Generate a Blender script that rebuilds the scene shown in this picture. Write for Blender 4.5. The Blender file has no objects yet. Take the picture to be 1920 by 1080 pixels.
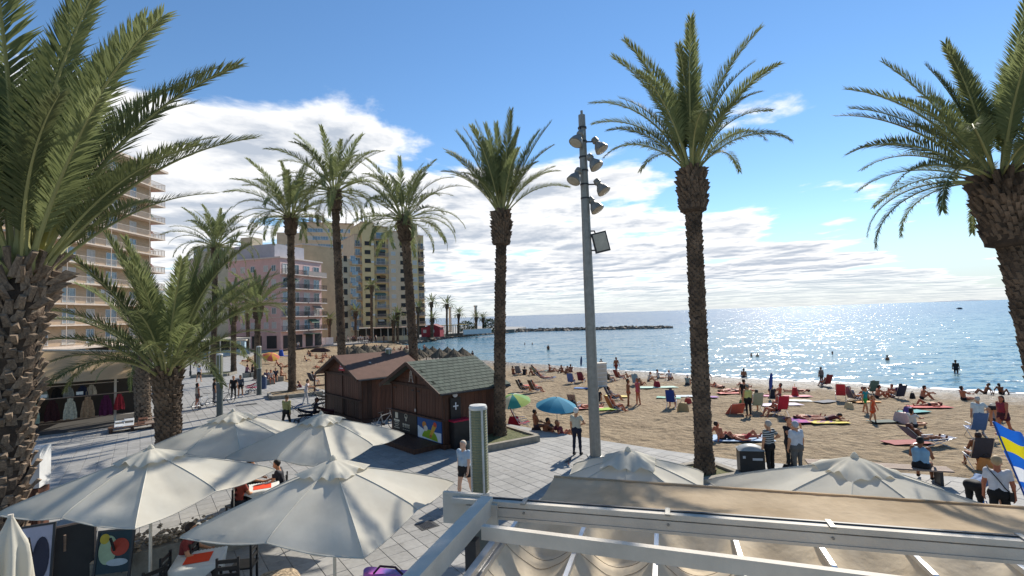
import bpy, bmesh, math, random
import numpy as np
from mathutils import Vector, Matrix, noise as mnoise
R = math.radians
rnd = random.Random(7)
scn = bpy.context.scene

# ------------------------------------------------------------------ camera
CAM_H = 5.4; FOC = 960.0                      # metres above the promenade, focal length in photo pixels
ROLL = math.atan2(30, 910); PITCH = math.atan2(52*math.cos(ROLL), FOC)
F_ = Vector((0, math.cos(PITCH), math.sin(PITCH))); r0 = Vector((1, 0, 0)); u0 = Vector((0, -math.sin(PITCH), math.cos(PITCH)))
R_ = math.cos(ROLL)*r0 - math.sin(ROLL)*u0; U_ = math.sin(ROLL)*r0 + math.cos(ROLL)*u0
CAM = Vector((0, 0, CAM_H))
cd = bpy.data.cameras.new('camera'); cam = bpy.data.objects.new('camera', cd); scn.collection.objects.link(cam)
cd.sensor_width = 36; cd.lens = 36*FOC/1920; cd.clip_start = 0.05; cd.clip_end = 60000
cam.matrix_world = Matrix(((R_.x, U_.x, -F_.x, 0), (R_.y, U_.y, -F_.y, 0), (R_.z, U_.z, -F_.z, CAM_H), (0, 0, 0, 1)))
scn.camera = cam

# ------------------------------------------------------------------ light: sun front right, Nishita sky, a bank of cloud over the bay
SUN_AZ, SUN_EL = R(31), R(39)                 # azimuth clockwise from +Y
sund = bpy.data.lights.new('sun', 'SUN'); sund.energy = 3.5; sund.angle = R(0.53); sund.color = (1.0, 0.93, 0.82)
sun = bpy.data.objects.new('sun', sund); scn.collection.objects.link(sun)
SDIR = Vector((math.sin(SUN_AZ)*math.cos(SUN_EL), math.cos(SUN_AZ)*math.cos(SUN_EL), math.sin(SUN_EL)))
sun.rotation_euler = SDIR.to_track_quat('Z', 'Y').to_euler(); sun.location = (30, 60, 80)
world = bpy.data.worlds.new('World'); scn.world = world; world.use_nodes = True
scn.view_settings.view_transform = 'Standard'; scn.view_settings.look = 'None'; scn.view_settings.gamma = 1
scn.view_settings.exposure = 0.84
scn.cycles.use_denoising = True; scn.cycles.max_bounces = 8; scn.cycles.transparent_max_bounces = 12
scn.cycles.sample_clamp_indirect = 6

def build_world():
    nt = world.node_tree; N = nt.nodes; L = nt.links; N.clear()
    def nd(t, **k):
        n = N.new(t)
        for a, b in k.items(): setattr(n, a, b)
        return n
    def mth(op, a, b=None, c=None, clamp=False):
        n = nd('ShaderNodeMath', operation=op, use_clamp=clamp)
        for i, v in enumerate((a, b, c)):
            if v is None: continue
            if isinstance(v, (int, float)): n.inputs[i].default_value = v
            else: L.new(v, n.inputs[i])
        return n.outputs[0]
    def mixc(f, a, b):
        n = nd('ShaderNodeMix', data_type='RGBA'); 
        for s, v in ((0, f), (6, a), (7, b)):
            if isinstance(v, (int, float)): n.inputs[s].default_value = v
            elif isinstance(v, tuple): n.inputs[s].default_value = (*v, 1)
            else: L.new(v, n.inputs[s])
        return n.outputs[2]
    sky = nd('ShaderNodeTexSky', sky_type='NISHITA', sun_disc=False, sun_elevation=SUN_EL, sun_rotation=SUN_AZ)
    sky.air_density = 1.0; sky.dust_density = 0.0; sky.ozone_density = 2.6; sky.altitude = 10
    hs = nd('ShaderNodeHueSaturation'); hs.inputs['Saturation'].default_value = 1.14; hs.inputs['Value'].default_value = 0.585
    L.new(sky.outputs[0], hs.inputs['Color'])
    tc = nd('ShaderNodeTexCoord'); sp = nd('ShaderNodeSeparateXYZ'); L.new(tc.outputs['Generated'], sp.inputs[0])
    X, Y, Z = sp.outputs
    zz = mth('ADD', mth('MAXIMUM', Z, 0.0), 0.035)
    u = mth('DIVIDE', X, zz); v = mth('DIVIDE', Y, zz)
    cb = nd('ShaderNodeCombineXYZ'); L.new(u, cb.inputs[0]); L.new(v, cb.inputs[1])
    def fbm(vec, scale, detail, rough, dist=0.0, off=(0, 0, 0), stretch=(1, 1, 1)):
        m = nd('ShaderNodeMapping'); m.inputs['Location'].default_value = off; m.inputs['Scale'].default_value = stretch
        L.new(vec, m.inputs[0])
        n = nd('ShaderNodeTexNoise', noise_dimensions='3D'); L.new(m.outputs[0], n.inputs['Vector'])
        n.inputs['Scale'].default_value = scale; n.inputs['Detail'].default_value = detail
        n.inputs['Roughness'].default_value = rough; n.inputs['Distortion'].default_value = dist
        return n.outputs['Fac']
    ux = cb.outputs[0]
    # a front edge of the cloud bank running across the bay (cloud-plane coordinates)
    edge = mth('SUBTRACT', v, mth('ADD', mth('MULTIPLY', u, 0.82), 2.75))
    edge = mth('ADD', edge, mth('MULTIPLY', mth('SUBTRACT', fbm(ux, 0.5, 2, .5, 0, (3.1, 7.7, 0)), .5), 2.4))
    bank = nd('ShaderNodeMapRange', interpolation_type='SMOOTHSTEP'); L.new(edge, bank.inputs[0])
    bank.inputs[1].default_value = -0.6; bank.inputs[2].default_value = 1.1; bank.inputs[3].default_value = -0.128; bank.inputs[4].default_value = 0.142
    n1 = fbm(ux, .92, 12, .57, .2, (1.3, .4, 2.0), (1, .9, 1)); n2 = fbm(ux, .92, 12, .57, .2, (1.3+.09, .4+.17, 2.0), (1, .9, 1))
    dens = mth('ADD', n1, bank.outputs[0])
    cov = nd('ShaderNodeMapRange', interpolation_type='SMOOTHSTEP'); L.new(dens, cov.inputs[0])
    cov.inputs[1].default_value = 0.475; cov.inputs[2].default_value = 0.575
    thick = nd('ShaderNodeMapRange', interpolation_type='SMOOTHSTEP'); L.new(dens, thick.inputs[0])
    thick.inputs[1].default_value = 0.52; thick.inputs[2].default_value = 0.72
    lit = mth('MULTIPLY_ADD', mth('SUBTRACT', n1, n2), -5.0, 0.42, clamp=True)
    shade = mth('MULTIPLY', thick.outputs[0], mth('SUBTRACT', 1.12, lit), clamp=True)
    ccol = mixc(shade, (4.75, 4.7, 4.65), (2.15, 2.4, 2.8))
    # far clouds sink into the horizon haze
    hz = nd('ShaderNodeMapRange', interpolation_type='SMOOTHSTEP'); L.new(Z, hz.inputs[0])
    hz.inputs[1].default_value = 0.0; hz.inputs[2].default_value = 0.07; hz.inputs[3].default_value = 0.45; hz.inputs[4].default_value = 1.0
    fac = mth('MULTIPLY', cov.outputs[0], hz.outputs[0], clamp=True)
    hzb = nd('ShaderNodeMapRange', interpolation_type='SMOOTHSTEP'); L.new(Z, hzb.inputs[0])
    hzb.inputs[1].default_value = 0.0; hzb.inputs[2].default_value = 0.17; hzb.inputs[3].default_value = 0.85; hzb.inputs[4].default_value = 0.0
    base = mixc(hzb.outputs[0], hs.outputs[0], (2.45, 2.85, 3.15))
    col = mixc(fac, base, ccol)
    bg = nd('ShaderNodeBackground'); bg.inputs['Strength'].default_value = 0.142
    L.new(col, bg.inputs['Color']); out = nd('ShaderNodeOutputWorld'); L.new(bg.outputs[0], out.inputs[0])
build_world()

# ------------------------------------------------------------------ helpers
col = scn.collection
def ray(px, py): return F_ + R_*((px-960)/FOC) - U_*((py-540)/FOC)
def P(px, py, z=0.0):                         # photo pixel -> point on the level plane z
    d = ray(px, py); t = (z-CAM_H)/d.z
    return CAM + d*t
def D(px, py, y):                             # photo pixel -> point at depth y (metres along the view)
    d = ray(px, py); return CAM + d*(y/d.y)
def hex_(h):
    h = h.lstrip('#'); c = [int(h[i:i+2], 16)/255 for i in (0, 2, 4)]
    return tuple(x/12.92 if x <= .04045 else ((x+.055)/1.055)**2.4 for x in c)

MATS = {}
def mat(name, colr, rough=.7, var=.12, scale=3.0, bump=0.0, bscale=40.0, metal=0.0, spec=.4, rand=0.0, transl=0.0, detail=4, col2=None, stretch=(1, 1, 1), coat=0.0, tcol=None):
    """procedural surface: base colour broken up by noise, fine relief, optional per-object variation and light passing through"""
    if name in MATS: return MATS[name]
    m = bpy.data.materials.new(name); m.use_nodes = True; nt = m.node_tree; N, L = nt.nodes, nt.links
    b = N['Principled BSDF']; out = N['Material Output']
    tc = N.new('ShaderNodeTexCoord'); mp = N.new('ShaderNodeMapping'); mp.inputs['Scale'].default_value = stretch
    L.new(tc.outputs['Object'], mp.inputs[0])
    n = N.new('ShaderNodeTexNoise'); n.inputs['Scale'].default_value = scale; n.inputs['Detail'].default_value = detail; n.inputs['Roughness'].default_value = .62
    L.new(mp.outputs[0], n.inputs['Vector'])
    r = N.new('ShaderNodeValToRGB'); c2 = col2 or tuple(min(1, x*(1+var)) for x in colr); c1 = tuple(x*(1-var) for x in colr)
    r.color_ramp.elements[0].position = .32; r.color_ramp.elements[1].position = .68
    r.color_ramp.elements[0].color = (*c1, 1); r.color_ramp.elements[1].color = (*c2, 1)
    L.new(n.outputs['Fac'], r.inputs[0]); csock = r.outputs[0]
    if rand:
        oi = N.new('ShaderNodeObjectInfo'); mr = N.new('ShaderNodeMapRange'); L.new(oi.outputs['Random'], mr.inputs[0])
        mr.inputs[3].default_value = 1-rand; mr.inputs[4].default_value = 1+rand
        hs = N.new('ShaderNodeHueSaturation'); L.new(csock, hs.inputs['Color']); L.new(mr.outputs[0], hs.inputs['Value']); csock = hs.outputs[0]
    L.new(csock, b.inputs['Base Color']); b.inputs['Roughness'].default_value = rough; b.inputs['Metallic'].default_value = metal
    b.inputs['Specular IOR Level'].default_value = spec; b.inputs['Coat Weight'].default_value = coat
    if bump:
        n2 = N.new('ShaderNodeTexNoise'); n2.inputs['Scale'].default_value = bscale; n2.inputs['Detail'].default_value = 5
        L.new(mp.outputs[0], n2.inputs['Vector'])
        bp = N.new('ShaderNodeBump'); bp.inputs['Strength'].default_value = bump; bp.inputs['Distance'].default_value = .05
        L.new(n2.outputs['Fac'], bp.inputs['Height']); L.new(bp.outputs[0], b.inputs['Normal'])
    if transl:
        t = N.new('ShaderNodeBsdfTranslucent'); mx = N.new('ShaderNodeMixShader'); mx.inputs[0].default_value = transl
        if tcol: t.inputs['Color'].default_value = (*tcol, 1)
        else: L.new(csock, t.inputs['Color'])
        L.new(b.outputs[0], mx.inputs[1]); L.new(t.outputs[0], mx.inputs[2]); L.new(mx.outputs[0], out.inputs[0])
    MATS[name] = m; return m
def cm(h, rough=.75, var=.10, scale=6):       # plain coloured cloth, paint or plastic
    return mat('paint_'+h+str(rough), hex_(h), rough, var, scale, bump=.15, bscale=60)
def glassm(name, colr, rough=.08):
    return mat(name, colr, rough, .3, .8, spec=.8)

class MB:
    """collects shapes of ONE part"""
    def __init__(s): s.v = []; s.f = []; s.m = []
    def add(s, verts, faces, mi=0):
        o = len(s.v); s.v.extend(tuple(v) for v in verts); s.f.extend(tuple(i+o for i in f) for f in faces)
        s.m.extend([mi]*len(faces) if isinstance(mi, int) else mi); return s
    def box(s, c, size, mi=0, rz=0.0, M=None):
        x, y, z = (q/2 for q in size); vs = [Vector((a*x, b*y, e*z)) for e in (-1, 1) for b in (-1, 1) for a in (-1, 1)]
        T = Matrix.Translation(c) @ Matrix.Rotation(rz, 4, 'Z')
        if M is not None: T = T @ M
        return s.add([T @ v for v in vs], [(0, 2, 3, 1), (4, 5, 7, 6), (0, 1, 5, 4), (2, 6, 7, 3), (0, 4, 6, 2), (1, 3, 7, 5)], mi)
    def beam(s, a, b, w, h, mi=0, up=(0, 0, 1)):
        a, b = Vector(a), Vector(b); d = b-a; l = d.length; y = d.normalized(); x = y.cross(Vector(up))
        if x.length < 1e-4: x = y.cross(Vector((1, 0, 0)))
        x.normalize(); z = x.cross(y)
        T = Matrix(((x.x, y.x, z.x, 0), (x.y, y.y, z.y, 0), (x.z, y.z, z.z, 0), (0, 0, 0, 1)))
        return s.box((a+b)/2, (w, l, h), mi, 0, T)
    def tube(s, pts, rad, seg=8, mi=0, cap=True):
        pts = [Vector(p) for p in pts]; n = len(pts); rad = [rad]*n if isinstance(rad, (int, float)) else rad
        vs = []; ref = None
        for i, p in enumerate(pts):
            t = (pts[min(i+1, n-1)]-pts[max(i-1, 0)]).normalized()
            if ref is None: ref = Vector((1, 0, 0)) if abs(t.x) < .8 else Vector((0, 1, 0))
            x = (ref - t*ref.dot(t)).normalized(); y = t.cross(x); ref = x
            for k in range(seg):
                a = 2*math.pi*k/seg; vs.append(p + (x*math.cos(a)+y*math.sin(a))*rad[i])
        fs = [(i*seg+k, i*seg+(k+1) % seg, (i+1)*seg+(k+1) % seg, (i+1)*seg+k) for i in range(n-1) for k in range(seg)]
        if cap: fs += [tuple(range(seg))[::-1], tuple((n-1)*seg+k for k in range(seg))]
        return s.add(vs, fs, mi)
    def lathe(s, prof, seg=16, mi=0, c=(0, 0, 0)):
        return s.tube([(c[0], c[1], c[2]+z) for r, z in prof], [max(r, 1e-4) for r, z in prof], seg, mi)
    def poly(s, pts, mi=0): return s.add(pts, [tuple(range(len(pts)))], mi)
    def prism(s, out, z0, z1, mi=0):
        n = len(out); vs = [(p[0], p[1], z0) for p in out]+[(p[0], p[1], z1) for p in out]
        return s.add(vs, [tuple(range(n))[::-1], tuple(range(n, 2*n))]+[(i, (i+1) % n, n+(i+1) % n, n+i) for i in range(n)], mi)
    def grid(s, fn, nu, nv, mi=0):
        vs = [fn(i/nu, j/nv) for j in range(nv+1) for i in range(nu+1)]
        return s.add(vs, [(j*(nu+1)+i, j*(nu+1)+i+1, (j+1)*(nu+1)+i+1, (j+1)*(nu+1)+i) for j in range(nv) for i in range(nu)], mi)
    def slab(s, fn, nu, nv, th=.004, mi=0):   # a sheet with thickness
        o = len(s.v); s.grid(fn, nu, nv, mi); k = len(s.v)-o
        top = s.v[o:]; s.v.extend((x, y, z-th) for x, y, z in top)
        fs = s.f[len(s.f)-nu*nv:]; s.f.extend(tuple(i+k for i in f[::-1]) for f in fs); s.m.extend([mi]*len(fs)); return s
    def mesh(s, name, smooth=False):
        me = bpy.data.meshes.new(name); me.from_pydata([tuple(v) for v in s.v], [], s.f)
        me.polygons.foreach_set('material_index', s.m)
        if smooth: me.polygons.foreach_set('use_smooth', [True]*len(s.f))
        me.update(); return me
    def build(s, name, mats, parent=None, loc=None, rz=None, smooth=False):
        me = s.mesh(name, smooth)
        for m in (mats if isinstance(mats, (list, tuple)) else [mats]): me.materials.append(m)
        return put(name, me, parent, loc, rz)
def put(name, me, parent=None, loc=None, rz=None, M=None):
    o = bpy.data.objects.new(name, me); col.objects.link(o)
    if parent is not None: o.parent = parent
    if M is not None: o.matrix_local = M
    if loc is not None: o.location = loc
    if rz is not None: o.rotation_euler = (0, 0, rz)
    return o
def tag(o, label, cat, group=None):
    o['label'] = label; o['category'] = cat
    if group: o['group'] = group
    return o
def kind(o, k): o['kind'] = k; return o
def thing(name, label, cat, loc=(0, 0, 0), rz=0.0, group=None):
    o = put(name, None, None, loc, rz); o.empty_display_size = .2
    return tag(o, label, cat, group)
def copy_tree(o, parent=None):
    c = o.copy(); col.objects.link(c); c.parent = parent
    for ch in [x for x in o.children]: copy_tree(ch, c)
    return c
def fbm(x, y, z=0.0, oc=4): return mnoise.fractal(Vector((x, y, z)), 1.0, 2.0, oc)

# shared materials
M_white = mat('white_painted_metal', (.58, .52, .425), .65, .16, 1.7, bump=.12, detail=8)
M_steel = mat('galvanised_steel', (.27, .26, .23), .5, .15, 5, bump=.1, metal=.35)
M_dark = mat('dark_metal', (.03, .03, .032), .45, .2, 5)
M_alu = mat('aluminium', (.6, .6, .6), .35, .1, 5, metal=.8)
M_canvas = mat('cream_canvas', (.66, .61, .50), .9, .05, .8, bump=.1, bscale=5, transl=.38, col2=(.76, .725, .62))
M_wood = mat('dark_stained_wood', (.062, .026, .014), .62, .5, 2.0, bump=.3, bscale=30, rand=.3, stretch=(6, 6, .6))
M_woodr = mat('red_brown_wood', (.11, .042, .022), .6, .4, 2.0, bump=.3, bscale=30, rand=.2, stretch=(5, 5, .6))
M_bench = mat('weathered_wood', (.28, .2, .15), .7, .3, 3, bump=.3, rand=.12, stretch=(.6, 6, 6))
M_stone = mat('planter_stone', (.28, .25, .20), .85, .2, 6, bump=.4)
M_black = mat('black_plastic', (.012, .012, .013), .45, .3, 5)

# ------------------------------------------------------------------ the bay: outlines from the photograph, on the level they touch
SEA_Z = -1.2
def XY(px, py, z): p = P(px, py, z); return (p.x, p.y)
EDGE = [(60, -6), (26, 8)] + [XY(*q, 0) for q in ((1791, 893), (1387, 862), (1260, 845), (1122, 824), (1042, 810), (951, 794), (558, 721), (495, 706), (444, 679))] \
     + [(-50, 100), (-47, 115)] + [XY(*q, 0) for q in ((689, 642), (735, 638))]
SPIT = [XY(*q, SEA_Z) for q in ((787, 641.7), (831, 634), (882, 630), (928, 626), (962, 623.5))]
WATER = [XY(*q, SEA_Z) for q in ((733, 646), (778, 648), (790, 661), (850, 671), (960, 679.5), (1020, 683), (1100, 690), (1200, 696), (1389, 709), (1511, 715.5), (1584, 718), (1678, 725.5), (1829, 733), (1904, 738))] + [(52, 29), (80, 20)]
LAND = EDGE + SPIT + [(6, 240), (-20, 300), (-330, 520), (-420, 500), (-420, -60), (60, -60)]
def poly_dist(pts, X, Y):
    d = np.full(X.shape, 1e9)
    for (ax, ay), (bx, by) in zip(pts[:-1], pts[1:]):
        ex, ey = bx-ax, by-ay; t = np.clip(((X-ax)*ex+(Y-ay)*ey)/(ex*ex+ey*ey), 0, 1)
        d = np.minimum(d, np.hypot(X-ax-t*ex, Y-ay-t*ey))
    return d
def inside(poly, X, Y):
    r = np.zeros(np.shape(X), bool); n = len(poly)
    for i in range(n):
        (ax, ay), (bx, by) = poly[i], poly[(i+1) % n]
        if ay == by: continue
        c = ((ay > Y) != (by > Y)) & (X < (bx-ax)*(Y-ay)/(by-ay)+ax); r ^= c
    return r
SEAP = WATER + [(400, 20), (400, 600), (0, 600), (-20, 200)]
def sand_np(X, Y):
    dp = poly_dist(EDGE+SPIT, X, Y); dw = poly_dist(WATER, X, Y)
    insea = inside(SEAP, X, Y); land = inside(LAND, X, Y)
    z = -.30 - (abs(SEA_Z)-.30)*(dp/(dp+dw+1e-6))**1.15
    z = np.where(insea, SEA_Z-.07*dw, z); return np.where(land, -.30, z)
def sandz(x, y): return float(sand_np(np.array([x]), np.array([y]))[0])
def G(px, py):                                # pixel -> point on the sand
    z = -.5
    for _ in range(6):
        p = P(px, py, z); z = .5*z+.5*sandz(p.x, p.y)
    p = P(px, py, z); p.z = sandz(p.x, p.y); return p
def pix(p):                                   # world -> photo pixel
    d = Vector(p)-CAM; k = d.dot(F_); return 960+FOC*d.dot(R_)/k, 540-FOC*d.dot(U_)/k, k

def node_mat(name):
    m = bpy.data.materials.new(name); m.use_nodes = True; return m, m.node_tree.nodes, m.node_tree.links
def sand_mat():
    m, N, L = node_mat('beach_sand'); b = N['Principled BSDF']
    tc = N.new('ShaderNodeTexCoord'); g = N.new('ShaderNodeNewGeometry'); sp = N.new('ShaderNodeSeparateXYZ'); L.new(g.outputs['Position'], sp.inputs[0])
    n1 = N.new('ShaderNodeTexNoise'); n1.inputs['Scale'].default_value = .35; n1.inputs['Detail'].default_value = 8; L.new(g.outputs['Position'], n1.inputs['Vector'])
    r = N.new('ShaderNodeValToRGB'); r.color_ramp.elements[0].position = .3; r.color_ramp.elements[1].position = .7
    r.color_ramp.elements[0].color = (.265, .198, .122, 1); r.color_ramp.elements[1].color = (.365, .28, .178, 1); L.new(n1.outputs['Fac'], r.inputs[0])
    n2 = N.new('ShaderNodeTexNoise'); n2.inputs['Scale'].default_value = 3.2; n2.inputs['Detail'].default_value = 6; n2.inputs['Roughness'].default_value = .65; L.new(g.outputs['Position'], n2.inputs['Vector'])
    mx = N.new('ShaderNodeMix'); mx.data_type = 'RGBA'; mx.blend_type = 'MULTIPLY'; mx.inputs[0].default_value = .55
    r2 = N.new('ShaderNodeValToRGB'); r2.color_ramp.elements[0].position = .35; r2.color_ramp.elements[0].color = (.52, .48, .44, 1); r2.color_ramp.elements[1].position = .6; r2.color_ramp.elements[1].color = (1.1, 1.1, 1.1, 1)  # dips of the relief darkened in colour, painted shade of the trodden sand
    L.new(n2.outputs['Fac'], r2.inputs[0]); L.new(r.outputs[0], mx.inputs[6]); L.new(r2.outputs[0], mx.inputs[7])
    # wet sand by the water's edge
    mr = N.new('ShaderNodeMapRange'); mr.interpolation_type = 'SMOOTHSTEP'; mr.inputs[1].default_value = SEA_Z+.02; mr.inputs[2].default_value = SEA_Z+.34; L.new(sp.outputs[2], mr.inputs[0])
    mw = N.new('ShaderNodeMix'); mw.data_type = 'RGBA'; mw.inputs[6].default_value = (.11, .085, .058, 1); L.new(mr.outputs[0], mw.inputs[0]); L.new(mx.outputs[2], mw.inputs[7])
    L.new(mw.outputs[2], b.inputs['Base Color'])
    mg = N.new('ShaderNodeMapRange'); mg.inputs[3].default_value = .4; mg.inputs[4].default_value = .95; L.new(mr.outputs[0], mg.inputs[0]); L.new(mg.outputs[0], b.inputs['Roughness'])
    b.inputs['Specular IOR Level'].default_value = .25
    v = N.new('ShaderNodeTexVoronoi'); v.feature = 'SMOOTH_F1'; v.inputs['Scale'].default_value = 2.6; L.new(g.outputs['Position'], v.inputs['Vector'])
    ad = N.new('ShaderNodeMath'); ad.operation = 'MULTIPLY_ADD'; ad.inputs[1].default_value = .8; L.new(v.outputs['Distance'], ad.inputs[0]); L.new(n2.outputs['Fac'], ad.inputs[2])
    bp = N.new('ShaderNodeBump'); bp.inputs['Strength'].default_value = .9; bp.inputs['Distance'].default_value = .24; L.new(ad.outputs[0], bp.inputs['Height']); L.new(bp.outputs[0], b.inputs['Normal'])
    return m
def sea_mat():
    m, N, L = node_mat('sea_water'); b = N['Principled BSDF']
    g = N.new('ShaderNodeNewGeometry')
    def nz(sx, sy, detail, rough, rot=0):
        mp = N.new('ShaderNodeMapping'); mp.inputs['Scale'].default_value = (sx, sy, 1); mp.inputs['Rotation'].default_value = (0, 0, rot); L.new(g.outputs['Position'], mp.inputs[0])
        n = N.new('ShaderNodeTexNoise'); n.inputs['Scale'].default_value = 1; n.inputs['Detail'].default_value = detail; n.inputs['Roughness'].default_value = rough; L.new(mp.outputs[0], n.inputs['Vector']); return n.outputs['Fac']
    # wavelet slopes taken straight from noise: choppy near the shore, a broad glitter path further out
    def slopes(sx, sy, detail, k, rot):
        mp = N.new('ShaderNodeMapping'); mp.inputs['Scale'].default_value = (sx, sy, 1); mp.inputs['Rotation'].default_value = (0, 0, rot); L.new(g.outputs['Position'], mp.inputs[0])
        n = N.new('ShaderNodeTexNoise'); n.inputs['Scale'].default_value = 1; n.inputs['Detail'].default_value = detail; n.inputs['Roughness'].default_value = .62; L.new(mp.outputs[0], n.inputs['Vector'])
        v = N.new('ShaderNodeVectorMath'); v.operation = 'MULTIPLY_ADD'; L.new(n.outputs['Color'], v.inputs[0]); v.inputs[1].default_value = (k, k*1.25, 0); v.inputs[2].default_value = (-k/2, -k*.625, 0); return v.outputs[0]
    va = N.new('ShaderNodeVectorMath'); L.new(slopes(.18, .5, 2, .75, R(18)), va.inputs[0]); L.new(slopes(1.3, 3.0, 5, 1.25, R(12)), va.inputs[1])
    vb = N.new('ShaderNodeVectorMath'); L.new(va.outputs[0], vb.inputs[0]); vb.inputs[1].default_value = (0, 0, 1)
    vn = N.new('ShaderNodeVectorMath'); vn.operation = 'NORMALIZE'; L.new(vb.outputs[0], vn.inputs[0]); L.new(vn.outputs[0], b.inputs['Normal'])
    # turquoise over the shallow sandy bay, deep blue further out
    sp = N.new('ShaderNodeSeparateXYZ'); L.new(g.outputs['Position'], sp.inputs[0])
    big = nz(.012, .03, 4, .55); m1 = N.new('ShaderNodeMath'); m1.operation = 'MULTIPLY_ADD'; m1.inputs[1].default_value = 160; L.new(big, m1.inputs[0]); L.new(sp.outputs[1], m1.inputs[2])
    mr = N.new('ShaderNodeMapRange'); mr.interpolation_type = 'SMOOTHSTEP'; mr.inputs[1].default_value = 120; mr.inputs[2].default_value = 420; L.new(m1.outputs[0], mr.inputs[0])
    mx = N.new('ShaderNodeMix'); mx.data_type = 'RGBA'; mx.inputs[6].default_value = (.075, .185, .235, 1); mx.inputs[7].default_value = (.012, .085, .175, 1); L.new(mr.outputs[0], mx.inputs[0])
    L.new(mx.outputs[2], b.inputs['Base Color']); b.inputs['Roughness'].default_value = .2; b.inputs['IOR'].default_value = 1.33
    return m
M_sand = sand_mat(); M_sea = sea_mat()

def build_sand():
    xs = np.arange(-72, 78, .36); ys = [9.0]
    while ys[-1] < 150: ys.append(ys[-1]+max(.2, ys[-1]*.0105))
    ys = np.array(ys); X, Y = np.meshgrid(xs, ys); Z = sand_np(X, Y)
    rough = np.array([fbm(x*1.1, y*1.1, 0, 4)*.085+fbm(x*.25, y*.25, 9, 2)*.05 for x, y in zip(X.ravel(), Y.ravel())]).reshape(X.shape)
    above = np.clip((Z-SEA_Z)/.12, 0, 1); Z = Z+rough*above
    land = inside(LAND, X, Y) & (poly_dist(EDGE+SPIT, X, Y) > 1.2)
    idx = np.arange(X.size).reshape(X.shape); keep = ~(land[:-1, :-1] & land[1:, :-1] & land[:-1, 1:] & land[1:, 1:]) & (Z[:-1, :-1] > SEA_Z-2)
    q = np.stack([idx[:-1, :-1], idx[:-1, 1:], idx[1:, 1:], idx[1:, :-1]], -1)[keep]
    me = bpy.data.meshes.new('sand_beach'); me.from_pydata(np.stack([X, Y, Z], -1).reshape(-1, 3).tolist(), [], q.tolist())
    me.polygons.foreach_set('use_smooth', [True]*len(q)); me.materials.append(M_sand); kind(put('sand_beach', me), 'structure')
build_sand()
sea = MB(); 
for x0, x1 in ((-30000, -200), (-200, 400), (400, 30000)):
    sea.poly([(x0, -100, SEA_Z), (x1, -100, SEA_Z), (x1, 40000, SEA_Z), (x0, 40000, SEA_Z)])
kind(sea.build('sea', M_sea), 'structure')
bed = MB(); bed.poly([(-30000, -100, -4), (30000, -100, -4), (30000, 40000, -4), (-30000, 40000, -4)]); kind(bed.build('seabed', M_sand), 'structure')

# surf along the shore
def build_foam():
    m, N, L = node_mat('surf_foam'); b = N['Principled BSDF']; b.inputs['Base Color'].default_value = (.85, .87, .88, 1); b.inputs['Roughness'].default_value = .6
    tc = N.new('ShaderNodeNewGeometry'); n = N.new('ShaderNodeTexNoise'); n.inputs['Scale'].default_value = 1.6; n.inputs['Detail'].default_value = 6; L.new(tc.outputs['Position'], n.inputs['Vector'])
    at = N.new('ShaderNodeAttribute'); at.attribute_name = 'UVMap'
    mr = N.new('ShaderNodeMapRange'); mr.inputs[1].default_value = .40; mr.inputs[2].default_value = .52; L.new(n.outputs['Fac'], mr.inputs[0]); L.new(mr.outputs[0], b.inputs['Alpha'])
    W = [Vector((x, y, 0)) for x, y in WATER[4:-1]]; pts = []
    for a, c in zip(W[:-1], W[1:]):
        k = max(2, int((c-a).length/.5)); pts += [a.lerp(c, i/k) for i in range(k)]
    mb = MB(); vs = []
    for i, p in enumerate(pts):
        t = (pts[min(i+1, len(pts)-1)]-pts[max(i-1, 0)]).normalized(); n_ = Vector((-t.y, t.x, 0))
        if n_.y < 0: n_ = -n_
        amp = min(1, max(0, (p.x-6)/12)); w = .10+amp*(.75+.5*fbm(p.x*.3, p.y*.3)); o = .25*fbm(p.x*.5, p.y*.5, 4)
        for j in range(5): q = p+n_*(o-.25+w*j/4); vs.append((q.x, q.y, SEA_Z+.012+.05*amp*math.sin(math.pi*j/4)))
    fs = [(i*5+j, i*5+j+1, (i+1)*5+j+1, (i+1)*5+j) for i in range(len(pts)-1) for j in range(4)]
    mb.add(vs, fs); kind(mb.build('surf_foam', m, smooth=True), 'stuff')
build_foam()

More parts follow.
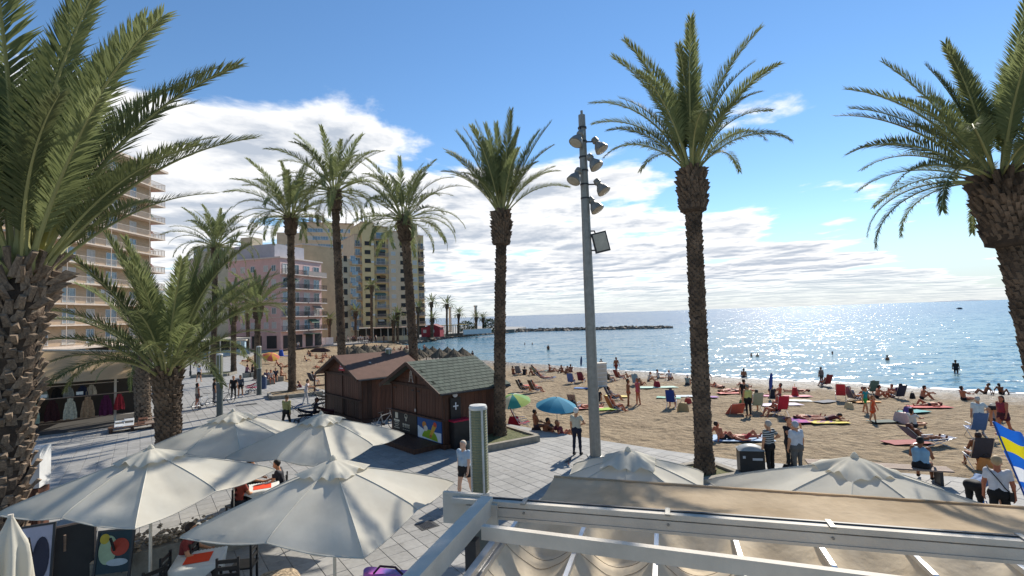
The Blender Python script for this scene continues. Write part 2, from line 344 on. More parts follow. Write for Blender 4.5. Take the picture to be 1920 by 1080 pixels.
# ------------------------------------------------------------------ promenade, paved with square slabs
TA = R(36); TS = .46
def tile_mat():
    m, N, L = node_mat('promenade_tile'); b = N['Principled BSDF']; g = N.new('ShaderNodeNewGeometry')
    def nz(sc, det, lo, hi, c0, c1):
        n = N.new('ShaderNodeTexNoise'); n.inputs['Scale'].default_value = sc; n.inputs['Detail'].default_value = det; n.inputs['Roughness'].default_value = .6; L.new(g.outputs['Position'], n.inputs['Vector'])
        r = N.new('ShaderNodeValToRGB'); r.color_ramp.elements[0].position = lo; r.color_ramp.elements[1].position = hi; r.color_ramp.elements[0].color = (*c0, 1); r.color_ramp.elements[1].color = (*c1, 1); L.new(n.outputs['Fac'], r.inputs[0]); return r.outputs[0]
    def mul(a, c, f=1.0):
        x = N.new('ShaderNodeMix'); x.data_type = 'RGBA'; x.blend_type = 'MULTIPLY'; x.inputs[0].default_value = f; L.new(a, x.inputs[6]); L.new(c, x.inputs[7]); return x.outputs[2]
    c = mul(nz(.33, 5, .3, .7, (.255, .248, .23), (.345, .333, .31)), nz(7, 6, .35, .65, (.86, .86, .86), (1.06, 1.06, 1.06)))
    c = mul(c, nz(1.3, 3, .28, .36, (.62, .60, .57), (1, 1, 1)), .7)          # old spills
    mp = N.new('ShaderNodeMapping'); mp.inputs['Rotation'].default_value = (0, 0, -TA); mp.inputs['Scale'].default_value = (1/TS, 1/TS, 1); L.new(g.outputs['Position'], mp.inputs[0])
    fl = N.new('ShaderNodeVectorMath'); fl.operation = 'FLOOR'; L.new(mp.outputs[0], fl.inputs[0]); sp = N.new('ShaderNodeSeparateXYZ'); L.new(fl.outputs[0], sp.inputs[0]); cb = N.new('ShaderNodeCombineXYZ'); L.new(sp.outputs[0], cb.inputs[0]); L.new(sp.outputs[1], cb.inputs[1])
    wn = N.new('ShaderNodeTexWhiteNoise'); L.new(cb.outputs[0], wn.inputs['Vector']); mr = N.new('ShaderNodeMapRange'); mr.inputs[3].default_value = .88; mr.inputs[4].default_value = 1.1; L.new(wn.outputs['Value'], mr.inputs[0])
    hs = N.new('ShaderNodeHueSaturation'); L.new(c, hs.inputs['Color']); L.new(mr.outputs[0], hs.inputs['Value']); L.new(hs.outputs[0], b.inputs['Base Color']); b.inputs['Roughness'].default_value = .75; return m
M_tile = tile_mat()
M_joint = mat('promenade_joint', (.20, .205, .205), .85, .15, 3)
def tile_far_mat():                           # the same paving where single slabs are too small to see
    m, N, L = node_mat('far_paving'); b = N['Principled BSDF']; g = N.new('ShaderNodeNewGeometry')
    mp = N.new('ShaderNodeMapping'); mp.inputs['Rotation'].default_value = (0, 0, -TA); L.new(g.outputs['Position'], mp.inputs[0])
    t = N.new('ShaderNodeTexBrick'); t.offset = 0; t.inputs['Scale'].default_value = 1; t.inputs['Brick Width'].default_value = TS; t.inputs['Row Height'].default_value = TS; t.inputs['Mortar Size'].default_value = .012
    t.inputs['Color1'].default_value = (.31, .305, .29, 1); t.inputs['Color2'].default_value = (.29, .285, .27, 1); t.inputs['Mortar'].default_value = (.15, .15, .15, 1); L.new(mp.outputs[0], t.inputs['Vector'])
    n = N.new('ShaderNodeTexNoise'); n.inputs['Scale'].default_value = .5; n.inputs['Detail'].default_value = 6; L.new(g.outputs['Position'], n.inputs['Vector'])
    hs = N.new('ShaderNodeHueSaturation'); mr = N.new('ShaderNodeMapRange'); mr.inputs[3].default_value = .75; mr.inputs[4].default_value = 1.2; L.new(n.outputs['Fac'], mr.inputs[0]); L.new(mr.outputs[0], hs.inputs['Value']); L.new(t.outputs['Color'], hs.inputs['Color'])
    L.new(hs.outputs[0], b.inputs['Base Color']); b.inputs['Roughness'].default_value = .8; return m
M_far = tile_far_mat()
prom = MB(); prom.prism(LAND[::-1] if sum((b[0]-a[0])*(b[1]+a[1]) for a, b in zip(LAND, LAND[1:]+LAND[:1])) > 0 else LAND, -2.2, -.018)
prom = kind(prom.build('promenade', M_far), 'structure')
TILEREG = [(-34, 20), (-34, 44), (-19, 46)] + [(x, y) for x, y in EDGE[::-1] if -19.5 < x < 27] + [(26, 2), (-16, 2)]
def build_tiles():
    ca, sa = math.cos(TA), math.sin(TA); I, J = np.meshgrid(np.arange(-75, 75), np.arange(-20, 120))
    a = (I+.5)*TS; b_ = (J+.5)*TS; X = a*ca-b_*sa; Y = a*sa+b_*ca
    ok = inside(TILEREG, X, Y) & inside(LAND, X, Y) & (poly_dist(EDGE, X, Y) > .36)
    X, Y = X[ok], Y[ok]
    vis = []
    for k, (x, y) in enumerate(zip(X, Y)):
        px, py, d = pix((x, y, 0))
        if (560 < px < 900 and 880 < py < 1075 and py > 905-(px-870)*.5) or (900 < px < 1140 and 815 < py < 905) or (60 < px < 240 and 830 < py < 905): vis.append((d, k))
    vis = set(k for d, k in sorted(vis)[:300])
    h = TS/2-.004; c = .007
    tm = MB(); tm.add([(-h, -h, -.02), (h, -h, -.02), (h, h, -.02), (-h, h, -.02), (-h, -h, -.006), (h, -h, -.006), (h, h, -.006), (-h, h, -.006), (-h+c, -h+c, 0), (h-c, -h+c, 0), (h-c, h-c, 0), (-h+c, h-c, 0)],
                   [(0, 1, 5, 4), (1, 2, 6, 5), (2, 3, 7, 6), (3, 0, 4, 7), (4, 5, 9, 8), (5, 6, 10, 9), (6, 7, 11, 10), (7, 4, 8, 11), (8, 9, 10, 11)])
    me = tm.mesh('tile'); me.materials.append(M_tile)
    base = np.array(tm.v); rot = np.array([[ca, sa], [-sa, ca]]); base[:, :2] = base[:, :2] @ rot
    V, Fs = [], []; fb = np.array(tm.f); n = 0
    for k, (x, y) in enumerate(zip(X, Y)):
        dz = rnd.uniform(-.0025, .0025)
        if k in vis: put('tile', me, prom, (x, y, dz), TA+rnd.uniform(-.004, .004))
        else: V.append(base+np.array([x, y, dz])); Fs.append(fb+12*n); n += 1
    me2 = bpy.data.meshes.new('paving_tiles'); me2.from_pydata(np.concatenate(V).tolist(), [], np.concatenate(Fs).tolist()); me2.materials.append(M_tile)
    kind(put('paving_tiles', me2, prom), 'stuff')
build_tiles()

# stone sea wall round the far end of the bay
M_wall = mat('sea_wall_stone', (.17, .15, .125), .9, .4, .8, bump=.6, bscale=3)
sw = thing('sea_wall', 'low grey stone sea wall curving round the far end of the bay', 'wall')
mb = MB(); line = [XY(735, 638, 0)]+SPIT
for a, b in zip(line[:-1], line[1:]): mb.beam((*a, -.95), (*b, -.95), 1.6, 2.1)
mb.build('wall', M_wall, sw)
mb = MB(); rr = random.Random(3)
for a, b in zip(line[:-1], line[1:]):
    L_ = math.dist(a, b)
    for i in range(int(L_*1.3)):
        t = rr.random(); x = a[0]+(b[0]-a[0])*t+rr.uniform(.3, 2.2); y = a[1]+(b[1]-a[1])*t-rr.uniform(.4, 2.2); s = rr.uniform(.5, 1.1)
        mb.box((x, y, SEA_Z+.05), (s, s*rr.uniform(.6, 1.2), s*.8), 0, rr.uniform(0, 3), Matrix.Rotation(rr.uniform(-.5, .5), 4, 'X'))
kind(mb.build('boulders', M_wall, sw), 'stuff')
bw = thing('breakwater', 'long low rubble breakwater of dark rocks lying in the sea', 'breakwater')
mb = MB(); a = P(962, 622, SEA_Z); b = P(1258, 615, SEA_Z)
for i in range(900):
    t = rr.random(); w = rr.gauss(0, 1); p = a.lerp(b, t); s = rr.uniform(.5, 1.3); h = max(0, .85-abs(w)*.5)*min(1, 8*(1-t)+.25)
    mb.box((p.x, p.y+w*2.2, SEA_Z+h*rr.uniform(.3, .95)), (s, s*rr.uniform(.6, 1.2), s*.8), 0, rr.uniform(0, 3), Matrix.Rotation(rr.uniform(-.6, .6), 4, 'X'))
kind(mb.build('rocks', M_wall, bw), 'stuff')
# low island on the horizon
isl = MB(); c = D(1805, 567.5, 9000)
isl.grid(lambda u, v: (c.x+(u-.5)*1300, c.y+(v-.5)*400, SEA_Z-1+max(0, 1-(2*u-1)**2)*(1-(2*v-1)**2)*(20+12*fbm(u*7, 2))), 40, 6)
kind(isl.build('island', mat('island_rock', (.22, .27, .33), .9), smooth=True), 'structure')

# ------------------------------------------------------------------ buildings
M_pane = glassm('window_glass', (.05, .07, .09)); M_paneb = glassm('window_glass_blue', (.16, .24, .30)); M_frame = mat('window_frame_white', (.62, .62, .60), .5)
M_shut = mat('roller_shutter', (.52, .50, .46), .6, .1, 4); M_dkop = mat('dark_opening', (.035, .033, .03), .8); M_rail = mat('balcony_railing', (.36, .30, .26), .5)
_wm = {}
def window_mesh(w, h, style):
    k = (w, h, style)
    if k not in _wm:
        f = MB(); t = .07                      # local: x right, z up, y = 0 on the wall, outward is -y
        for c, s in (((0, -.03, h/2-t/2), (w, .10, t)), ((0, -.03, -h/2+t/2), (w+.1, .16, t)), ((-w/2+t/2, -.028, 0), (t, .094, h-2*t)), ((w/2-t/2, -.028, 0), (t, .094, h-2*t))): f.box(c, s)
        if style != 'dark': f.box((0, -.026, 0), (.05, .08, h-2*t))
        fm = f.mesh('frame'); fm.materials.append({'dark': M_dkop}.get(style, M_frame))
        p = MB(); p.box((0, -.004, 0), (w-t, .02, h-t)); pm = p.mesh('pane'); pm.materials.append({'glass': M_pane, 'dark': M_dkop, 'shut': M_shut, 'blue': M_paneb}[style])
        _wm[k] = (fm, pm)
    return _wm[k]
def window(parent, x, z, w, h, style='glass', face=0.0, y=0.0, off=(0, 0)):
    """a window on the wall: frame, and its pane as a sub-part. face 0 = front, 90 = right-hand end wall, -90 = left"""
    fm, pm = window_mesh(w, h, style)
    o = put('window', fm, parent); o.location = (x, y, z); o.rotation_euler = (0, 0, R(face)); put('pane', pm, o); return o
_bm = {}
def balcony(parent, x, y, z, w, d, face=0.0, slab=None, rail=None, glass=False, rh=.95):
    key = (w, d, slab.name, rail.name, glass, rh)
    if key not in _bm:
        s = MB(); s.box((0, -d/2, -.1), (w, d, .2)); sm = s.mesh('balcony'); sm.materials.append(slab)
        r = MB(); r.box((0, -d+.04, rh), (w, .06, .06)); r.box((-w/2+.04, -d/2, rh), (.06, d-.08, .05)); r.box((w/2-.04, -d/2, rh), (.06, d-.08, .05))
        if glass:
            r.box((0, -d+.04, rh/2), (w-.1, .03, rh-.1))
        else:
            n = max(3, int(w/.16))
            for i in range(n): r.box((-w/2+.08+(w-.16)*i/(n-1), -d+.04, rh/2), (.035, .03, rh))
            for i in range(5):
                for sx in (-1, 1): r.box((sx*(w/2-.04), -d+.1+(d-.15)*i/5, rh/2), (.03, .035, rh))
        rm = r.mesh('railing'); rm.materials.append(rail); _bm[key] = (sm, rm)
    sm, rm = _bm[key]; o = put('balcony', sm, parent); o.location = (x, y, z); o.rotation_euler = (0, 0, R(face)); put('railing', rm, o); return o
def dirz(a, b): return math.atan2(b[1]-a[1], b[0]-a[0])

# 1. ochre brick block on the left, its long balconied front looking at the sea
M_ochre = mat('ochre_brick', (.50, .36, .23), .85, .14, 1.2, bump=.2, bscale=14, stretch=(1, 1, 3)); M_slab = mat('balcony_concrete', (.55, .46, .38), .8, .1, 2); M_orail = mat('wire_railing_ochre', (.42, .36, .30), .5)
M_red = mat('red_awning_cloth', (.42, .06, .04), .8); M_teal = mat('teal_cloth', (.05, .33, .32), .8)
b1 = thing('apartment_building', 'ochre brick apartment block with long balconies on every storey and red awnings at its corner', 'building', (-62.5, 62, 0), R(91))
FH = 2.95; NF = 11; W1, D1 = 27.0, 12.0; H1 = FH*NF+.3
mb = MB(); mb.box((W1/2, D1/2, H1/2), (W1, D1, H1)); mb.build('wall', M_ochre, b1)
mb = MB(); mb.box((W1/2+.4, D1/2-.6, H1+.22), (W1+2.4, D1+2.8, .4)); rf = mb.build('roof', M_slab, b1)
mb = MB(); mb.box((W1*.55, D1*.6, H1+1.9), (9, 6, 3)); mb.build('roof_house', M_ochre, rf)
for k in range(1, NF):
    z = k*FH+.3
    balcony(b1, W1/2+.8, 0, z, W1+1.6, 1.5, 0, M_slab, M_orail); balcony(b1, W1, 3.2, z, 6.4, 1.6, 90, M_slab, M_orail)
    for i, x in enumerate((2.4, 6.2, 10.2, 14.0, 18.0, 22.6)):
        window(b1, x, z+1.2, 1.5 if i % 2 else 2.2, 2.1, ('blue', 'shut', 'blue', 'glass', 'shut', 'blue')[(i+k*2) % 6])
    for x in (.35, 8.2, 16.1, 24.6):
        mb = MB(); mb.box((x, -1.44, z+FH/2-.1), (.07, .07, FH-.2)); mb.build('post', M_slab, b1)
for k, m in ((3, M_red), (5, M_red), (6, M_red), (7, M_red), (8, M_teal), (8.6, M_red)):
    mb = MB(); mb.add([(W1+.02, .6, k*FH+2.4), (W1+.02, 5, k*FH+2.4), (W1+1.75, 5, k*FH+1.5), (W1+1.75, .6, k*FH+1.5), (W1+.02, .6, k*FH+2.36), (W1+.02, 5, k*FH+2.36), (W1+1.75, 5, k*FH+1.46), (W1+1.75, .6, k*FH+1.46)], [(0, 1, 2, 3), (7, 6, 5, 4), (0, 3, 7, 4), (1, 5, 6, 2), (2, 6, 7, 3)]); mb.build('awning', m, b1)
for k, x in ((9, 9), (7, 9.0), (5, 19.5), (3, 15.8)):
    mb = MB(); mb.box((x, -.32, k*FH+2.3), (.8, .32, .55)); mb.build('air_conditioner', M_frame, b1)
mb = MB(); mb.box((W1/2, -1.6, 2.95), (W1+1, 3.2, .25)); mb.build('canopy', M_slab, b1)
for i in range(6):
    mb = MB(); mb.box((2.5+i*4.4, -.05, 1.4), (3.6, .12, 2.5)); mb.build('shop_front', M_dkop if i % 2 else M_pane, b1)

# 2. pink block at the bend of the promenade
M_pink = mat('pink_render', (.62, .40, .36), .85, .08, 1.0, bump=.1); M_pinkl = mat('pale_balcony', (.62, .52, .46), .75, .08, 2); M_blk = mat('black_railing', (.03, .03, .03), .5)
M_lgrey = mat('pale_grey_render', (.42, .40, .42), .85, .08, 1); M_cream = mat('cream_render', (.52, .43, .29), .85, .08, 1)
ca = Vector((-47.6, 105, 0)); b2 = thing('apartment_building', 'pink rendered apartment block with white balconies and a grey roof storey', 'building', ca, dirz((0, 0), (3.7, 12)))
W2, D2, NF2 = 13.0, 13.5, 6; F2 = 2.95; H2 = F2*NF2+1.2
mb = MB(); mb.box((W2/2, D2/2, H2/2), (W2, D2, H2)); mb.build('wall', M_pink, b2)
mb = MB(); mb.box((W2/2, D2/2, H2+.15), (W2+.5, D2+.5, .3)); rf = mb.build('roof', M_pinkl, b2)
mb = MB(); mb.box((5.2, D2/2+.5, H2+1.75), (9, D2-3, 2.9)); mb.build('roof_storey', M_lgrey, rf)
mb = MB(); mb.box((3, D2*.75, H2+4.2), (3, 3, 2.0)); mb.build('roof_house', M_cream, rf)
for k in range(1, NF2+1):
    z = k*F2+.9
    if k <= 5:
        balcony(b2, 3.4, 0, z, 6.6, 1.3, 0, M_pinkl, M_blk); balcony(b2, 10.2, 0, z, 6.2, 1.3, 0, M_pinkl, M_blk if k != 5 else M_rail, k == 5)
    for i, x in enumerate((1.6, 4.6, 8.0, 11.2)):
        if k <= 5: window(b2, x, z+1.15, 1.9, 2.1, ('glass', 'shut', 'glass', 'blue')[(i+k) % 4])
    if k <= 5:
        for y in (1.6, 3.6, 7.0, 9.6, 12): window(b2, 0, z+1.2, 1.1, 1.3, 'shut' if (k+int(y)) % 3 else 'glass', -90, y)
        mb = MB(); mb.box((-.06, D2/2, z-.12), (.14, D2, .12)); mb.build('string_course', M_pinkl, b2)
for i, x in enumerate((1.8, 5.2, 8.6, 11.6)):
    mb = MB(); mb.box((x, -.05, 1.5), (2.2, .14, 2.7)); mb.build('shop_front', M_dkop, b2)
for y in (2.2, 6.0, 10):
    mb = MB(); mb.box((-.05, y, 1.6), (.14, 2.4, 2.6)); mb.build('shop_front', M_dkop, b2)
mb = MB(); mb.box((8.4, -.9, 2.9), (3.2, 1.8, .12)); mb.build('green_awning', mat('dark_green_cloth', (.03, .09, .06), .8), b2)

# 3. plain tan block with a cream glazed seaward end
M_tan = mat('tan_render', (.56, .40, .23), .85, .10, .6, bump=.1)
a = D(568, 600, 124); b = D(643, 600, 134); b3 = thing('apartment_building', 'tan apartment block with a blank side wall and glazed cream seaward balconies', 'building', (a.x, a.y, 0), dirz((a.x, a.y), (b.x, b.y)))
W3 = math.dist(a.xy, b.xy); H3 = 24.4; mb = MB(); mb.box((W3/2, 6, H3/2), (W3, 12, H3)); mb.build('wall', M_tan, b3)
mb = MB(); mb.box((W3/2, 6, H3+.15), (W3+.3, 12.3, .3)); mb.build('roof', M_slab, b3)
mb = MB(); mb.box((W3+2.35, 5.2, 11), (4.7, 10.2, 22)); mb.build('seaward_wing', M_cream, b3)
for k in range(1, 8):
    z = k*2.95
    window(b3, W3+1.1, z+1.3, 1.1, 1.5, 'dark', 0, .1)
    balcony(b3, W3+3.6, .1, z, 2.1, .9, 0, M_cream, M_paneb, True, 1.0); window(b3, W3+3.6, z+1.5, 1.8, 1.6, 'blue', 0, .1)
    for y in (2, 4.8, 7.6): window(b3, W3+4.7, z+1.3, 1.6, 1.6, 'blue', 90, y)
for z in (6, 9, 12): window(b3, W3*.2, z, .7, .7, 'dark')

# 4. the tall ochre-yellow block by the water
M_yel = mat('yellow_ochre_render', (.66, .49, .25), .85, .08, .5, bump=.1); M_yel2 = mat('peach_render', (.62, .46, .30), .85, .08, .5, bump=.1); M_yslab = mat('peach_balcony', (.5, .34, .24), .8)
a = D(668, 600, 165); b = D(800, 600, 178); b4 = thing('apartment_tower', 'tall yellow ochre apartment tower standing at the end of the beach', 'building', (a.x, a.y, 0), dirz((a.x, a.y), (b.x, b.y)))
W4 = math.dist(a.xy, b.xy); q = W4/132.0       # metres per photo pixel of the front
F4 = 2.9
for (x0, x1, h, m, nm) in ((0, 12, 33.5, M_yel2, 'stair_wing'), (12, 34, 37.5, M_yel, 'wall'), (34, 61, 36.6, M_yel, 'wall'), (61, 105, 35.2, M_yel2, 'wall'), (105, 118, 38.2, M_yel, 'wall'), (118, 132, 34.4, M_yel, 'wall')):
    mb = MB(); w = (x1-x0)*q; y0 = {0: 1.2, 12: 0, 34: .9, 61: .45, 105: .2, 118: 1.3}[x0]
    mb.box(((x0+x1)/2*q, 7+y0, h/2), (w-.004, 14, h)); mb.build(nm, m, b4)
    mb = MB(); mb.box(((x0+x1)/2*q, 7+y0, h+.14), (w+.1, 14.3, .28)); mb.build('roof', M_yslab, b4)
for k in range(1, 12):
    z = k*F4+.6
    if k < 11: window(b4, 22*q, z+1.1, 1.9, 1.35, 'dark'); window(b4, 88*q, z+.9, 1.7, 1.35, 'dark', 0, .45)
    balcony(b4, 47.5*q, .9, z, 25*q, 1.2, 0, M_yslab, M_rail); window(b4, 47.5*q, z+1.2, 3.0, 2.0, ('glass', 'blue', 'dark', 'dark')[(k*7) % 4], 0, .9)
    if k < 11:
        window(b4, 70*q, z+1.0, 1.5, 1.3, 'shut', 0, .45); window(b4, 111*q, z+1, 1.6, 1.5, 'shut', 0, .2)
        balcony(b4, 125*q, 1.3, z, 13*q, 1.2, 0, M_yslab, M_rail); window(b4, 125*q, z+1.2, 2.3, 2.0, 'dark' if k % 2 else 'glass', 0, 1.3)
        balcony(b4, 6*q, 1.2, z, 11*q, 1.3, 0, M_yslab, M_rail); window(b4, 6*q, z+1.2, 1.6, 2.0, 'glass' if k % 3 else 'blue', 0, 1.2)
        for y in (4, 8, 12): window(b4, W4, z+1, 1.5, 1.5, 'dark', 90, y)
rb = random.Random(4)
def blind(par, x, y, z, w, colr):                # a cloth blind hung over a balcony
    b_ = MB(); b_.add([(x-w/2, y, z+2.3), (x+w/2, y, z+2.3), (x+w/2, y-1.15, z+1.5), (x-w/2, y-1.15, z+1.5), (x-w/2, y, z+2.26), (x+w/2, y, z+2.26), (x+w/2, y-1.15, z+1.46), (x-w/2, y-1.15, z+1.46)], [(0, 3, 2, 1), (4, 5, 6, 7), (0, 4, 7, 3), (1, 2, 6, 5), (3, 7, 6, 2)]); b_.build('awning', cm(colr), par)
for k in (1, 3, 4, 6, 7, 9, 10): blind(b4, 47.5*q+rb.uniform(-.8, .8), .9, k*F4+.6, rb.choice((2.0, 3.2, 4.2)), rb.choice(('b9a27a', '8f6a44', '5f7a70', 'c9c0ae', '9a4a34')))
for k in (2, 3, 5, 8): blind(b4, 125*q, 1.3, k*F4+.6, 2.2, rb.choice(('b9a27a', '7a5a44', 'c9c0ae')))
for k in (1, 2, 4): blind(b2, rb.choice((3.0, 9.6, 11)), -.02, k*F2+.9, 2.6, rb.choice(('c9b49a', '8f8a84', '4f6a5a')))
for k in range(2, 11, 2):
    b_ = MB(); b_.box((30.5*q, -.2, k*F4+1.4), (.9, .34, .6)); b_.build('air_conditioner', M_frame, b4)
mb = MB()
for i in range(4): mb.tube([(20*q+i*.8, 4, 37.8), (20*q+i*.8, 4, 40.6)], .22, 8)
mb.box((20*q+1.2, 4, 38.3), (4, 1, .5)); mb.build('antenna_cluster', M_steel, b4)
mb = MB(); mb.box((W4/2, -2.2, 3.1), (W4, 4, .25)); mb.build('terrace_canopy', M_yslab, b4)
for i in range(7):
    mb = MB(); mb.box((2+i*(W4-4)/6, -.08, 1.5), (2.6, .12, 2.8)); mb.build('shop_front', M_dkop, b4)

# 5. upper peach block behind
a = D(520, 600, 186); b = D(672, 600, 196); b5 = thing('apartment_building', 'broad peach apartment block with ribbon windows rising behind the pink one', 'building', (a.x, a.y, 0), dirz((a.x, a.y), (b.x, b.y)))
W5 = math.dist(a.xy, b.xy); H5 = 42.5
mb = MB(); mb.box((W5*.17, 8, 19.4), (W5*.34, 15, 38.8)); mb.build('low_wing', M_yel2, b5)
mb = MB(); mb.box((W5*.63, 7, H5/2), (W5*.66, 14, H5)); mb.build('wall', M_yel2, b5)
mb = MB(); mb.box((W5*.63, 7, H5+.2), (W5*.67, 14.4, .4)); rf = mb.build('roof', M_yslab, b5)
for x in (.40, .43, .5, .53):
    mb = MB(); mb.box((W5*x, 3, H5+2.1), (.8, .8, 3.6)); mb.build('chimney', M_lgrey, rf)
for k in range(8, 14):
    z = k*2.95+1.2
    if z < 36:
        for xx in (.05, .14, .23, .31): window(b5, W5*xx, z, 2.0, 1.5, 'blue' if xx > .1 else 'shut', 0, .5)
    for i in range(9):
        window(b5, W5*(.4+i*.065), z+.3, 1.9, 1.5, 'blue' if (i+k) % 4 else 'shut')

# 6. low houses seen between the palms, left of the pink block
for (x0, x1, yt, d, m, lab) in ((418, 446, 462, 150, M_lgrey, 'low pale grey house with a flat roof, leftmost behind the palms'), (440, 470, 470, 132, M_cream, 'low cream house with a flat roof beside the pink block'), (372, 432, 484, 140, M_pink, 'low terracotta house with a flat roof behind the palms')):
    a = D(x0, 600, d); b = D(x1, 600, d+6); h = D(x0, yt, d).z; w = math.dist(a.xy, b.xy)
    t = thing('town_house', lab, 'house', (a.x, a.y, 0), dirz((a.x, a.y), (b.x, b.y)))
    mb = MB(); mb.box((w/2, 5, h/2), (w, 10, h)); mb.build('wall', m, t); mb = MB(); mb.box((w/2, 5, h+.2), (w+.4, 10.4, .4)); mb.build('roof', M_slab, t)
    for k in range(1, int(h/3)):
        for i in range(3): window(t, w*(.2+.3*i), k*3+1.4, 1.1, 1.4, 'shut' if (i+k) % 2 else 'glass')
# 7. terrace bar under the pink block: posts, flat roof, glass screens
a = D(372, 640, 84); b = D(470, 640, 92); t = thing('terrace_bar', 'open terrace bar with white posts, flat roof and low glass screens', 'terrace', (a.x, a.y, 0), dirz((a.x, a.y), (b.x, b.y)))
w = math.dist(a.xy, b.xy); mb = MB(); mb.box((w/2, 3, 3.0), (w, 6, .22)); mb.build('roof', M_white, t)
for i in range(6):
    mb = MB(); mb.box((.1+(w-.2)*i/5, .1, 1.45), (.14, .14, 2.88)); mb.build('post', M_white, t)
for i in range(5):
    mb = MB(); mb.box((.1+(w-.2)*(i+.5)/5, .1, .6), ((w-.2)/5-.2, .03, 1.0)); mb.build('glass_screen', M_paneb, t)
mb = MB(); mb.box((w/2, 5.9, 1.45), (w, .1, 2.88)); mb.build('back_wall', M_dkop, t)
# white booth
t = thing('booth', 'small pale blue booth with a white roof beside the terrace bar', 'booth', tuple(P(449, 663)), R(20))
mb = MB(); mb.box((0, 0, 1.2), (2.0, 2.0, 2.4)); mb.build('walls', mat('pale_blue_panel', (.38, .52, .62), .6), t)
mb = MB(); mb.box((0, 0, 2.5), (2.5, 2.5, .22)); mb.build('roof', M_white, t); mb = MB(); mb.box((-.3, -1.02, 1.3), (1.1, .06, 1.0)); mb.build('window', M_pane, t)
# white hoarding panels by the pink block
t = thing('hoarding', 'white hoarding panels standing beside the ground floor of the pink block', 'hoarding', tuple(P(589, 648)), R(20))
for i in range(3):
    mb = MB(); mb.box((i*1.7, 0, .9), (1.62, .06, 1.7)); mb.build('panel', M_frame, t)
mb = MB(); mb.box((1.7, .1, .05), (5.2, .4, .1)); mb.build('base', M_steel, t)
# terrace cafes in front of the tower
for j, (px, w, m, lab) in enumerate(((640, 9, M_white, 'white framed cafe pavilion before the tan block'), (700, 8, M_tan, 'orange rendered cafe terrace at the foot of the tower'), (727, 6, M_tan, 'small orange rendered terrace wall beside the dark palms'))):
    p = P(px, 640.5-(j*.8)); t = thing('cafe_pavilion', lab, 'cafe', (p.x, p.y, 0), R(32))
    mb = MB(); mb.box((w/2, 2, 3.3), (w, 4.4, .2)); mb.build('roof', M_white if j == 0 else M_yslab, t)
    for i in range(5):
        mb = MB(); mb.box((.1+(w-.2)*i/4, .05, 1.6), (.12, .12, 3.2)); mb.build('post', M_white, t)
    mb = MB(); mb.box((w/2, .05, .55), (w-.1, .08, 1.1)); mb.build('low_wall', m, t)
    mb = MB(); mb.box((w/2, 4, 1.6), (w, .1, 3.2)); mb.build('back_wall', M_dkop, t)
# far promenade: red kiosk, blue booth, pergolas
p = P(790, 632.5); t = thing('red_kiosk', 'red wooden kiosk with a low gabled roof on the far sea wall', 'kiosk', (p.x, p.y, 0), R(-8))
M_rk = mat('red_painted_boards', (.27, .022, .03), .6, .15, 3); w = 5.6
mb = MB(); mb.box((w/2, 2, 1.35), (w, 4, 2.7)); mb.poly([(.9, -.003, 2.7), (w, -.003, 2.7), (w*.62, -.003, 3.7)]); mb.build('walls', M_rk, t)
mb = MB(); mb.beam((w*.62, 2, 3.72), (w+.35, 2, 2.68), 4.6, .1, up=(0, 0, 1)); mb.beam((w*.62, 2, 3.72), (.55, 2, 2.68), 4.6, .1); mb.build('roof', mat('dark_red_roof', (.18, .03, .035), .7), t)
mb = MB(); mb.box((w*.62, -.05, 1.7), (.9, .08, .8)); mb.build('sign', M_frame, t); mb = MB(); mb.box((1.1, -.05, 1.7), (.9, .08, .9)); mb.build('hatch', M_slab, t)
p = P(771, 634); t = thing('blue_booth', 'pale blue beach booth beside the red kiosk', 'booth', (p.x, p.y, 0), R(-5))
mb = MB(); mb.box((0, 1, 1.3), (2.2, 2, 2.6)); mb.build('walls', mat('light_blue_paint', (.28, .46, .66), .6), t); mb = MB(); mb.box((0, 1, 2.7), (2.6, 2.4, .2)); mb.build('roof', M_white, t); mb = MB(); mb.box((0, -.03, 1.0), (.9, .06, 1.9)); mb.build('door', M_frame, t)
for j, (px, py) in enumerate(((826, 628), (850, 627))):
    p = P(px, py); t = thing('pergola', ('yellow topped shade pergola next to the red kiosk', 'yellow topped shade pergola behind the stout far palm')[j], 'pergola', (p.x, p.y, 0), R(25))
    mb = MB(); mb.box((2.6, 1.8, 3.0), (5.4, 3.8, .2)); mb.build('roof', mat('yellow_cloth', (.55, .40, .14), .8), t)
    for x in (.1, 2.6, 5.1):
        for y in (.1, 3.5):
            mb = MB(); mb.box((x, y, 1.45), (.16, .16, 2.9)); mb.build('post', M_cream, t)
for j, px in enumerate((830, 884)):
    p = P(px, 626); t = thing('stone_pillar', ('tall slim stone pillar behind the yellow pergolas', 'tall slim stone pillar beside the far bushes')[j], 'pillar', (p.x, p.y+22, 0)); mb = MB()
    mb.lathe([(.8, 0), (.8, .4), (.55, .5), (.5, 9), (.7, 9.2), (.7, 9.6)], 8); mb.build('shaft', M_slab, t)
p = P(876, 627); t = thing('white_wall', 'low white rendered wall on the far point', 'wall', (p.x, p.y, 0), R(40)); mb = MB(); mb.box((4, 0, .75), (11, .4, 1.5)); mb.build('wall', M_frame, t); mb = MB(); mb.box((4, 0, 1.55), (11.2, .6, .1)); mb.build('coping', M_slab, t)

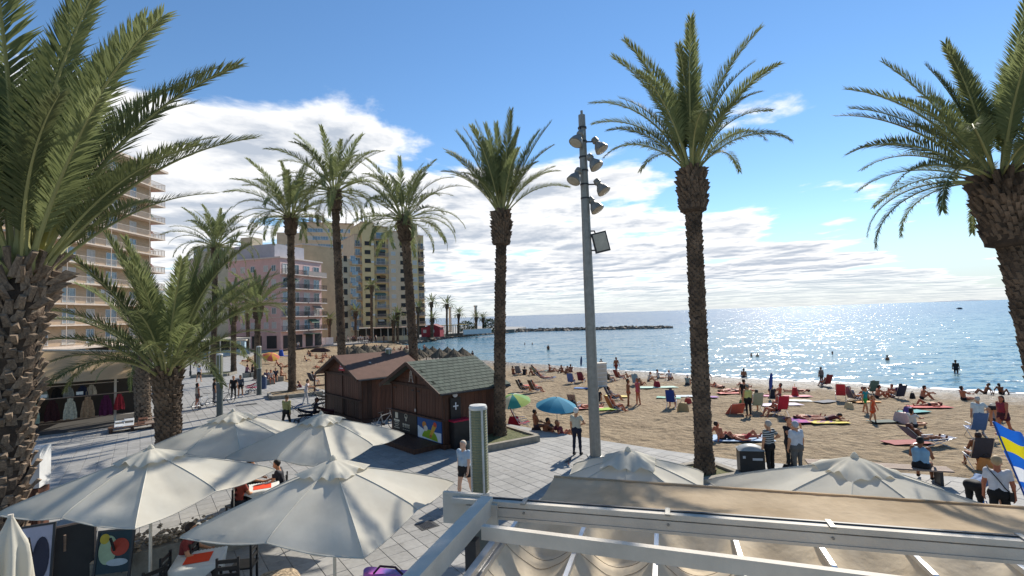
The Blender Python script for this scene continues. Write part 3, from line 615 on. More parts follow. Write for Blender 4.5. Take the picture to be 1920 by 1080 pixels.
# ------------------------------------------------------------------ palms
M_leaf = mat('palm_leaflets', (.18, .215, .085), .68, .3, 2.5, rand=.3, transl=.42, col2=(.255, .28, .125), spec=.15)
M_leafy = mat('palm_leaflets_yellowish', (.15, .17, .04), .5, .35, 2.5, rand=.2, transl=.35, spec=.5)
M_rach = mat('palm_midrib', (.30, .29, .11), .6, .2, 3)
M_trunk = mat('palm_trunk_fibre', (.07, .047, .031), .95, .5, 2.5, bump=.8, bscale=18)
M_boot = mat('palm_leaf_base', (.24, .175, .12), .9, .45, 5, bump=.6, bscale=25, rand=.3)
M_bootd = mat('palm_leaf_base_dark', (.135, .092, .06), .9, .6, 1.6, bump=.6, bscale=25)
def frond_mesh(name, bend, nl, seed, mleaf, droop=.0, width=.115, lw=.005):
    """one feather leaf, 1 m long: grows up +Z and bends over towards +X"""
    r = random.Random(seed); n = 26; pts = []; p = Vector((0, 0, 0)); dirs = []
    for i in range(n+1):
        t = i/n; th = bend*t**1.6; d = Vector((math.sin(th), .02*math.sin(t*5+seed), math.cos(th))).normalized(); pts.append(p.copy()); dirs.append(d); p = p+d/n
    mb = MB(); mb.tube(pts, [.010*(1-.86*(i/n)) + (.006 if i < 3 else 0) for i in range(n+1)], 5, 1)
    for s in (-1, 1):
        for k in range(nl):
            t = .24+.76*(k+r.random()*.6)/nl; f = t*n; i = min(int(f), n-1); q = pts[i].lerp(pts[i+1], f-i); d = dirs[i]
            side = Vector((0, s, 0)); nrm = d.cross(side)*s; nrm = nrm if nrm.dot(Vector((-d.z, 0, d.x))) > 0 else -nrm
            ang = R(62-34*t+r.uniform(-7, 7)); vee = r.uniform(.15, .75)
            ln = width*1.35*(min(1, .35+(t-.24)/.2))*(1-.62*max(0, t-.45)/.55)*r.uniform(.85, 1.1)
            dr = (d*math.cos(ang)+(side*math.cos(vee)+nrm*math.sin(vee))*math.sin(ang)).normalized()
            tip = q+dr*ln+Vector((0, 0, -1))*ln*droop*r.uniform(.3, 1.2); mid = q+dr*ln*.45+Vector((0, 0, -1))*ln*droop*.12
            w = lw*r.uniform(.85, 1.25); wv = dr.cross(nrm).normalized()*w
            mb.add([q-wv*.4, q+wv*.4, mid+wv, tip, mid-wv], [(0, 1, 2, 4), (4, 2, 3)])
    me = mb.mesh(name); me.materials.append(mleaf); me.materials.append(M_rach); return me
FR = {}
for dens, nl in (('hi', 150), ('lo', 64)):
    for vi, (bd, dp) in enumerate(((.35, .05), (.75, .12), (1.2, .25), (1.75, .4))):
        for sd in range(2): FR[(dens, vi, sd)] = frond_mesh('frond', bd, nl, vi*10+sd, M_leaf, dp, .115 if dens == 'hi' else .12, .0032 if dens == 'hi' else .0055)
FRY = [frond_mesh('frond', b, 46, 90+i, M_leafy, .2) for i, b in enumerate((.5, .9, 1.4))]
FRD = [frond_mesh('dead_frond', b, 40, 120+i, mat('withered_leaflets', (.20, .15, .085), .9, .3, 2.5, transl=.2), .5, .09, .004) for i, b in enumerate((.6, 1.1))]
def stub(mb, base, out, up, side, w, h, dep, mi=0):
    """one cut leaf base: a wedge hugging the trunk, its lip pointing up and out"""
    a = base-side*w*.5; b = base+side*w*.5; t = base+up*h; tip = base+up*h*.95+out*dep
    mb.add([a, b, t+side*w*.32, t-side*w*.32, tip+side*w*.22, tip-side*w*.22, base+up*h*.15+out*dep*.35], [(0, 1, 6), (1, 2, 4, 6), (3, 0, 6, 5), (6, 4, 5), (5, 4, 2, 3)], mi)
def palm(name, label, base, top, r0, r1, L_, nf, spread, hi=False, seed=0, boots=.17, bulge=.0, single=False, tilt=(8, 88), bmat=None, yel=False, sink=.0, group=None, upbias=1.0, vmax=3, dead=0):
    r = random.Random(seed); base = Vector(base); top = Vector(top)-base; t = thing(name, label, 'palm', base, 0, group)
    H = top.length; n = max(8, int(H/.5)); prof = []
    def axis(s): return Vector((top.x*(s**1.4), top.y*(s**1.4), top.z*s))
    def rad(s):
        q = r0+(r1-r0)*s + (.22*r0)*max(0, 1-s*H/.7)
        if bulge: e_ = H-s*H; q += bulge*min(1, max(0, (1.42-e_)/.05))*min(1, .25+e_/.75)
        return q
    mb = MB(); ss = [i/n for i in range(n)]+[1.0-.075/H*k for k in range(22, -1, -1)] if bulge else [i/n for i in range(n+1)]
    ss = sorted(set(ss)); mb.tube([axis(s) for s in ss], [rad(s)*.96*(1 if s < .999 else .55) for s in ss], 14); trunk = mb.build('trunk', M_trunk, t, smooth=True)
    # spiral of cut leaf bases
    jm = MB(); cand = []; z = .05; k = 0
    while z < H-.02:
        s = z/H; rr_ = rad(s); w = boots*1.15; m = max(7, int(2*math.pi*rr_/w)); near_top = max(0, 1-(H-z)/1.5)
        for i in range(m):
            if r.random() < .10*(1-near_top): continue
            a = 2*math.pi*(i+.5*(k % 2)+r.uniform(-.12, .12))/m; out = Vector((math.cos(a), math.sin(a), 0)); side = Vector((-math.sin(a), math.cos(a), 0))
            hh = boots*(1.05+.9*near_top)*(.8 if r.random() < .15 else 1)*r.uniform(.85, 1.15); dep = boots*(.22+.2*s+.5*near_top*(1 if bulge else .5))*r.uniform(.6-.35*near_top, 1.5+.9*near_top)
            cand.append((axis(s)+out*rr_*.93+Vector((0, 0, r.uniform(-.03, .03))), out, side, w*r.uniform(.85, 1.05), hh, dep))
        z += boots*.62; k += 1
    if single:                                  # close enough to tell the leaf bases apart: the 300 that face the viewer are parts
        order = sorted(range(len(cand)), key=lambda i: (cand[i][1].dot(Vector((0, 0, 0))-base.xy.to_3d().normalized()) < .05, -cand[i][0].z)); picked = set(order[:300])
        vs = []
        for v in range(5):
            sm = MB(); q = random.Random(v); stub(sm, Vector((0, 0, 0)), Vector((1, 0, 0)), Vector((q.uniform(-.1, .35), q.uniform(-.3, .3), 1)), Vector((0, 1, 0)), q.uniform(.7, 1), 1.15, .55*q.uniform(.6, 1.5)); me = sm.mesh('leaf_base'); me.materials.append(M_boot); vs.append(me)
        for i in picked:
            p, out, side, w, hh, dep = cand[i]; o = put('leaf_base', vs[r.randrange(5)], trunk, p, math.atan2(out.y, out.x)); o.scale = (dep*2.6, w, hh); o.rotation_euler[0] = r.uniform(-.25, .25); o.rotation_euler[1] = r.uniform(0, .35)
    else: picked = set()
    for i, (p, out, side, w, hh, dep) in enumerate(cand):
        if i not in picked: stub(jm, p, out, Vector((0, 0, 1)), side, w, hh, dep)
    if jm.v: kind(jm.build('leaf_bases', bmat or M_boot, trunk), 'stuff')
    # crown
    for i in range(nf):
        f = (i+.5)/nf; az = i*2.39996+r.uniform(-.25, .25); tl = R(tilt[0]+(tilt[1]-tilt[0])*f**upbias+r.uniform(-5, 5))
        vi = 0 if f < .22 else 1 if f < .5 else 2 if f < .8 else 3; vi = min(vmax, max(0, vi+spread))
        me = FRY[i % 3] if yel else FR[('hi' if hi else 'lo', vi, r.randrange(2))]
        ln = L_*(.82+.28*math.sin(math.pi*min(1, f*1.1+.1)))*r.uniform(.88, 1.1)
        o = put('frond', me, t); a0 = top+Vector((math.cos(az)*r1*.45, math.sin(az)*r1*.45, -.05-sink*f))
        o.matrix_local = Matrix.Translation(a0) @ Matrix.Rotation(az, 4, 'Z') @ Matrix.Rotation(tl, 4, 'Y') @ Matrix.Rotation(r.uniform(-.35, .35), 4, 'Z') @ Matrix.Scale(ln, 4)
    for i in range(dead):                       # withered fronds hanging under the crown
        az = r.uniform(0, 6.28); o = put('dead_frond', FRD[i % 2], t); o.matrix_local = Matrix.Translation(top+Vector((math.cos(az)*r1*.8, math.sin(az)*r1*.8, -.25))) @ Matrix.Rotation(az, 4, 'Z') @ Matrix.Rotation(R(r.uniform(98, 140)), 4, 'Y') @ Matrix.Rotation(r.uniform(-.5, .5), 4, 'Z') @ Matrix.Scale(L_*r.uniform(.55, .8), 4)
    return t
def base_top(bpx, tpx, d=None):                # trunk base on the pavement and trunk top at the same depth
    b = P(*bpx) if d is None else Vector((D(bpx[0], bpx[1], d).x, d, 0)); return b, D(*tpx, b.y)
# the near ones
b = Vector((-11.0, 11.0, 0)); palm('palm_tree', 'stout palm with a shaggy trunk and big bright fronds beside the nearest square parasols', b, D(42, 505, 11.0), .43, .46, 6.2, 42, 0, True, 1, .21, 0, True, (2, 45), sink=.25, vmax=1)
b, t_ = base_top((318, 918), (312, 700), 17); palm('palm_tree', 'short palm with a dark trunk and low spreading fronds before the market stall', b, t_, .35, .38, 4.4, 40, 0, True, 2, .16, 0, False, (4, 58), M_bootd, sink=.1)
b, t_ = base_top((268, 790), (265, 668), 29); palm('palm_tree', 'short palm with yellowish fronds against the corner of the market stall', b, t_, .36, .42, 3.2, 24, 0, False, 3, .19, 0, False, (20, 105), None, True)
b, t_ = base_top((938, 824), (941, 402)); CP = b; palm('palm_tree', 'slim palm with upright fronds rising beside the green roofed kiosk', b, t_, .26, .21, 4.1, 30, -1, True, 4, .15, .18, False, (3, 42), M_bootd, upbias=.9)
b, t_ = base_top((1322, 888), (1297, 322)); palm('palm_tree', 'slim palm growing from the promenade edge between the floodlight mast and the litter bin', b, t_, .29, .23, 4.15, 33, 0, True, 5, .15, .21, False, (3, 46), M_bootd, upbias=.95)
b = Vector((11.1, 10.5, 0)); palm('palm_tree', 'leaning palm with a thick shaggy collar behind the long bench', b, D(1872, 335, 10.5), .32, .28, 3.1, 52, 0, True, 6, .14, .20, False, (3, 86), M_bootd)
# the row along the promenade
for i, (bp, tp, d, L_, nf, lab, sp, tl) in enumerate((
    ((548, 738), (545, 408), None, 4.3, 40, 'tall palm in the round edged planter beyond the brown roofed kiosk', 1, (6, 96)),
    ((632, 0), (627, 360), 36, 4.0, 40, 'tallest palm of the row, rising right behind the brown roofed kiosk', 1, (6, 100)),
    ((763, 0), (757, 412), 32, 3.9, 38, 'tall palm rising from behind the gap of the two wooden kiosks', 1, (5, 100)),
    ((400, 703), (405, 462), None, 4.6, 40, 'tall palm with a dense round head rising past the terrace bar', 1, (6, 100)),
    ((438, 700), (438, 580), None, 3.6, 34, 'mid height palm behind the couple in dark clothes', 1, (10, 100)),
    ((482, 712), (484, 572), None, 3.4, 34, 'mid height palm with its trunk behind a light column and a pram', 1, (8, 98)))):
    b, t_ = base_top(bp, tp, d); t_ = Vector((t_.x, b.y, t_.z)); palm('palm_tree', lab, b, t_, .28, .23, L_*1.12, nf, sp-(i > 3), False, 20+i, .17, .16, False, tl, M_bootd, group='palms along the promenade', dead=(2, 4, 3, 3, 4, 2)[i])
# far ones
for i, (x, yb, yt, d, L_, lab) in enumerate((
    (465, 661, 566, None, 2.8, 'slender palm in front of the terrace bar and pale booth'), (580, 645, 534, None, 3.0, 'palm before the balconies of the pink block'), (697, 641, 538, None, 3.0, 'slim palm before the tall yellow tower'),
    (667, 640, 586, None, 3.2, 'palm before the glazed cream end of the tan block'), (618, 644, 600, None, 2.6, 'low palm beside the white hoarding panels'), (738, 641, 604, None, 2.8, 'bushy low palm at the foot of the yellow tower'), (746, 640.5, 590, None, 2.6, 'taller bushy palm at the foot of the yellow tower'),
    (784, 636, 578, None, 2.7, 'palm standing between the tower and the blue booth'), (809, 632, 568, None, 3.2, 'taller palm behind the red kiosk'), (811, 633, 598, None, 3.0, 'shorter palm right behind the red kiosk'), (838, 628, 572, None, 3.6, 'palm by the yellow pergolas with a full round head'), (860, 626.5, 590, None, 3.4, 'stout palm on the far sea wall'), (893, 624.5, 596, None, 3.0, 'palm beside the bushes on the far point'), (906, 624, 598, None, 3.0, 'outermost palm on the far point'))):
    b, t_ = base_top((x, yb), (x, yt), d); b.z = 0; t_ = Vector((t_.x, b.y, t_.z)); palm('palm_tree', lab, b, t_, .28, .26, L_, 22, 1, False, 60+i, .3, .18, False, (8, 105), M_bootd, group='distant palms round the bay')
# evergreen bush on the far point: stems and many small leaf clumps
def bush(name, label, c, rx, rz_, n, seed):
    r = random.Random(seed); t = thing(name, label, 'bush', c); mb = MB()
    for i in range(5): mb.tube([(0, 0, 0), (r.uniform(-.5, .5)*rx, r.uniform(-.3, .3)*rx, rz_*.9)], [.12, .04], 5)
    mb.build('stems', M_trunk, t); mb = MB()
    for i in range(n):
        v = Vector((r.gauss(0, 1), r.gauss(0, 1), r.gauss(0, 1))).normalized()*r.uniform(.55, 1.0)**.5; p = Vector((v.x*rx, v.y*rx*.7, rz_*(.5+.5*v.z)))*(1+.18*fbm(v.x*2, v.y*2, v.z*2+seed)); s = r.uniform(.12, .3)
        a, b = Vector((r.gauss(0, 1), r.gauss(0, 1), r.gauss(0, 1))).normalized()*s, Vector((r.gauss(0, 1), r.gauss(0, 1), r.gauss(0, 1))).normalized()*s
        mb.add([p-a, p+b, p+a, p-b], [(0, 1, 2, 3)])
    kind(mb.build('foliage', mat('evergreen_leaf', (.035, .065, .022), .6, .4, 2, transl=.2), t), 'stuff')
p = P(920, 623.5); bush('evergreen_bush', 'dark evergreen bush at the tip of the far point', (p.x, p.y, 0), 2.6, 4.6, 900, 1)
p = P(872, 625.5); bush('evergreen_bush', 'yellowish bush behind the stout palm on the far sea wall', (p.x, p.y+6, 0), 3.2, 4.2, 900, 2)

# ------------------------------------------------------------------ square parasols
M_hem = mat('canvas_hem', (.52, .49, .41), .9, .15, 3)
def umbrella_canopy(hd, za, ze, seed, sag=.085, wr=.034):
    """square canopy on eight ribs, cloth sagging a little between them"""
    r = random.Random(seed); mb = MB(); ribs = []
    for k in range(8):
        a = k*math.pi/4; rr_ = hd if k % 2 == 0 else hd*.7071; ribs.append(Vector((math.cos(a)*rr_, math.sin(a)*rr_, ze-za+(.0 if k % 2 == 0 else .06))))
    for k in range(8):
        A, B = ribs[k], ribs[(k+1) % 8]
        def f(u, v, A=A, B=B, k=k):
            p = (A*(1-u)+B*u)*v; s = math.sin(math.pi*u)
            z = za+p.z-sag*s*v**1.1+.045*(v*(1-v))*4 - .02*(v > .999)
            z += wr*s*fbm(p.x*2.2+seed*3, p.y*2.2, k, 3)*(.3+v) + wr*.5*s*math.sin(u*17+k*2+v*3)*max(0, v-.5)
            p2 = p*(1-.025*s*v); return (p2.x, p2.y, z)
        mb.grid(f, 10, 14)
    return mb
def parasol(label, c, rot, hd=2.12, za=2.95, ze=2.28, seed=0, group='square cream parasols of the terrace'):
    t = thing('square_parasol', label, 'parasol', (c[0], c[1], 0), rot, group)
    umbrella_canopy(hd, za, ze, seed).build('canopy', M_canvas, t, smooth=True)
    hm = MB(); ed = []
    for k in range(8):                          # turned hem along the edge
        A_, B_ = [Vector((math.cos(q_*math.pi/4)*(hd if q_ % 2 == 0 else hd*.7071), math.sin(q_*math.pi/4)*(hd if q_ % 2 == 0 else hd*.7071), ze-(.0 if q_ % 2 == 0 else -.06))) for q_ in (k, k+1)]
        for i in range(10):
            u = i/10; s_ = math.sin(math.pi*u); p_ = A_.lerp(B_, u)*(1-.025*s_); p_.z = A_.lerp(B_, u).z-.07*s_-.03; ed.append(p_)
    hm.tube(ed+[ed[0]], .012, 5, cap=False); hm.build('hem', M_hem, t)
    for k in range(8):                          # seams along the ribs
        a = k*math.pi/4; rr_ = hd if k % 2 == 0 else hd*.7071; sm_ = MB()
        sm_.tube([(math.cos(a)*rr_*v, math.sin(a)*rr_*v, za+(ze-za+(.0 if k % 2 == 0 else .06))*v+.045*4*v*(1-v)+.004-.02*(v > .999)) for v in [j/14 for j in range(1, 15)]], .009, 4); sm_.build('seam', M_hem, t)
    # vent cap with a scalloped edge
    mb = MB(); hs = .50
    def cap(u, v):
        a = u*2*math.pi; sq = 1/max(abs(math.cos(a+math.pi/4)), abs(math.sin(a+math.pi/4)))*.7071*1.25; rr_ = hs*sq*v
        z = za+.10-.20*v**1.3 + (.030*math.sin(a*12+seed)+.03*math.sin(a*5+seed*2))*v**3 + .03*fbm(math.cos(a)*2*v, math.sin(a)*2*v, seed)*v
        return (math.cos(a)*rr_, math.sin(a)*rr_, z)
    mb.grid(cap, 64, 8); mb.build('top_flap', M_canvas, t, smooth=True)
    mb = MB(); mb.lathe([(.028, .04), (.028, za-.05)], 10); mb.build('pole', M_white, t)
    mb = MB(); mb.lathe([(.05, za-.1), (.06, za+.1), (.035, za+.15), (.01, za+.17)], 10); mb.build('finial', M_canvas, t)
    for k in range(8):
        a = k*math.pi/4; rr_ = (hd if k % 2 == 0 else hd*.7071)-.03
        mb = MB(); mb.beam((math.cos(a)*.05, math.sin(a)*.05, za-.08), (math.cos(a)*rr_, math.sin(a)*rr_, ze-.04+(.0 if k % 2 == 0 else .06)), .025, .035)
        rb = mb.build('rib', M_white, t); mb = MB(); mb.beam((math.cos(a)*.05, math.sin(a)*.05, za-.95), (math.cos(a)*rr_*.5, math.sin(a)*rr_*.5, (za+ze)/2-.06), .018, .025); mb.build('strut', M_white, rb)
    mb = MB(); mb.box((0, 0, .04), (.7, .7, .08)); mb.lathe([(.05, .08), (.05, .4)], 10); mb.build('base', M_steel, t)
    return t
def ctr(px, py, z=2.95): p = P(px, py, z); return (p.x, p.y)
parasol('cream square parasol standing between two menu boards, corner drooping over them', ctr(283, 850), R(30), 2.2, seed=1)
parasol('cream square parasol over the white and orange clothed table and the blond woman', ctr(625, 872), R(29), 2.2, seed=2)
parasol('cream square parasol half hidden behind two others, closest to the short dark palm', ctr(437, 778), R(33), 2.15, seed=3)
parasol('cream square parasol pointing a corner at the kiosk poster', ctr(602, 783), R(27), 2.15, seed=4)
parasol('cream square parasol right behind the sun stained awning, closest to the floodlight mast', ctr(1178, 850), R(27), 1.75, 2.9, 2.35, seed=5)
parasol('wide cream square parasol between the awning and the long bench', ctr(1603, 868, 2.9), R(-37), 2.3, 2.9, 2.27, seed=6)
# closed parasol at the corner of the terrace
c = D(18, 1060, 6.0); t = thing('closed_parasol', 'furled cream parasol tied up beside the purple poster stand', 'parasol', (c.x, c.y, 0)); mb = MB()
zt = D(18, 968, 6.0).z
def fold(u, v):
    a = u*2*math.pi; rr_ = (.02+.13*min(1, v*5)+.06*v)*(1+.28*math.sin(a*7+v*2)*min(1, v*3)+.12*math.sin(a*3+v*7)); z = zt-v*1.75-.06*math.sin(a*4)*v; return (math.cos(a)*rr_, math.sin(a)*rr_, z)
mb.grid(fold, 70, 16); mb.build('canopy', M_canvas, t, smooth=True)
mb = MB(); mb.lathe([(.028, 0), (.028, zt+.02)], 10); mb.box((0, 0, .04), (.5, .5, .08)); mb.build('pole', M_white, t)

# ------------------------------------------------------------------ awning frame over the terrace below
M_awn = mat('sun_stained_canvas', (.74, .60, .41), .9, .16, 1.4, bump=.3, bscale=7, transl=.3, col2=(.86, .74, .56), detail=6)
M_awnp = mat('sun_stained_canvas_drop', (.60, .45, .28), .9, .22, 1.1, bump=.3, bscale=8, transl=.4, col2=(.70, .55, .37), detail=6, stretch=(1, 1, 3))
A0 = P(930, 943, 3.25); A1 = P(1990, 1024, 3.25); au = (A1-A0).normalized(); av = Vector((-au.y, au.x, 0))        # along the rail, and out towards the sea
aw = thing('retractable_awning', 'retractable awning with white rails and sagging sun stained canvas over the terrace', 'awning', (A0.x, A0.y, 0), math.atan2(au.y, au.x))
WL = (A1-A0).length+1.2; zr = 3.25
mb = MB(); mb.box((WL/2-.28, 0, zr+.015), (WL+.5, .15, .055)); mb.box((WL/2-.2, -.02, zr-.075), (WL+.3, .10, .095)); mb.box((WL/2-.2, -.055, zr-.14), (WL+.3, .05, .03)); mb.build('front_rail', M_white, aw)
mb = MB(); mb.box((WL/2-.25, .02, zr+.05), (WL+.4, .03, .014)); mb.build('gasket', M_dark, aw)
AI = Matrix.Rotation(-math.atan2(au.y, au.x), 4, 'Z') @ Matrix.Translation((-A0.x, -A0.y, 0)); ca0, ca1 = AI @ P(905, 997, zr), AI @ P(1700, 1101, zr)
mb = MB(); mb.beam(ca0, ca1+(ca1-ca0)*.5, .07, .13); mb.build('cross_rail', M_white, aw)
mb = MB(); mb.box((-.07, -1.35, zr-.02), (.11, 2.5, .17)); mb.box((-.07, -1.35, zr+.085), (.14, 2.5, .04)); mb.build('side_rail', M_white, aw)
mb = MB(); mb.box((.14, -1.3, zr-.22), (.07, 2.3, .07)); mb.build('runner', M_alu, aw)
mb = MB(); mb.box((-.42, .03, zr-.10), (.50, .05, .36)); mb.build('end_plate', M_white, aw); mb = MB(); mb.box((-.08, -.1, zr-.1), (.26, .05, .24)); mb.build('bracket', M_white, aw)
mb = MB(); mb.box((-.06, -.62, 1.55), (.12, .12, 3.1)); mb.build('post', M_dark, aw); mb = MB(); mb.box((WL-.5, -.2, 1.55), (.12, .12, 3.1)); mb.build('post', M_white, aw)
NR = 9; sp = .80; M_seam = mat('stitched_seam', (.38, .27, .17), .9)
for i in range(NR):
    x = .17+i*sp; mb = MB(); mb.box((x, -.8, zr-.30), (.045, 2.9, .05)); mb.build('rod', M_alu, aw)
    if i == NR-1: break
    def pan(u, v, x=x, i=i):
        y = .62-v*2.92; s = math.sin(math.pi*u); sg = .29*s*(.72+.28*abs(math.sin(math.pi*(v*2.92/.78))))*min(1, v*6)
        return (x+u*sp, y, zr-.315-sg+.012*fbm(u*3+i*5, v*6, i)*s-.007*s*math.sin(v*26))
    mb = MB(); mb.grid(pan, 16, 60); pn = mb.build('canopy_panel', M_awn, aw, smooth=True)
    for vv in (.24, .30, .50, .56, .76, .82):   # double stitched seams across the sagging cloth
        mb = MB(); mb.tube([(lambda q_: (q_[0], q_[1], q_[2]+.004))(pan(k/16, vv+.004*math.sin(k+i))) for k in range(17)], .0028, 4); mb.build('seam', M_seam, pn)
mb = MB()
def drop(u, v):                                # outer strip of canvas rolling out over the front rail
    x = .17+u*(WL+.3); y = .6+v*(1.75-.15*u); return (x, y, zr-.317-.10*v-.06*math.sin(math.pi*v)*(1+.6*fbm(x*1.3, 0))+.012*fbm(x*3, v*3))
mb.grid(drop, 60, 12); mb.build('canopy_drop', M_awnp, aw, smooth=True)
for x in (.35, 1.9, 3.4, 4.9):
    mb = MB(); mb.box((x, -.02, zr+.05), (.05, .19, .02)); mb.tube([(x, -.09, zr-.06), (x, -.06, zr-.06)], .014, 6); mb.build('clamp', M_steel, aw)
mb = MB(); mb.tube([(-.14, -2.4, zr+.02), (-.15, -1.6, zr-.05), (-.14, -.8, zr+.01), (-.2, -.05, zr-.12), (-.3, .0, zr-.2)], .009, 6); mb.build('cable', M_black, aw)
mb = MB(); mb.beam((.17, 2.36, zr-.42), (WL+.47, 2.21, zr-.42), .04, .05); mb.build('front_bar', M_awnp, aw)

# ------------------------------------------------------------------ wooden kiosks
def kiosk(label, fl, fr, side, roofm, shingle, seed):
    """fl, fr: base points of the gabled front; side: depth"""
    rz = math.atan2(fr[1]-fl[1], fr[0]-fl[0]); W = math.dist(fl, fr); t = thing('wooden_kiosk', label, 'kiosk', (fl[0], fl[1], 0), rz); Dp = side; He = 2.45; Hr = 3.45; r = random.Random(seed)
    mb = MB(); mb.box((W/2, Dp/2, .09), (W+.25, Dp+.25, .18)); mb.build('floor', M_wood, t)
    # walls as a core behind the boards
    mb = MB(); mb.box((W/2, Dp/2, (He+.18)/2), (W-.06, Dp-.06, He-.18)); mb.add([(.03, .05, He), (W-.03, .05, He), (W/2, .05, Hr), (.03, Dp-.05, He), (W-.03, Dp-.05, He), (W/2, Dp-.05, Hr)], [(0, 1, 2), (5, 4, 3)]); mb.build('wall_core', M_woodr, t)
    def board(x0, x1, z0, z1, yoff=0.0, face=0, m=M_woodr):
        w = x1-x0; b = MB(); b.box((0, 0, 0), (w-.012, .035, z1-z0)); o = b.build('board', m, t)
        o.location = ((x0+x1)/2, yoff, (z0+z1)/2) if face == 0 else (W-yoff, (x0+x1)/2, (z0+z1)/2); o.rotation_euler = (0, 0, 0 if face == 0 else R(90)); return o
    n = 20; bw_ = W/n
    for i in range(n): board(i*bw_, (i+1)*bw_, 1.18, He-.05, r.uniform(.0, .008))
    for i in range(n): board(i*bw_, (i+1)*bw_, .2, 1.12, r.uniform(.0, .008), 0, M_wood)
    m_ = int(Dp/bw_); bd = Dp/m_
    for i in range(m_): board(i*bd, (i+1)*bd, .2, He-.05, r.uniform(.0, .008), 1, M_woodr if i > 1 else M_wood)
    for i in range(4):                           # gable boards
        z = He+i*.25; hw = (W/2)*(1-(z-He)/(Hr-He)); hw2 = (W/2)*max(.02, 1-(z+.25-He)/(Hr-He)); b = MB(); zz = .25 if i < 3 else .22
        b.add([(W/2-hw, .0, z), (W/2+hw, 0, z), (W/2+hw2, 0, z+zz-.01), (W/2-hw2, 0, z+zz-.01), (W/2-hw, .04, z), (W/2+hw, .04, z), (W/2+hw2, .04, z+zz-.01), (W/2-hw2, .04, z+zz-.01)], [(0, 1, 2, 3), (7, 6, 5, 4), (0, 4, 5, 1), (1, 5, 6, 2), (2, 6, 7, 3), (3, 7, 4, 0)]); b.build('gable_board', M_woodr, t)
    b = MB(); b.box((W/2, -.05, He-.02), (W+.1, .08, .12)); b.build('lintel', M_wood, t); b = MB(); b.box((W/2, -.08, 1.16), (W+.02, .20, .07)); b.build('counter', M_wood, t)
    for x in (.06, W-.06, W/2):
        b = MB(); b.box((x, -.03, He/2+.05), (.1, .06, He-.3)); b.build('corner_post', M_wood, t)
    b = MB(); b.beam((W/2, -.03, He+.06), (W/2, -.03, Hr-.1), .08, .05, up=(0, 1, 0)); b.build('king_post', M_wood, t)
    ov = .38; fo = .45
    for s in (-1, 1):
        xe = W/2+s*(W/2+ov); ze_ = He-ov*(Hr-He)/(W/2); xr = W/2; b = MB()
        pts = [(xr, -fo, Hr+.06), (xe, -fo, ze_+.06), (xe, Dp+.25, ze_+.06), (xr, Dp+.25, Hr+.06)]; lo = [(x, y, z-.07) for x, y, z in pts]
        b.add(pts+lo, [(0, 1, 2, 3) if s < 0 else (3, 2, 1, 0), (7, 6, 5, 4) if s < 0 else (4, 5, 6, 7), (0, 4, 5, 1), (1, 5, 6, 2), (2, 6, 7, 3), (3, 7, 4, 0)]); rf = b.build('roof', roofm, t)
        b = MB(); b.beam((xr, -fo-.03, Hr), (xe, -fo-.03, ze_), .04, .16, up=(0, 0, 1)); b.build('barge_board', M_wood, rf)
        if shingle is not None and s > 0:
            sl = math.hypot(xe-xr, Hr-ze_); rows = 11; cols = 13; wl = Dp+.25+fo; sw_ = wl/cols; sh = sl/rows; ang = math.atan2(Hr-ze_, xe-xr); me = []
            sm = MB(); sm.add([(0, 0, .004), (sh*1.12, 0, .022), (sh*1.12, sw_-.014, .022), (0, sw_-.014, .004), (sh*1.12, 0, .002), (sh*1.12, sw_-.014, .002)], [(0, 3, 2, 1)[::-1], (1, 2, 5, 4), (0, 1, 4), (3, 5, 2)]); shm = sm.mesh('shingle'); shm.materials.append(shingle)
            for i in range(rows):
                for j in range(cols + (i % 2)):
                    y = -fo+(j-.5*(i % 2))*sw_
                    if y < -fo-.02: y = -fo
                    if y+sw_ > Dp+.27: continue
                    o = put('shingle', shm, rf); o.matrix_local = Matrix.Translation((xr+i*sh*math.cos(ang), y, Hr+.062-i*sh*math.sin(ang))) @ Matrix.Rotation(ang, 4, 'Y')
    return t, W, He, Hr
M_rbrown = mat('brown_felt_roof', (.14, .076, .055), .9, .12, 2, bump=.3, bscale=30)
M_shg = mat('green_grey_shingle', (.085, .105, .082), .9, .2, 3, bump=.4, bscale=40, rand=.16)
M_shgb = mat('green_grey_felt', (.10, .115, .10), .9)
fl, fr = XY(737, 812, 0), XY(835, 842, 0); K2, KW, KHe, KHr = kiosk('dark wooden kiosk with a green shingled roof and a bright poster on its counter', fl, fr, 3.1, M_shgb, M_shg, 1)
fl, fr = XY(611, 773, 0), XY(681, 794, 0); K1, KW1, _, _ = kiosk('dark wooden kiosk with a plain brown roof and a red triangular sign', fl, fr, 3.6, M_rbrown, None, 2)
# sign and counter panels
mb = MB(); mb.add([(KW1*.5-.42, -.07, 2.62), (KW1*.5+.42, -.07, 2.62), (KW1*.5+.08, -.07, 3.2), (KW1*.5-.08, -.07, 3.2), (KW1*.5-.42, -.04, 2.62), (KW1*.5+.42, -.04, 2.62), (KW1*.5+.08, -.04, 3.2), (KW1*.5-.08, -.04, 3.2)], [(0, 1, 2, 3), (0, 4, 5, 1), (1, 5, 6, 2), (2, 6, 7, 3), (3, 7, 4, 0)]); sg = mb.build('red_sign', mat('red_sign_paint', (.45, .02, .035), .5), K1)
mb = MB(); mb.box((KW1*.5, -.078, 2.76), (.44, .012, .06)); mb.box((KW1*.5, -.078, 2.9), (.26, .012, .05)); mb.build('sign_lettering', cm('f0d8d8'), sg)
mb = MB(); mb.box((KW1*.55, -.05, .66), (.03, .03, .9)); mb.build('door_gap', M_black, K1)
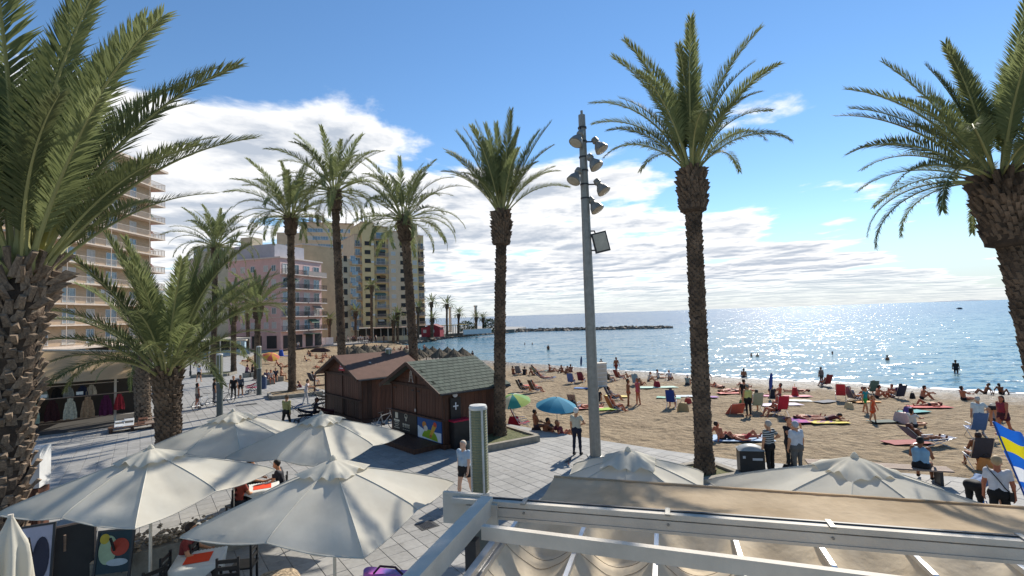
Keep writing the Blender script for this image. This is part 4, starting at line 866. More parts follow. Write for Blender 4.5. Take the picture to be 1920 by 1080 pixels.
# ornamental emblem in the gable
mb = MB(); cx = KW*.36
for a, b in (((-.16, 2.56), (0, 3.12)), ((.16, 2.56), (0, 3.12)), ((-.09, 2.74), (.09, 2.74)), ((-.22, 2.56), (-.1, 2.58)), ((.1, 2.58), (.22, 2.56)), ((-.1, 2.86), (.1, 2.86)), ((0, 3.1), (0, 3.2))): mb.beam((cx+a[0]+.25, -.035, a[1]), (cx+b[0]+.25, -.035, b[1]), .018, .035, up=(0, 1, 0))
mb.tube([(cx+.25+.10*math.cos(k*.6), -.035, 2.98+.07*math.sin(k*.6)) for k in range(11)], .012, 5); mb.build('emblem', cm('c9bfb4'), K2)
x0 = .12; mb = MB(); mb.box((x0+(KW*.5)/2, -.06, .66), (KW*.5, .04, .9)); pnl = mb.build('menu_panel', M_black, K2)
mb = MB(); yy = -.084
mb.box((x0+.42, yy, .93), (.26, .012, .26)); 
for i in range(5): mb.box((x0+.42, yy, .70-i*.085), ((.5, .36, .42, .3, .5)[i], .012, (.08, .025, .025, .025, .025)[i]))
for k in range(4): mb.box((x0+1.02+k*.17, yy, .60), (.10, .012, .06)); mb.box((x0+1.02+k*.17, yy, .52), (.045, .012, .13)); mb.box((x0+1.02+k*.17, yy, .36), (.09, .012, .02))
mb.tube([(x0+1.28+.12*math.cos(k*math.pi/8), yy, .98+.10*math.sin(k*math.pi/8)) for k in range(17)], .016, 5); mb.box((x0+1.28, yy, .86), (.07, .012, .2)); mb.build('menu_lettering', cm('d8cfb8'), pnl)
px0 = x0+KW*.5+.08; pw = KW-px0-.12; mb = MB(); mb.box((px0+pw/2, -.065, .66), (pw, .05, .92)); pos = mb.build('poster', cm('14508f', .5), K2)
def disc(cx, cz, rx, rz_, y, n=20, a0=0, a1=2*math.pi, tilt=0): 
    return [(cx+rx*math.cos(a0+(a1-a0)*k/n)*math.cos(tilt)-rz_*math.sin(a0+(a1-a0)*k/n)*math.sin(tilt), y, cz+rx*math.cos(a0+(a1-a0)*k/n)*math.sin(tilt)+rz_*math.sin(a0+(a1-a0)*k/n)*math.cos(tilt)) for k in range(n)]
for nm, colr, pts in (('snow_shape', 'd6dde2', [(px0+.02, -.092, .23), (px0+pw-.02, -.092, .23), (px0+pw-.02, -.092, .62), (px0+pw*.72, -.092, .60), (px0+pw*.5, -.092, .5), (px0+pw*.25, -.092, .62), (px0+.02, -.092, .74)]),
                      ('green_shape', '86a81e', disc(px0+pw*.52, .235, pw*.33, .42, -.094, 20, 0, math.pi)), ('orange_cap', 'd08a3c', disc(px0+pw*.3, .82, .17, .14, -.095)), ('pale_round', 'e2d3c0', disc(px0+pw*.36, .68, .16, .12, -.097)),
                      ('cone_shape', 'd9a33a', [(px0+pw*.52, -.098, .44), (px0+pw*.62, -.098, .42), (px0+pw*.82, -.098, .86), (px0+pw*.66, -.098, .9)]), ('red_scoop', 'd04a30', disc(px0+pw*.75, .92, .13, .10, -.1)), ('cone_tip', 'c06a3c', disc(px0+pw*.57, .40, .09, .07, -.1))):
    mb = MB(); mb.poly(pts); mb.build(nm, cm(colr, .5), pos)
mb = MB(); mb.box((KW/2, -.75, .10), (KW-.4, 1.2, .2)); mb.build('step', M_wood, K2)
for x in (.35, KW*.5-.25, KW*.5+.25, KW-.35):
    mb = MB(); mb.box((x, -.045, 2.2), (.22, .02, .05)); mb.build('hinge', M_dark, K2)
mb = MB(); mb.box((KW*.5, -.06, 1.34), (.09, .04, .12)); mb.build('padlock', M_alu, K2)
for K_, w_, d_ in ((K2, KW, 3.1), (K1, KW1, 3.6)):
    mb = MB(); mb.tube([(w_+.40, -.42, 2.30), (w_+.40, d_+.22, 2.26)], .045, 8); mb.build('gutter', M_dark, K_)
    mb = MB(); mb.tube([(w_+.40, d_+.18, 2.26), (w_+.06, d_-.1, 2.0), (w_+.06, d_-.1, .05)], .03, 6); mb.build('downpipe', M_dark, K_)
# small black stand against the kiosk wall with a red band
p = K2.matrix_local if False else None
c = P(862, 838); t = thing('display_stand', 'black display stand with a red band and white cross shaped mark by the kiosk wall', 'stand', (c.x, c.y, 0), R(40))
mb = MB(); mb.box((0, 0, .55), (.8, .5, 1.1)); mb.build('body', M_black, t); mb = MB(); mb.box((0, -.01, 1.13), (.84, .54, .07)); mb.build('band', cm('a01838'), t)
mb = MB(); mb.box((-.1, .1, 1.6), (.5, .06, .9)); bd = mb.build('board', M_black, t); mb = MB(); mb.box((-.1, .065, 1.7), (.26, .012, .05)); mb.box((-.1, .064, 1.7), (.05, .014, .3)); mb.build('mark', cm('d9d9d9'), bd)
mb = MB(); mb.lathe([(.02, 0), (.09, .04), (.11, .10), (.08, .17), (.02, .2)], 10, c=(-.1, .1, 2.05)); mb.build('lamp', cm('d9d9d9'), bd)

# ------------------------------------------------------------------ planters round the palms
def planter(label, c, rot, w, d, grass=True, h=.26):
    t = thing('planter', label, 'planter', (c[0], c[1], 0), rot)
    for (x, y, sx, sy) in ((0, -d/2, w, .22), (0, d/2, w, .22), (-w/2, 0, .22, d-.22), (w/2, 0, .22, d-.22)):
        mb = MB(); mb.box((x, y, h/2), (sx, sy, h)); mb.build('kerb', M_stone, t)
    mb = MB(); mb.grid(lambda u, v: ((u-.5)*(w-.2), (v-.5)*(d-.2), h-.07+.03*fbm(u*6, v*6)), 12, 12); mb.build('turf', mat('dry_turf', (.12, .15, .055), .95, .35, 5, bump=.8, bscale=60, col2=(.20, .19, .09)) if grass else M_sand, t, smooth=True)
    return t
planter('low stone planter with dry turf round the slim palm beside the green roofed kiosk', (CP.x-.35, CP.y-.1), R(33), 2.9, 2.9)
c = P(553, 741); planter('low sandy planter round the tall palm beyond the brown roofed kiosk', (c.x, c.y), R(30), 3.4, 2.6, False)
c = P(1318, 888); planter('low stone planter round the palm at the promenade edge', (c.x, c.y), R(20), 1.7, 1.5, True, .14)
c = P(402, 704); planter('low stone planter round the palm with the dense round head', (c.x, c.y), R(10), 3.6, 2.6)

# ------------------------------------------------------------------ floodlight mast
c = P(1117, 856); t = thing('floodlight_mast', 'tall grey floodlight mast with six bell shaped lamps at the promenade edge', 'light mast', (c.x, c.y, 0)); MY = c.y
ztop = D(1090, 216, MY).z
mb = MB(); mb.lathe([(.24, 0), (.24, .03), (.21, .04), (.19, ztop*.5), (.135, ztop)], 14); mb.lathe([(.05, ztop), (.05, ztop+.18)], 8); mb.build('pole', M_steel, t, smooth=False)
mb = MB(); mb.box((0, 0, .015), (.6, .6, .03)); mb.build('base_plate', M_steel, t)
M_glass_l = mat('lamp_glass', (.42, .38, .30), .3, .2, 4)
for i, (jx, jy, ex, ey) in enumerate(((1090, 240, 1080, 268), (1092, 266, 1124, 276), (1094, 295, 1112, 312), (1096, 320, 1076, 338), (1098, 346, 1128, 354), (1100, 372, 1116, 388))):
    a = D(jx, jy, MY); e = D(ex, ey, MY); s = 1 if e.x > a.x else -1; L0 = Vector((c.x, c.y, 0))
    dy = -.25 if i in (2, 0, 3) else .05
    hd = thing; base = Vector((a.x-c.x, 0, a.z)); mid = Vector((e.x-c.x-s*.16, dy, e.z+.30)); 
    mb = MB(); mb.tube([base, Vector((mid.x, mid.y*.5, base.z)), mid], .03, 6); mb.lathe([(.175, -.03), (.175, .03)], 10, c=(0, 0, base.z)); arm = mb.build('bracket', M_dark, t)
    mb = MB(); tilt = Matrix.Translation(mid) @ Matrix.Rotation(-s*R(28), 4, 'Y') @ Matrix.Rotation(R(-18), 4, 'X')
    prof = [(.01, .10), (.12, .08), (.14, -.08), (.10, -.13), (.13, -.2), (.22, -.34), (.27, -.5), (.275, -.53)]
    q = MB(); q.lathe(prof, 14); mb.add([tilt @ Vector(v) for v in q.v], q.f); lp = mb.build('lamp', M_steel, t, smooth=False)
    q = MB(); q.lathe([(.24, -.535), (.2, -.56), (.05, -.58)], 14); mb = MB(); mb.add([tilt @ Vector(v) for v in q.v], q.f); mb.build('lamp_glass', M_glass_l, lp)
z = D(1110, 455, MY).z; mb = MB(); mb.box((.52, -.05, z), (.58, .12, .78), 0, 0, Matrix.Rotation(R(-12), 4, 'Y')); fp = mb.build('panel_floodlight', M_dark, t)
mb = MB(); mb.box((.52, -.12, z), (.48, .04, .66), 0, 0, Matrix.Rotation(R(-12), 4, 'Y')); mb.build('panel_glass', M_glass_l, fp); mb = MB(); mb.tube([(.16, 0, z+.45), (.3, 0, z+.45), (.35, 0, z+.3)], .03, 6); mb.tube([(.16, 0, z-.3), (.3, 0, z-.3)], .03, 6); mb.build('bracket', M_dark, t)

# ------------------------------------------------------------------ light columns
M_colg = mat('column_green_grey', (.085, .10, .095), .5, .15, 3); M_lat = mat('column_lattice', (.21, .21, .12), .5, .2, 20, stretch=(1, 1, 6)); M_cap = mat('column_cap', (.62, .60, .55), .5)
for i, (x, y, yv, lab) in enumerate(((893, 757, 10.0, 'stout light column with a ribbed top standing beside the awning end plate'), (412, 781, None, 'light column before the cyclists on the promenade'), (486, 740, None, 'light column beside the pram and the blue litter bin'), (735, 0, 30.8, 'light column standing in the gap of the two wooden kiosks'))):
    c = P(x, y) if yv is None else Vector((D(x, 1000, yv).x, yv, 0)); c.z = 0
    if i == 0: c.x = D(893, 757, 10).x+.03
    t = thing('light_column', lab, 'light column', c, 0, 'light columns of the promenade'); mb = MB(); mb.lathe([(.21, 0), (.21, .05), (.172, .06), (.172, 2.0)], 20); mb.build('shaft', M_colg, t, smooth=False)
    mb = MB(); mb.lathe([(.178, 2.0), (.178, 2.06)], 20); mb.build('ring', M_cap, t)
    mb = MB(); mb.lathe([(.155, 2.06), (.155, 3.62)], 20); core = mb.build('lantern', M_lat, t)
    mb = MB()
    for k in range(30): mb.lathe([(.160, 2.09+k*.051), (.168, 2.10+k*.051), (.160, 2.112+k*.051)], 20)
    mb.build('louvres', M_lat, core); mb = MB()
    for k in range(4): mb.box((.165*math.cos(k*math.pi/2+.5), .165*math.sin(k*math.pi/2+.5), 2.84), (.035, .035, 1.56), 0, k*math.pi/2+.5)
    mb.build('mullions', M_cap, core)
    mb = MB(); mb.lathe([(.175, 3.62), (.178, 3.66), (.16, 3.70), (.02, 3.72)], 20); mb.build('cap', M_cap, t)
c = P(357, 705); t = thing('lamp_post', 'thin dark lamp post on the plaza in front of the terrace bar', 'lamp post', (c.x, c.y, 0)); mb = MB(); mb.lathe([(.11, 0), (.11, .5), (.07, .6), (.05, 3.6)], 10); mb.build('post', M_dark, t); mb = MB(); mb.lathe([(.04, 3.6), (.2, 3.75), (.22, 3.95), (.05, 4.1)], 10); mb.build('lantern', M_glass_l, t)

# ------------------------------------------------------------------ benches, bins, signs on the promenade
def bench(label, c, rz, L_, back=False):
    t = thing('bench', label, 'bench', (c[0], c[1], 0), rz)
    for k in range(4):
        mb = MB(); mb.box((0, -.2+k*.135, .44), (L_, .115, .045)); mb.build('slat', M_bench, t)
    for x in (-L_/2+.3, 0, L_/2-.3):
        mb = MB(); mb.box((x, 0, .21), (.08, .44, .41)); mb.build('leg', M_dark, t)
    if back:
        for k in range(2):
            mb = MB(); mb.box((0, .27, .62+k*.16), (L_, .035, .11)); mb.build('back_slat', M_bench, t)
    return t
a = P(1530, 893); b = P(1765, 908); BC = (a+b)/2; BRZ = math.atan2(b.y-a.y, b.x-a.x); bench('long slatted wooden bench facing the beach with a man sitting on its end', (BC.x, BC.y), BRZ, (b-a).length+.5)
c = P(1409, 890); t = thing('litter_bin', 'black litter bin with a grey domed lid on the promenade edge', 'bin', (c.x, c.y, 0), R(-12)); mb = MB(); mb.box((0, 0, .42), (.75, .5, .8)); mb.build('body', M_black, t)
mb = MB(); mb.grid(lambda u, v: ((u-.5)*.8, (v-.5)*.56, .82+.17*math.sin(math.pi*u)**.6*math.sin(math.pi*v)**.5), 12, 10); mb.build('lid', mat('grey_lid', (.32, .33, .32), .4), t, smooth=True)
mb = MB(); mb.box((.16, -.256, .56), (.3, .012, .07)); mb.build('slot', cm('b9b9b9'), t); mb = MB(); mb.box((-.24, -.256, .62), (.08, .012, .08)); mb.build('sticker', cm('b9b9b9'), t)
c = P(494, 729); t = thing('litter_bin', 'slim blue grey litter bin right behind the light column', 'bin', (c.x, c.y, 0)); mb = MB(); mb.lathe([(.24, 0), (.26, .9), (.27, .95), (.22, 1.0)], 12); mb.build('body', cm('3a4a66'), t); mb = MB(); mb.lathe([(.27, 1.0), (.15, 1.12), (.02, 1.15)], 12); mb.build('lid', M_dark, t)
for (x, y, w_, d_, lab) in ((462, 759, 1.3, .55, 'dark ribbed plate set in the paving before the olive shirted walker'), (884, 888, .8, .6, 'square dark ribbed plate in the paving by the light blue shirted man'), (800, 985, .5, .5, 'small square dark plate in the paving beside the big parasol')):  # thin dark ribbed plates lying flush on the paving
    c = P(x, y); t = thing('paving_plate', lab, 'drain cover', (c.x, c.y, .004), TA)
    mb = MB(); mb.box((0, 0, .0), (w_, d_, .006)); mb.build('plate', mat('dark_plate', (.045, .043, .04), .6, .3, 6), t); mb = MB()
    for k in range(8): mb.box((-w_/2+.1+k*(w_-.2)/7, 0, .005), (.03, d_*.8, .006))
    mb.build('ribs', M_dark, t)
# pigeon
def pigeon(label, c, rz):
    t = thing('pigeon', label, 'bird', c, rz); mb = MB(); mb.tube([(-.17, 0, .10), (-.09, 0, .11), (-.02, 0, .13), (.06, 0, .16), (.09, 0, .2), (.105, 0, .235), (.125, 0, .25), (.15, 0, .245)], [.012, .035, .055, .052, .034, .026, .026, .006], 8); mb.build('body', cm('4a4d55'), t, smooth=True)
    mb = MB(); [mb.tube([(0, s*.02, 0), (.0, s*.02, .1)], .006, 5) for s in (-1, 1)]; [mb.box((.015, s*.02, .005), (.05, .02, .01)) for s in (-1, 1)]; mb.build('legs', cm('8a4a44'), t)
c = P(988, 818); pigeon('grey pigeon standing beside the turf planter', c, R(200)); c = P(1066, 871); pigeon('grey pigeon on the paving in front of the man in the white cap', c, R(20))

# ------------------------------------------------------------------ market stall on the left
M_stall = mat('tan_stall_canvas', (.76, .54, .31), .9, .06, 2, bump=.2, bscale=8, transl=.55)
so = Vector((-27.2, 26.0, 0)); se = Vector((-21.7, 29.7, 0)); SZ = math.atan2(se.y-so.y, se.x-so.x); SW = (se-so).length
t = thing('market_stall', 'market stall with a tan canvas canopy and clothes hanging in front', 'stall', so, SZ); ST = t
mb = MB(); mb.grid(lambda u, v: (u*SW, -.1+v*2.3, 2.58+v*(1.9-.55*u)-.07*math.sin(math.pi*v)+.015*fbm(u*9, v*4)), 26, 8); mb.build('canopy', M_stall, t, smooth=True)
mb = MB(); mb.add([(SW, -.1, 2.58), (SW, 2.2, 3.9), (SW, 2.2, 3.2), (SW, .1, 2.45)], [(0, 1, 2, 3)]); mb.add([(0, 2.2, 4.48), (SW, 2.2, 3.93), (SW+.3, 5, 3.7), (0, 5, 4.2)], [(0, 1, 2, 3)]); mb.build('rear_canopy', M_stall, t)
mb = MB(); mb.beam((0, 2.22, 4.52), (SW+.1, 2.22, 3.97), .08, .08); mb.build('ridge_bar', M_white, t)
for x, y, h in ((SW-.05, .3, 3.0), (SW-.05, 2.2, 3.9), (SW-1.1, .9, 2.9), (.1, .3, 3.0), (SW-.05, 4.8, 3.7)):
    mb = MB(); mb.box((x, y, h/2), (.11, .11, h)); mb.build('post', M_white, t)
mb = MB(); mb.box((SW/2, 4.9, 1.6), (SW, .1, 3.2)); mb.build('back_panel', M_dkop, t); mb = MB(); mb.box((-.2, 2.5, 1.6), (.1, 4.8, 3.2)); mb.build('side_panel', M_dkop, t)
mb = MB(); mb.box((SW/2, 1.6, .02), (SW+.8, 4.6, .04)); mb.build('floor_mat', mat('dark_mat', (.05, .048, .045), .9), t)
mb = MB(); mb.tube([(1.6, .45, 1.72), (SW, .45, 1.75)], .03, 6); mb.build('rail', M_bench, t); mb = MB(); mb.tube([(1.6, 1.5, 2.3), (SW-1, 1.5, 2.3)], .025, 6); mb.build('rail', M_alu, t)
mb = MB(); mb.box((1.2, .8, .95), (2.2, .5, .06)); mb.box((1.2, .8, .48), (2.1, .4, .9)); mb.build('counter', M_dark, t); mb = MB(); mb.box((1.5, .53, .95), (1.4, .03, .12)); mb.build('price_strip', cm('cfcabf'), t)
def garment(label, x, y, z, w, h, colr, seed):
    def f(u, v):
        ww = w*(.55+.45*min(1, v*1.4)) if v > .16 else w*.42; return (x+(u-.5)*ww, y+.05*math.sin(u*14+seed)*v+.02*math.sin(u*31), z-v*h-.02*math.sin(u*9+seed)*(v > .95))
    mb = MB(); q = MB(); q.grid(f, 14, 14); M0 = Matrix.Translation(so) @ Matrix.Rotation(SZ, 4, 'Z'); org = M0 @ Vector((x, y, z)); t_ = thing('hanging_dress', label, 'dress', org, SZ, 'dresses on the stall rail')
    mb.add([Vector(v)-Vector((x, y, z)) for v in q.v], q.f); mb.build('fabric', mat('dress_'+colr, hex_(colr), .9, .35, 9, transl=.2), t_, smooth=True)
    mb = MB(); mb.tube([(-.14, 0, -.05), (0, 0, .02), (.14, 0, -.05)], .012, 5); mb.tube([(0, 0, .02), (0, 0, .07)], .008, 5); mb.build('hanger', M_dark, t_)
for i, (x, w, h, cc, lab) in enumerate(((2.05, .62, 1.18, 'b7bfa2', 'pale green patterned dress hanging on the stall rail'), (2.85, .66, 1.15, '3f1f1e', 'dark wine dress hanging on the stall rail'), (3.6, .6, 1.15, 'c9c0a6', 'cream dress hanging on the stall rail'), (4.35, .64, 1.15, 'a98868', 'tan embroidered dress hanging on the stall rail'), (5.15, .62, 1.15, '5c2343', 'purple dress hanging on the stall rail'), (5.75, .5, .9, '8f3038', 'red blouse hanging by the stall post'))):
    garment(lab, x, .45, 1.68, w, h, cc, i)
for i, x in enumerate((2.3, 2.9, 3.4, 4.0, 4.4)):
    garment(('grey blouse on the upper stall rail, first from the counter', 'black top on the upper stall rail between grey ones', 'grey patterned top on the upper stall rail, middle one', 'dark blue top on the upper stall rail', 'pale top at the end of the upper stall rail')[i], x, 1.5, 2.24, .5, .6, ('7f8a84', '1c1c1e', '8a8f8c', '26304a', 'a9a292')[i], i+7)
for i, x in enumerate((2.5, 4.0)):
    M0 = Matrix.Translation(so) @ Matrix.Rotation(SZ, 4, 'Z') @ Vector((x, .43, 1.78)); tt = thing('price_card', ('white price card over the dark wine dress', 'white price card over the tan dress')[i], 'card', M0, SZ); mb = MB(); mb.box((0, 0, .13), (.3, .02, .17)); mb.build('card', cm('dedad0'), tt); mb = MB(); mb.box((0, 0, .03), (.02, .02, .1)); mb.build('stick', M_dark, tt)
# inflatable toys on the rack at the stall corner
M0 = Matrix.Translation(so) @ Matrix.Rotation(SZ, 4, 'Z')
t = thing('beach_toy_rack', 'rack of yellow, blue and white beach toys at the stall corner', 'rack', M0 @ Vector((.9, -.35, 0)), SZ); mb = MB(); mb.tube([(0, 0, 0), (0, 0, 2.0)], .03, 6); mb.box((0, 0, .03), (.6, .5, .06)); mb.build('frame', M_dark, t); r = random.Random(5)
for i in range(26):
    z = .25+(i//5)*.32; a = i*2.4; mb = MB(); s = r.uniform(.10, .17); mb.lathe([(.01, -s), (s*.7, -s*.7), (s, 0), (s*.7, s*.7), (.01, s)], 8, c=(.28*math.cos(a), .22*math.sin(a)-.05, z)); mb.build('beach_toy', cm(('d8b92a', '24408a', 'c9ced0', '1f2b4f', '9fb2a6', 'd0c23a')[i % 6], .4), t, smooth=True)
# folded chairs on a low wooden pallet
c = P(248, 806); t = thing('wooden_pallet', 'low wooden pallet beside the dark palm trunk', 'pallet', (c.x, c.y, 0), SZ)
for k in range(5):
    mb = MB(); mb.box((0, -.4+k*.2, .26), (2.0, .16, .035)); mb.build('slat', mat('rust_brown_wood', (.16, .085, .05), .8, .3, 3), t)
for x in (-.9, 0, .9):
    mb = MB(); mb.box((x, 0, .12), (.12, .95, .24)); mb.build('bearer', M_wood, t)
for i, (x, a, m) in enumerate(((-.55, 18, M_frame), (-.15, 30, M_frame), (.45, 24, M_woodr), (.75, 15, M_bench))):
    tt = thing('folded_chair', ('white metal chair lying on the wooden pallet, lower one', 'white metal chair tipped up on the wooden pallet', 'reddish wooden folding chair lying on the pallet', 'brown folding chair propped at the pallet end')[i], 'chair', Vector((c.x, c.y, .28))+Matrix.Rotation(SZ, 3, 'Z') @ Vector((x, 0, 0)), SZ)
    Mx = Matrix.Rotation(R(-a-30), 4, 'X') @ Matrix.Rotation(R(a), 4, 'Y'); mb = MB(); q = MB()
    for sx in (-.2, .2): q.tube([(sx, -.35, .05), (sx, .0, .06), (sx, .42, .10)], .018, 6)
    mb.add([Matrix.Rotation(R(a), 4, 'X') @ Vector(v) for v in q.v], q.f); mb.build('frame', m, tt); q = MB(); q.box((0, -.1, .07), (.4, .36, .03)); mb = MB(); mb.add([Matrix.Rotation(R(a), 4, 'X') @ Vector(v) for v in q.v], q.f); mb.build('seat', m, tt); q = MB(); q.box((0, .32, .1), (.4, .18, .03)); mb = MB(); mb.add([Matrix.Rotation(R(a), 4, 'X') @ Vector(v) for v in q.v], q.f); mb.build('backrest', m, tt)

# ------------------------------------------------------------------ terrace furniture under the parasols
def chair(label, c, rz, m=M_black):
    t = thing('terrace_chair', label, 'chair', (c[0], c[1], 0), rz, 'black terrace chairs'); mb = MB(); mb.box((0, 0, .45), (.44, .44, .04)); mb.build('seat', m, t)
    for x in (-.19, .19):
        for y in (-.19, .19):
            mb = MB(); h = .95 if y > 0 else .43; mb.box((x, y, h/2), (.04, .04, h)); mb.build('leg', m, t)
    for k in range(3):
        mb = MB(); mb.box((0, .19, .62+k*.13), (.36, .025, .07)); mb.build('back_slat', m, t)
def table(label, c, rz, cloth, over):
    t = thing('terrace_table', label, 'table', (c[0], c[1], 0), rz); mb = MB(); mb.box((0, 0, .72), (.8, .8, .03)); mb.build('tabletop', M_black, t)
    for x in (-.34, .34):
        for y in (-.34, .34):
            mb = MB(); mb.box((x, y, .35), (.05, .05, .7)); mb.build('leg', M_black, t)
    for nm, cc, s, z, rr_, lab in (('tablecloth', cloth, 1.25, .742, R(45), 'white cloth hanging in points over the table beside '+over), ('table_runner', 'd9431c', .46, .75, 0, 'orange cover laid over the white cloth beside '+over)):
        h = s/2
        def f(u, v, h=h, z=z):
            x, y = (u-.5)*2*h, (v-.5)*2*h; a = rr_; X_, Y_ = x*math.cos(a)-y*math.sin(a), x*math.sin(a)+y*math.cos(a); ex = max(0, abs(X_)-.41, abs(Y_)-.41); k = .43/max(.43, abs(X_), abs(Y_))
            return (X_*k*(1+.05*(ex > 0)), Y_*k*(1+.05*(ex > 0)), z-ex*.95)
        mb = MB(); mb.grid(f, 28, 28); o = mb.build(nm, mat('cloth_'+cc, hex_(cc), .9, .08, 4, bump=.2), None, (c[0], c[1], 0), rz, smooth=True); tag(o, lab, 'tablecloth')
t1 = P(372, 1046, .75); table('square black terrace table under a white and orange cloth near the menu board', (t1.x, t1.y), R(20), 'c9cac4', 'the menu board'); 
for i, (px, py, rz) in enumerate(((330, 1070, 100), (420, 1092, 10), (458, 1040, -80), (300, 1110, 60))):
    p = P(px, py+60); chair(('black chair at the orange clothed table, back towards the menu board', 'black chair at the orange clothed table, under the parasol edge', 'black chair at the orange clothed table, close to the beige pouf', 'black chair standing behind the menu board')[i], (p.x, p.y), R(rz))
t2 = P(492, 912, .75); table('square black terrace table under a white and orange cloth between the parasols', (t2.x, t2.y), R(25), 'd0d0ca', 'the black folded parasol')
for i, (px, py, rz) in enumerate(((455, 935, 100), (470, 905, 40), (525, 905, -70))):
    p = P(px, py+45); chair(('black chair seen through the gap of the two parasols', 'black chair beyond the table between the parasols', 'black chair with a pointed cushion between the parasols')[i], (p.x, p.y), R(rz))
# stone edged flower bed with dry shrubs
c = P(345, 1045); t = thing('flower_bed', 'long stone edged bed of dry pale shrubs between the parasols', 'planter', (c.x, c.y, 0), R(38)); mb = MB(); mb.box((0, 0, .25), (3.4, .8, .5)); mb.build('kerb', M_stone, t); mb = MB(); r = random.Random(8)
for i in range(420):
    p = Vector((r.uniform(-1.65, 1.65), r.uniform(-.36, .36), .5+abs(r.gauss(0, .11)))); s = r.uniform(.03, .075); mb.lathe([(.01, -s*.6), (s, 0), (.01, s*.6)], 5, c=p)
kind(mb.build('shrubs', mat('pale_dry_shrub', (.36, .27, .18), .9, .5, 12, rand=.1), t), 'stuff')
# easel with a food picture, black board, poster stand
def easel(name, label, c, rz, w, h, z0, lean, board, frame):
    t = thing(name, label, 'sign', (c[0], c[1], 0), rz); Mx = Matrix.Rotation(R(-lean), 4, 'X'); 
    def bx(cc, s, nm, m, par): 
        q = MB(); q.box(cc, s); b = MB(); b.add([Mx @ Vector(v) for v in q.v], q.f); return b.build(nm, m, par)
    bd = bx((0, 0, z0+h/2), (w, .03, h), 'board', board, t)
    for s in (-1, 1): bx((s*(w/2+.015), -.005, (z0+h)/2+.0), (.04, .05, z0+h), 'leg', frame, t)
    bx((0, -.005, z0+h+.02), (w+.07, .05, .04), 'top_bar', frame, t)
    mb = MB(); mb.beam((0, .02, z0+h*.9), (0, .55, 0), .04, .03); mb.build('stay', frame, t); return t, bd, Mx
c = P(205, 1110); e1, bd, Mx = easel('menu_easel', 'tilted menu easel with a picture of food under the parasol', (c.x, c.y), R(12), .62, .8, .35, 14, cm('16323a', .5), M_dark)
for nm, cc, pts in (('pale_shape', '9db08c', disc(-.12, .80, .17, .28, -.022)), ('red_food', 'a8381c', disc(.10, .84, .17, .17, -.024)), ('yellow_shape', 'b9a32c', disc(-.20, 1.02, .09, .10, -.025)), ('plate', 'a9b4b8', disc(.08, .55, .20, .07, -.024))):
    mb = MB(); mb.poly([Mx @ Vector(p) for p in pts]); mb.build(nm, cm(cc, .5), bd)
c = P(120, 1120); easel('black_board', 'tall blank black board leaning under the parasol edge', (c.x, c.y), R(40), .95, 1.25, .1, 12, M_black, M_bench)
c = P(50, 1150); e3, bd, Mx = easel('poster_stand', 'white and purple poster stand beside the furled parasol', (c.x, c.y), R(25), .62, 1.45, .1, 10, cm('b9b4c0', .5), M_dark)
for nm, cc, pts in (('purple_blob', '7b3f86', disc(-.05, .75, .2, .26, -.022)), ('dark_figure', '2c2a3c', disc(.15, .95, .13, .4, -.024)), ('white_band', 'dcdce4', disc(-.1, .35, .2, .13, -.023))):
    mb = MB(); mb.poly([Mx @ Vector(p) for p in pts]); mb.build(nm, cm(cc, .5), bd)
c = P(520, 1118); t = thing('pouf', 'low beige patterned pouf beside the blond woman', 'pouf', (c.x, c.y, 0), R(20)); mb = MB()
mb.grid(lambda u, v: (.48*((u-.5)*2), .38*((v-.5)*2), .40*(1-abs((u-.5)*2)**6)*(1-abs((v-.5)*2)**6)+.05*(1-((u-.5)*2)**2)*(1-((v-.5)*2)**2)), 24, 20); mb.build('cushion', mat('speckled_beige', (.30, .23, .15), .9, .7, 22, detail=2), t, smooth=True); mb = MB(); mb.box((0, 0, .02), (.9, .7, .04)); mb.build('base', M_dark, t)
# blue and purple beach bag on a stool
c = P(735, 1150); t = thing('beach_bag', 'bright blue and purple beach bag at the foot of the parasol', 'bag', (c.x, c.y, 0), R(-12)); mb = MB(); Hb = 5.4-(1062-598)/960*c.y+.05
def bag(u, v): a = u*2*math.pi; k = (1-.1*v); return (.62*math.cos(a)*k, .22*math.sin(a)*k*(1-.3*v), v*Hb+.03*math.sin(a*3)*v)
mb.grid(bag, 36, 8); mb.poly([bag(i/36, 1) for i in range(36)]); mb.build('body', mat('blue_purple_print', (.02, .16, .55), .5, .3, 2.2, col2=(.50, .10, .42), detail=3), t, smooth=True); mb = MB(); mb.tube([(-.3, -.1, Hb), (-.15, -.14, Hb+.16), (.15, -.14, Hb+.16), (.3, -.1, Hb)], .02, 6); mb.build('handle', cm('2a1230'), t)
# brown wooden service box beside the thick palm
c = P(35, 1070); t = thing('service_box', 'brown slatted box with a white top against the stout palm', 'box', (D(48, 900, 12).x-.3, 12.4, 0), R(20)); zt = D(48, 838, 12.4).z
for k in range(6):
    mb = MB(); mb.box((-.25+k*.1, -.26, zt*.33), (.09, .03, zt*.62)); mb.build('slat', M_woodr, t)
mb = MB(); mb.box((0, 0, zt*.33), (.6, .48, zt*.6)); mb.build('body', M_woodr, t); mb = MB(); mb.box((0, 0, zt*.82), (.62, .54, zt*.34)); mb.build('top', M_frame, t)

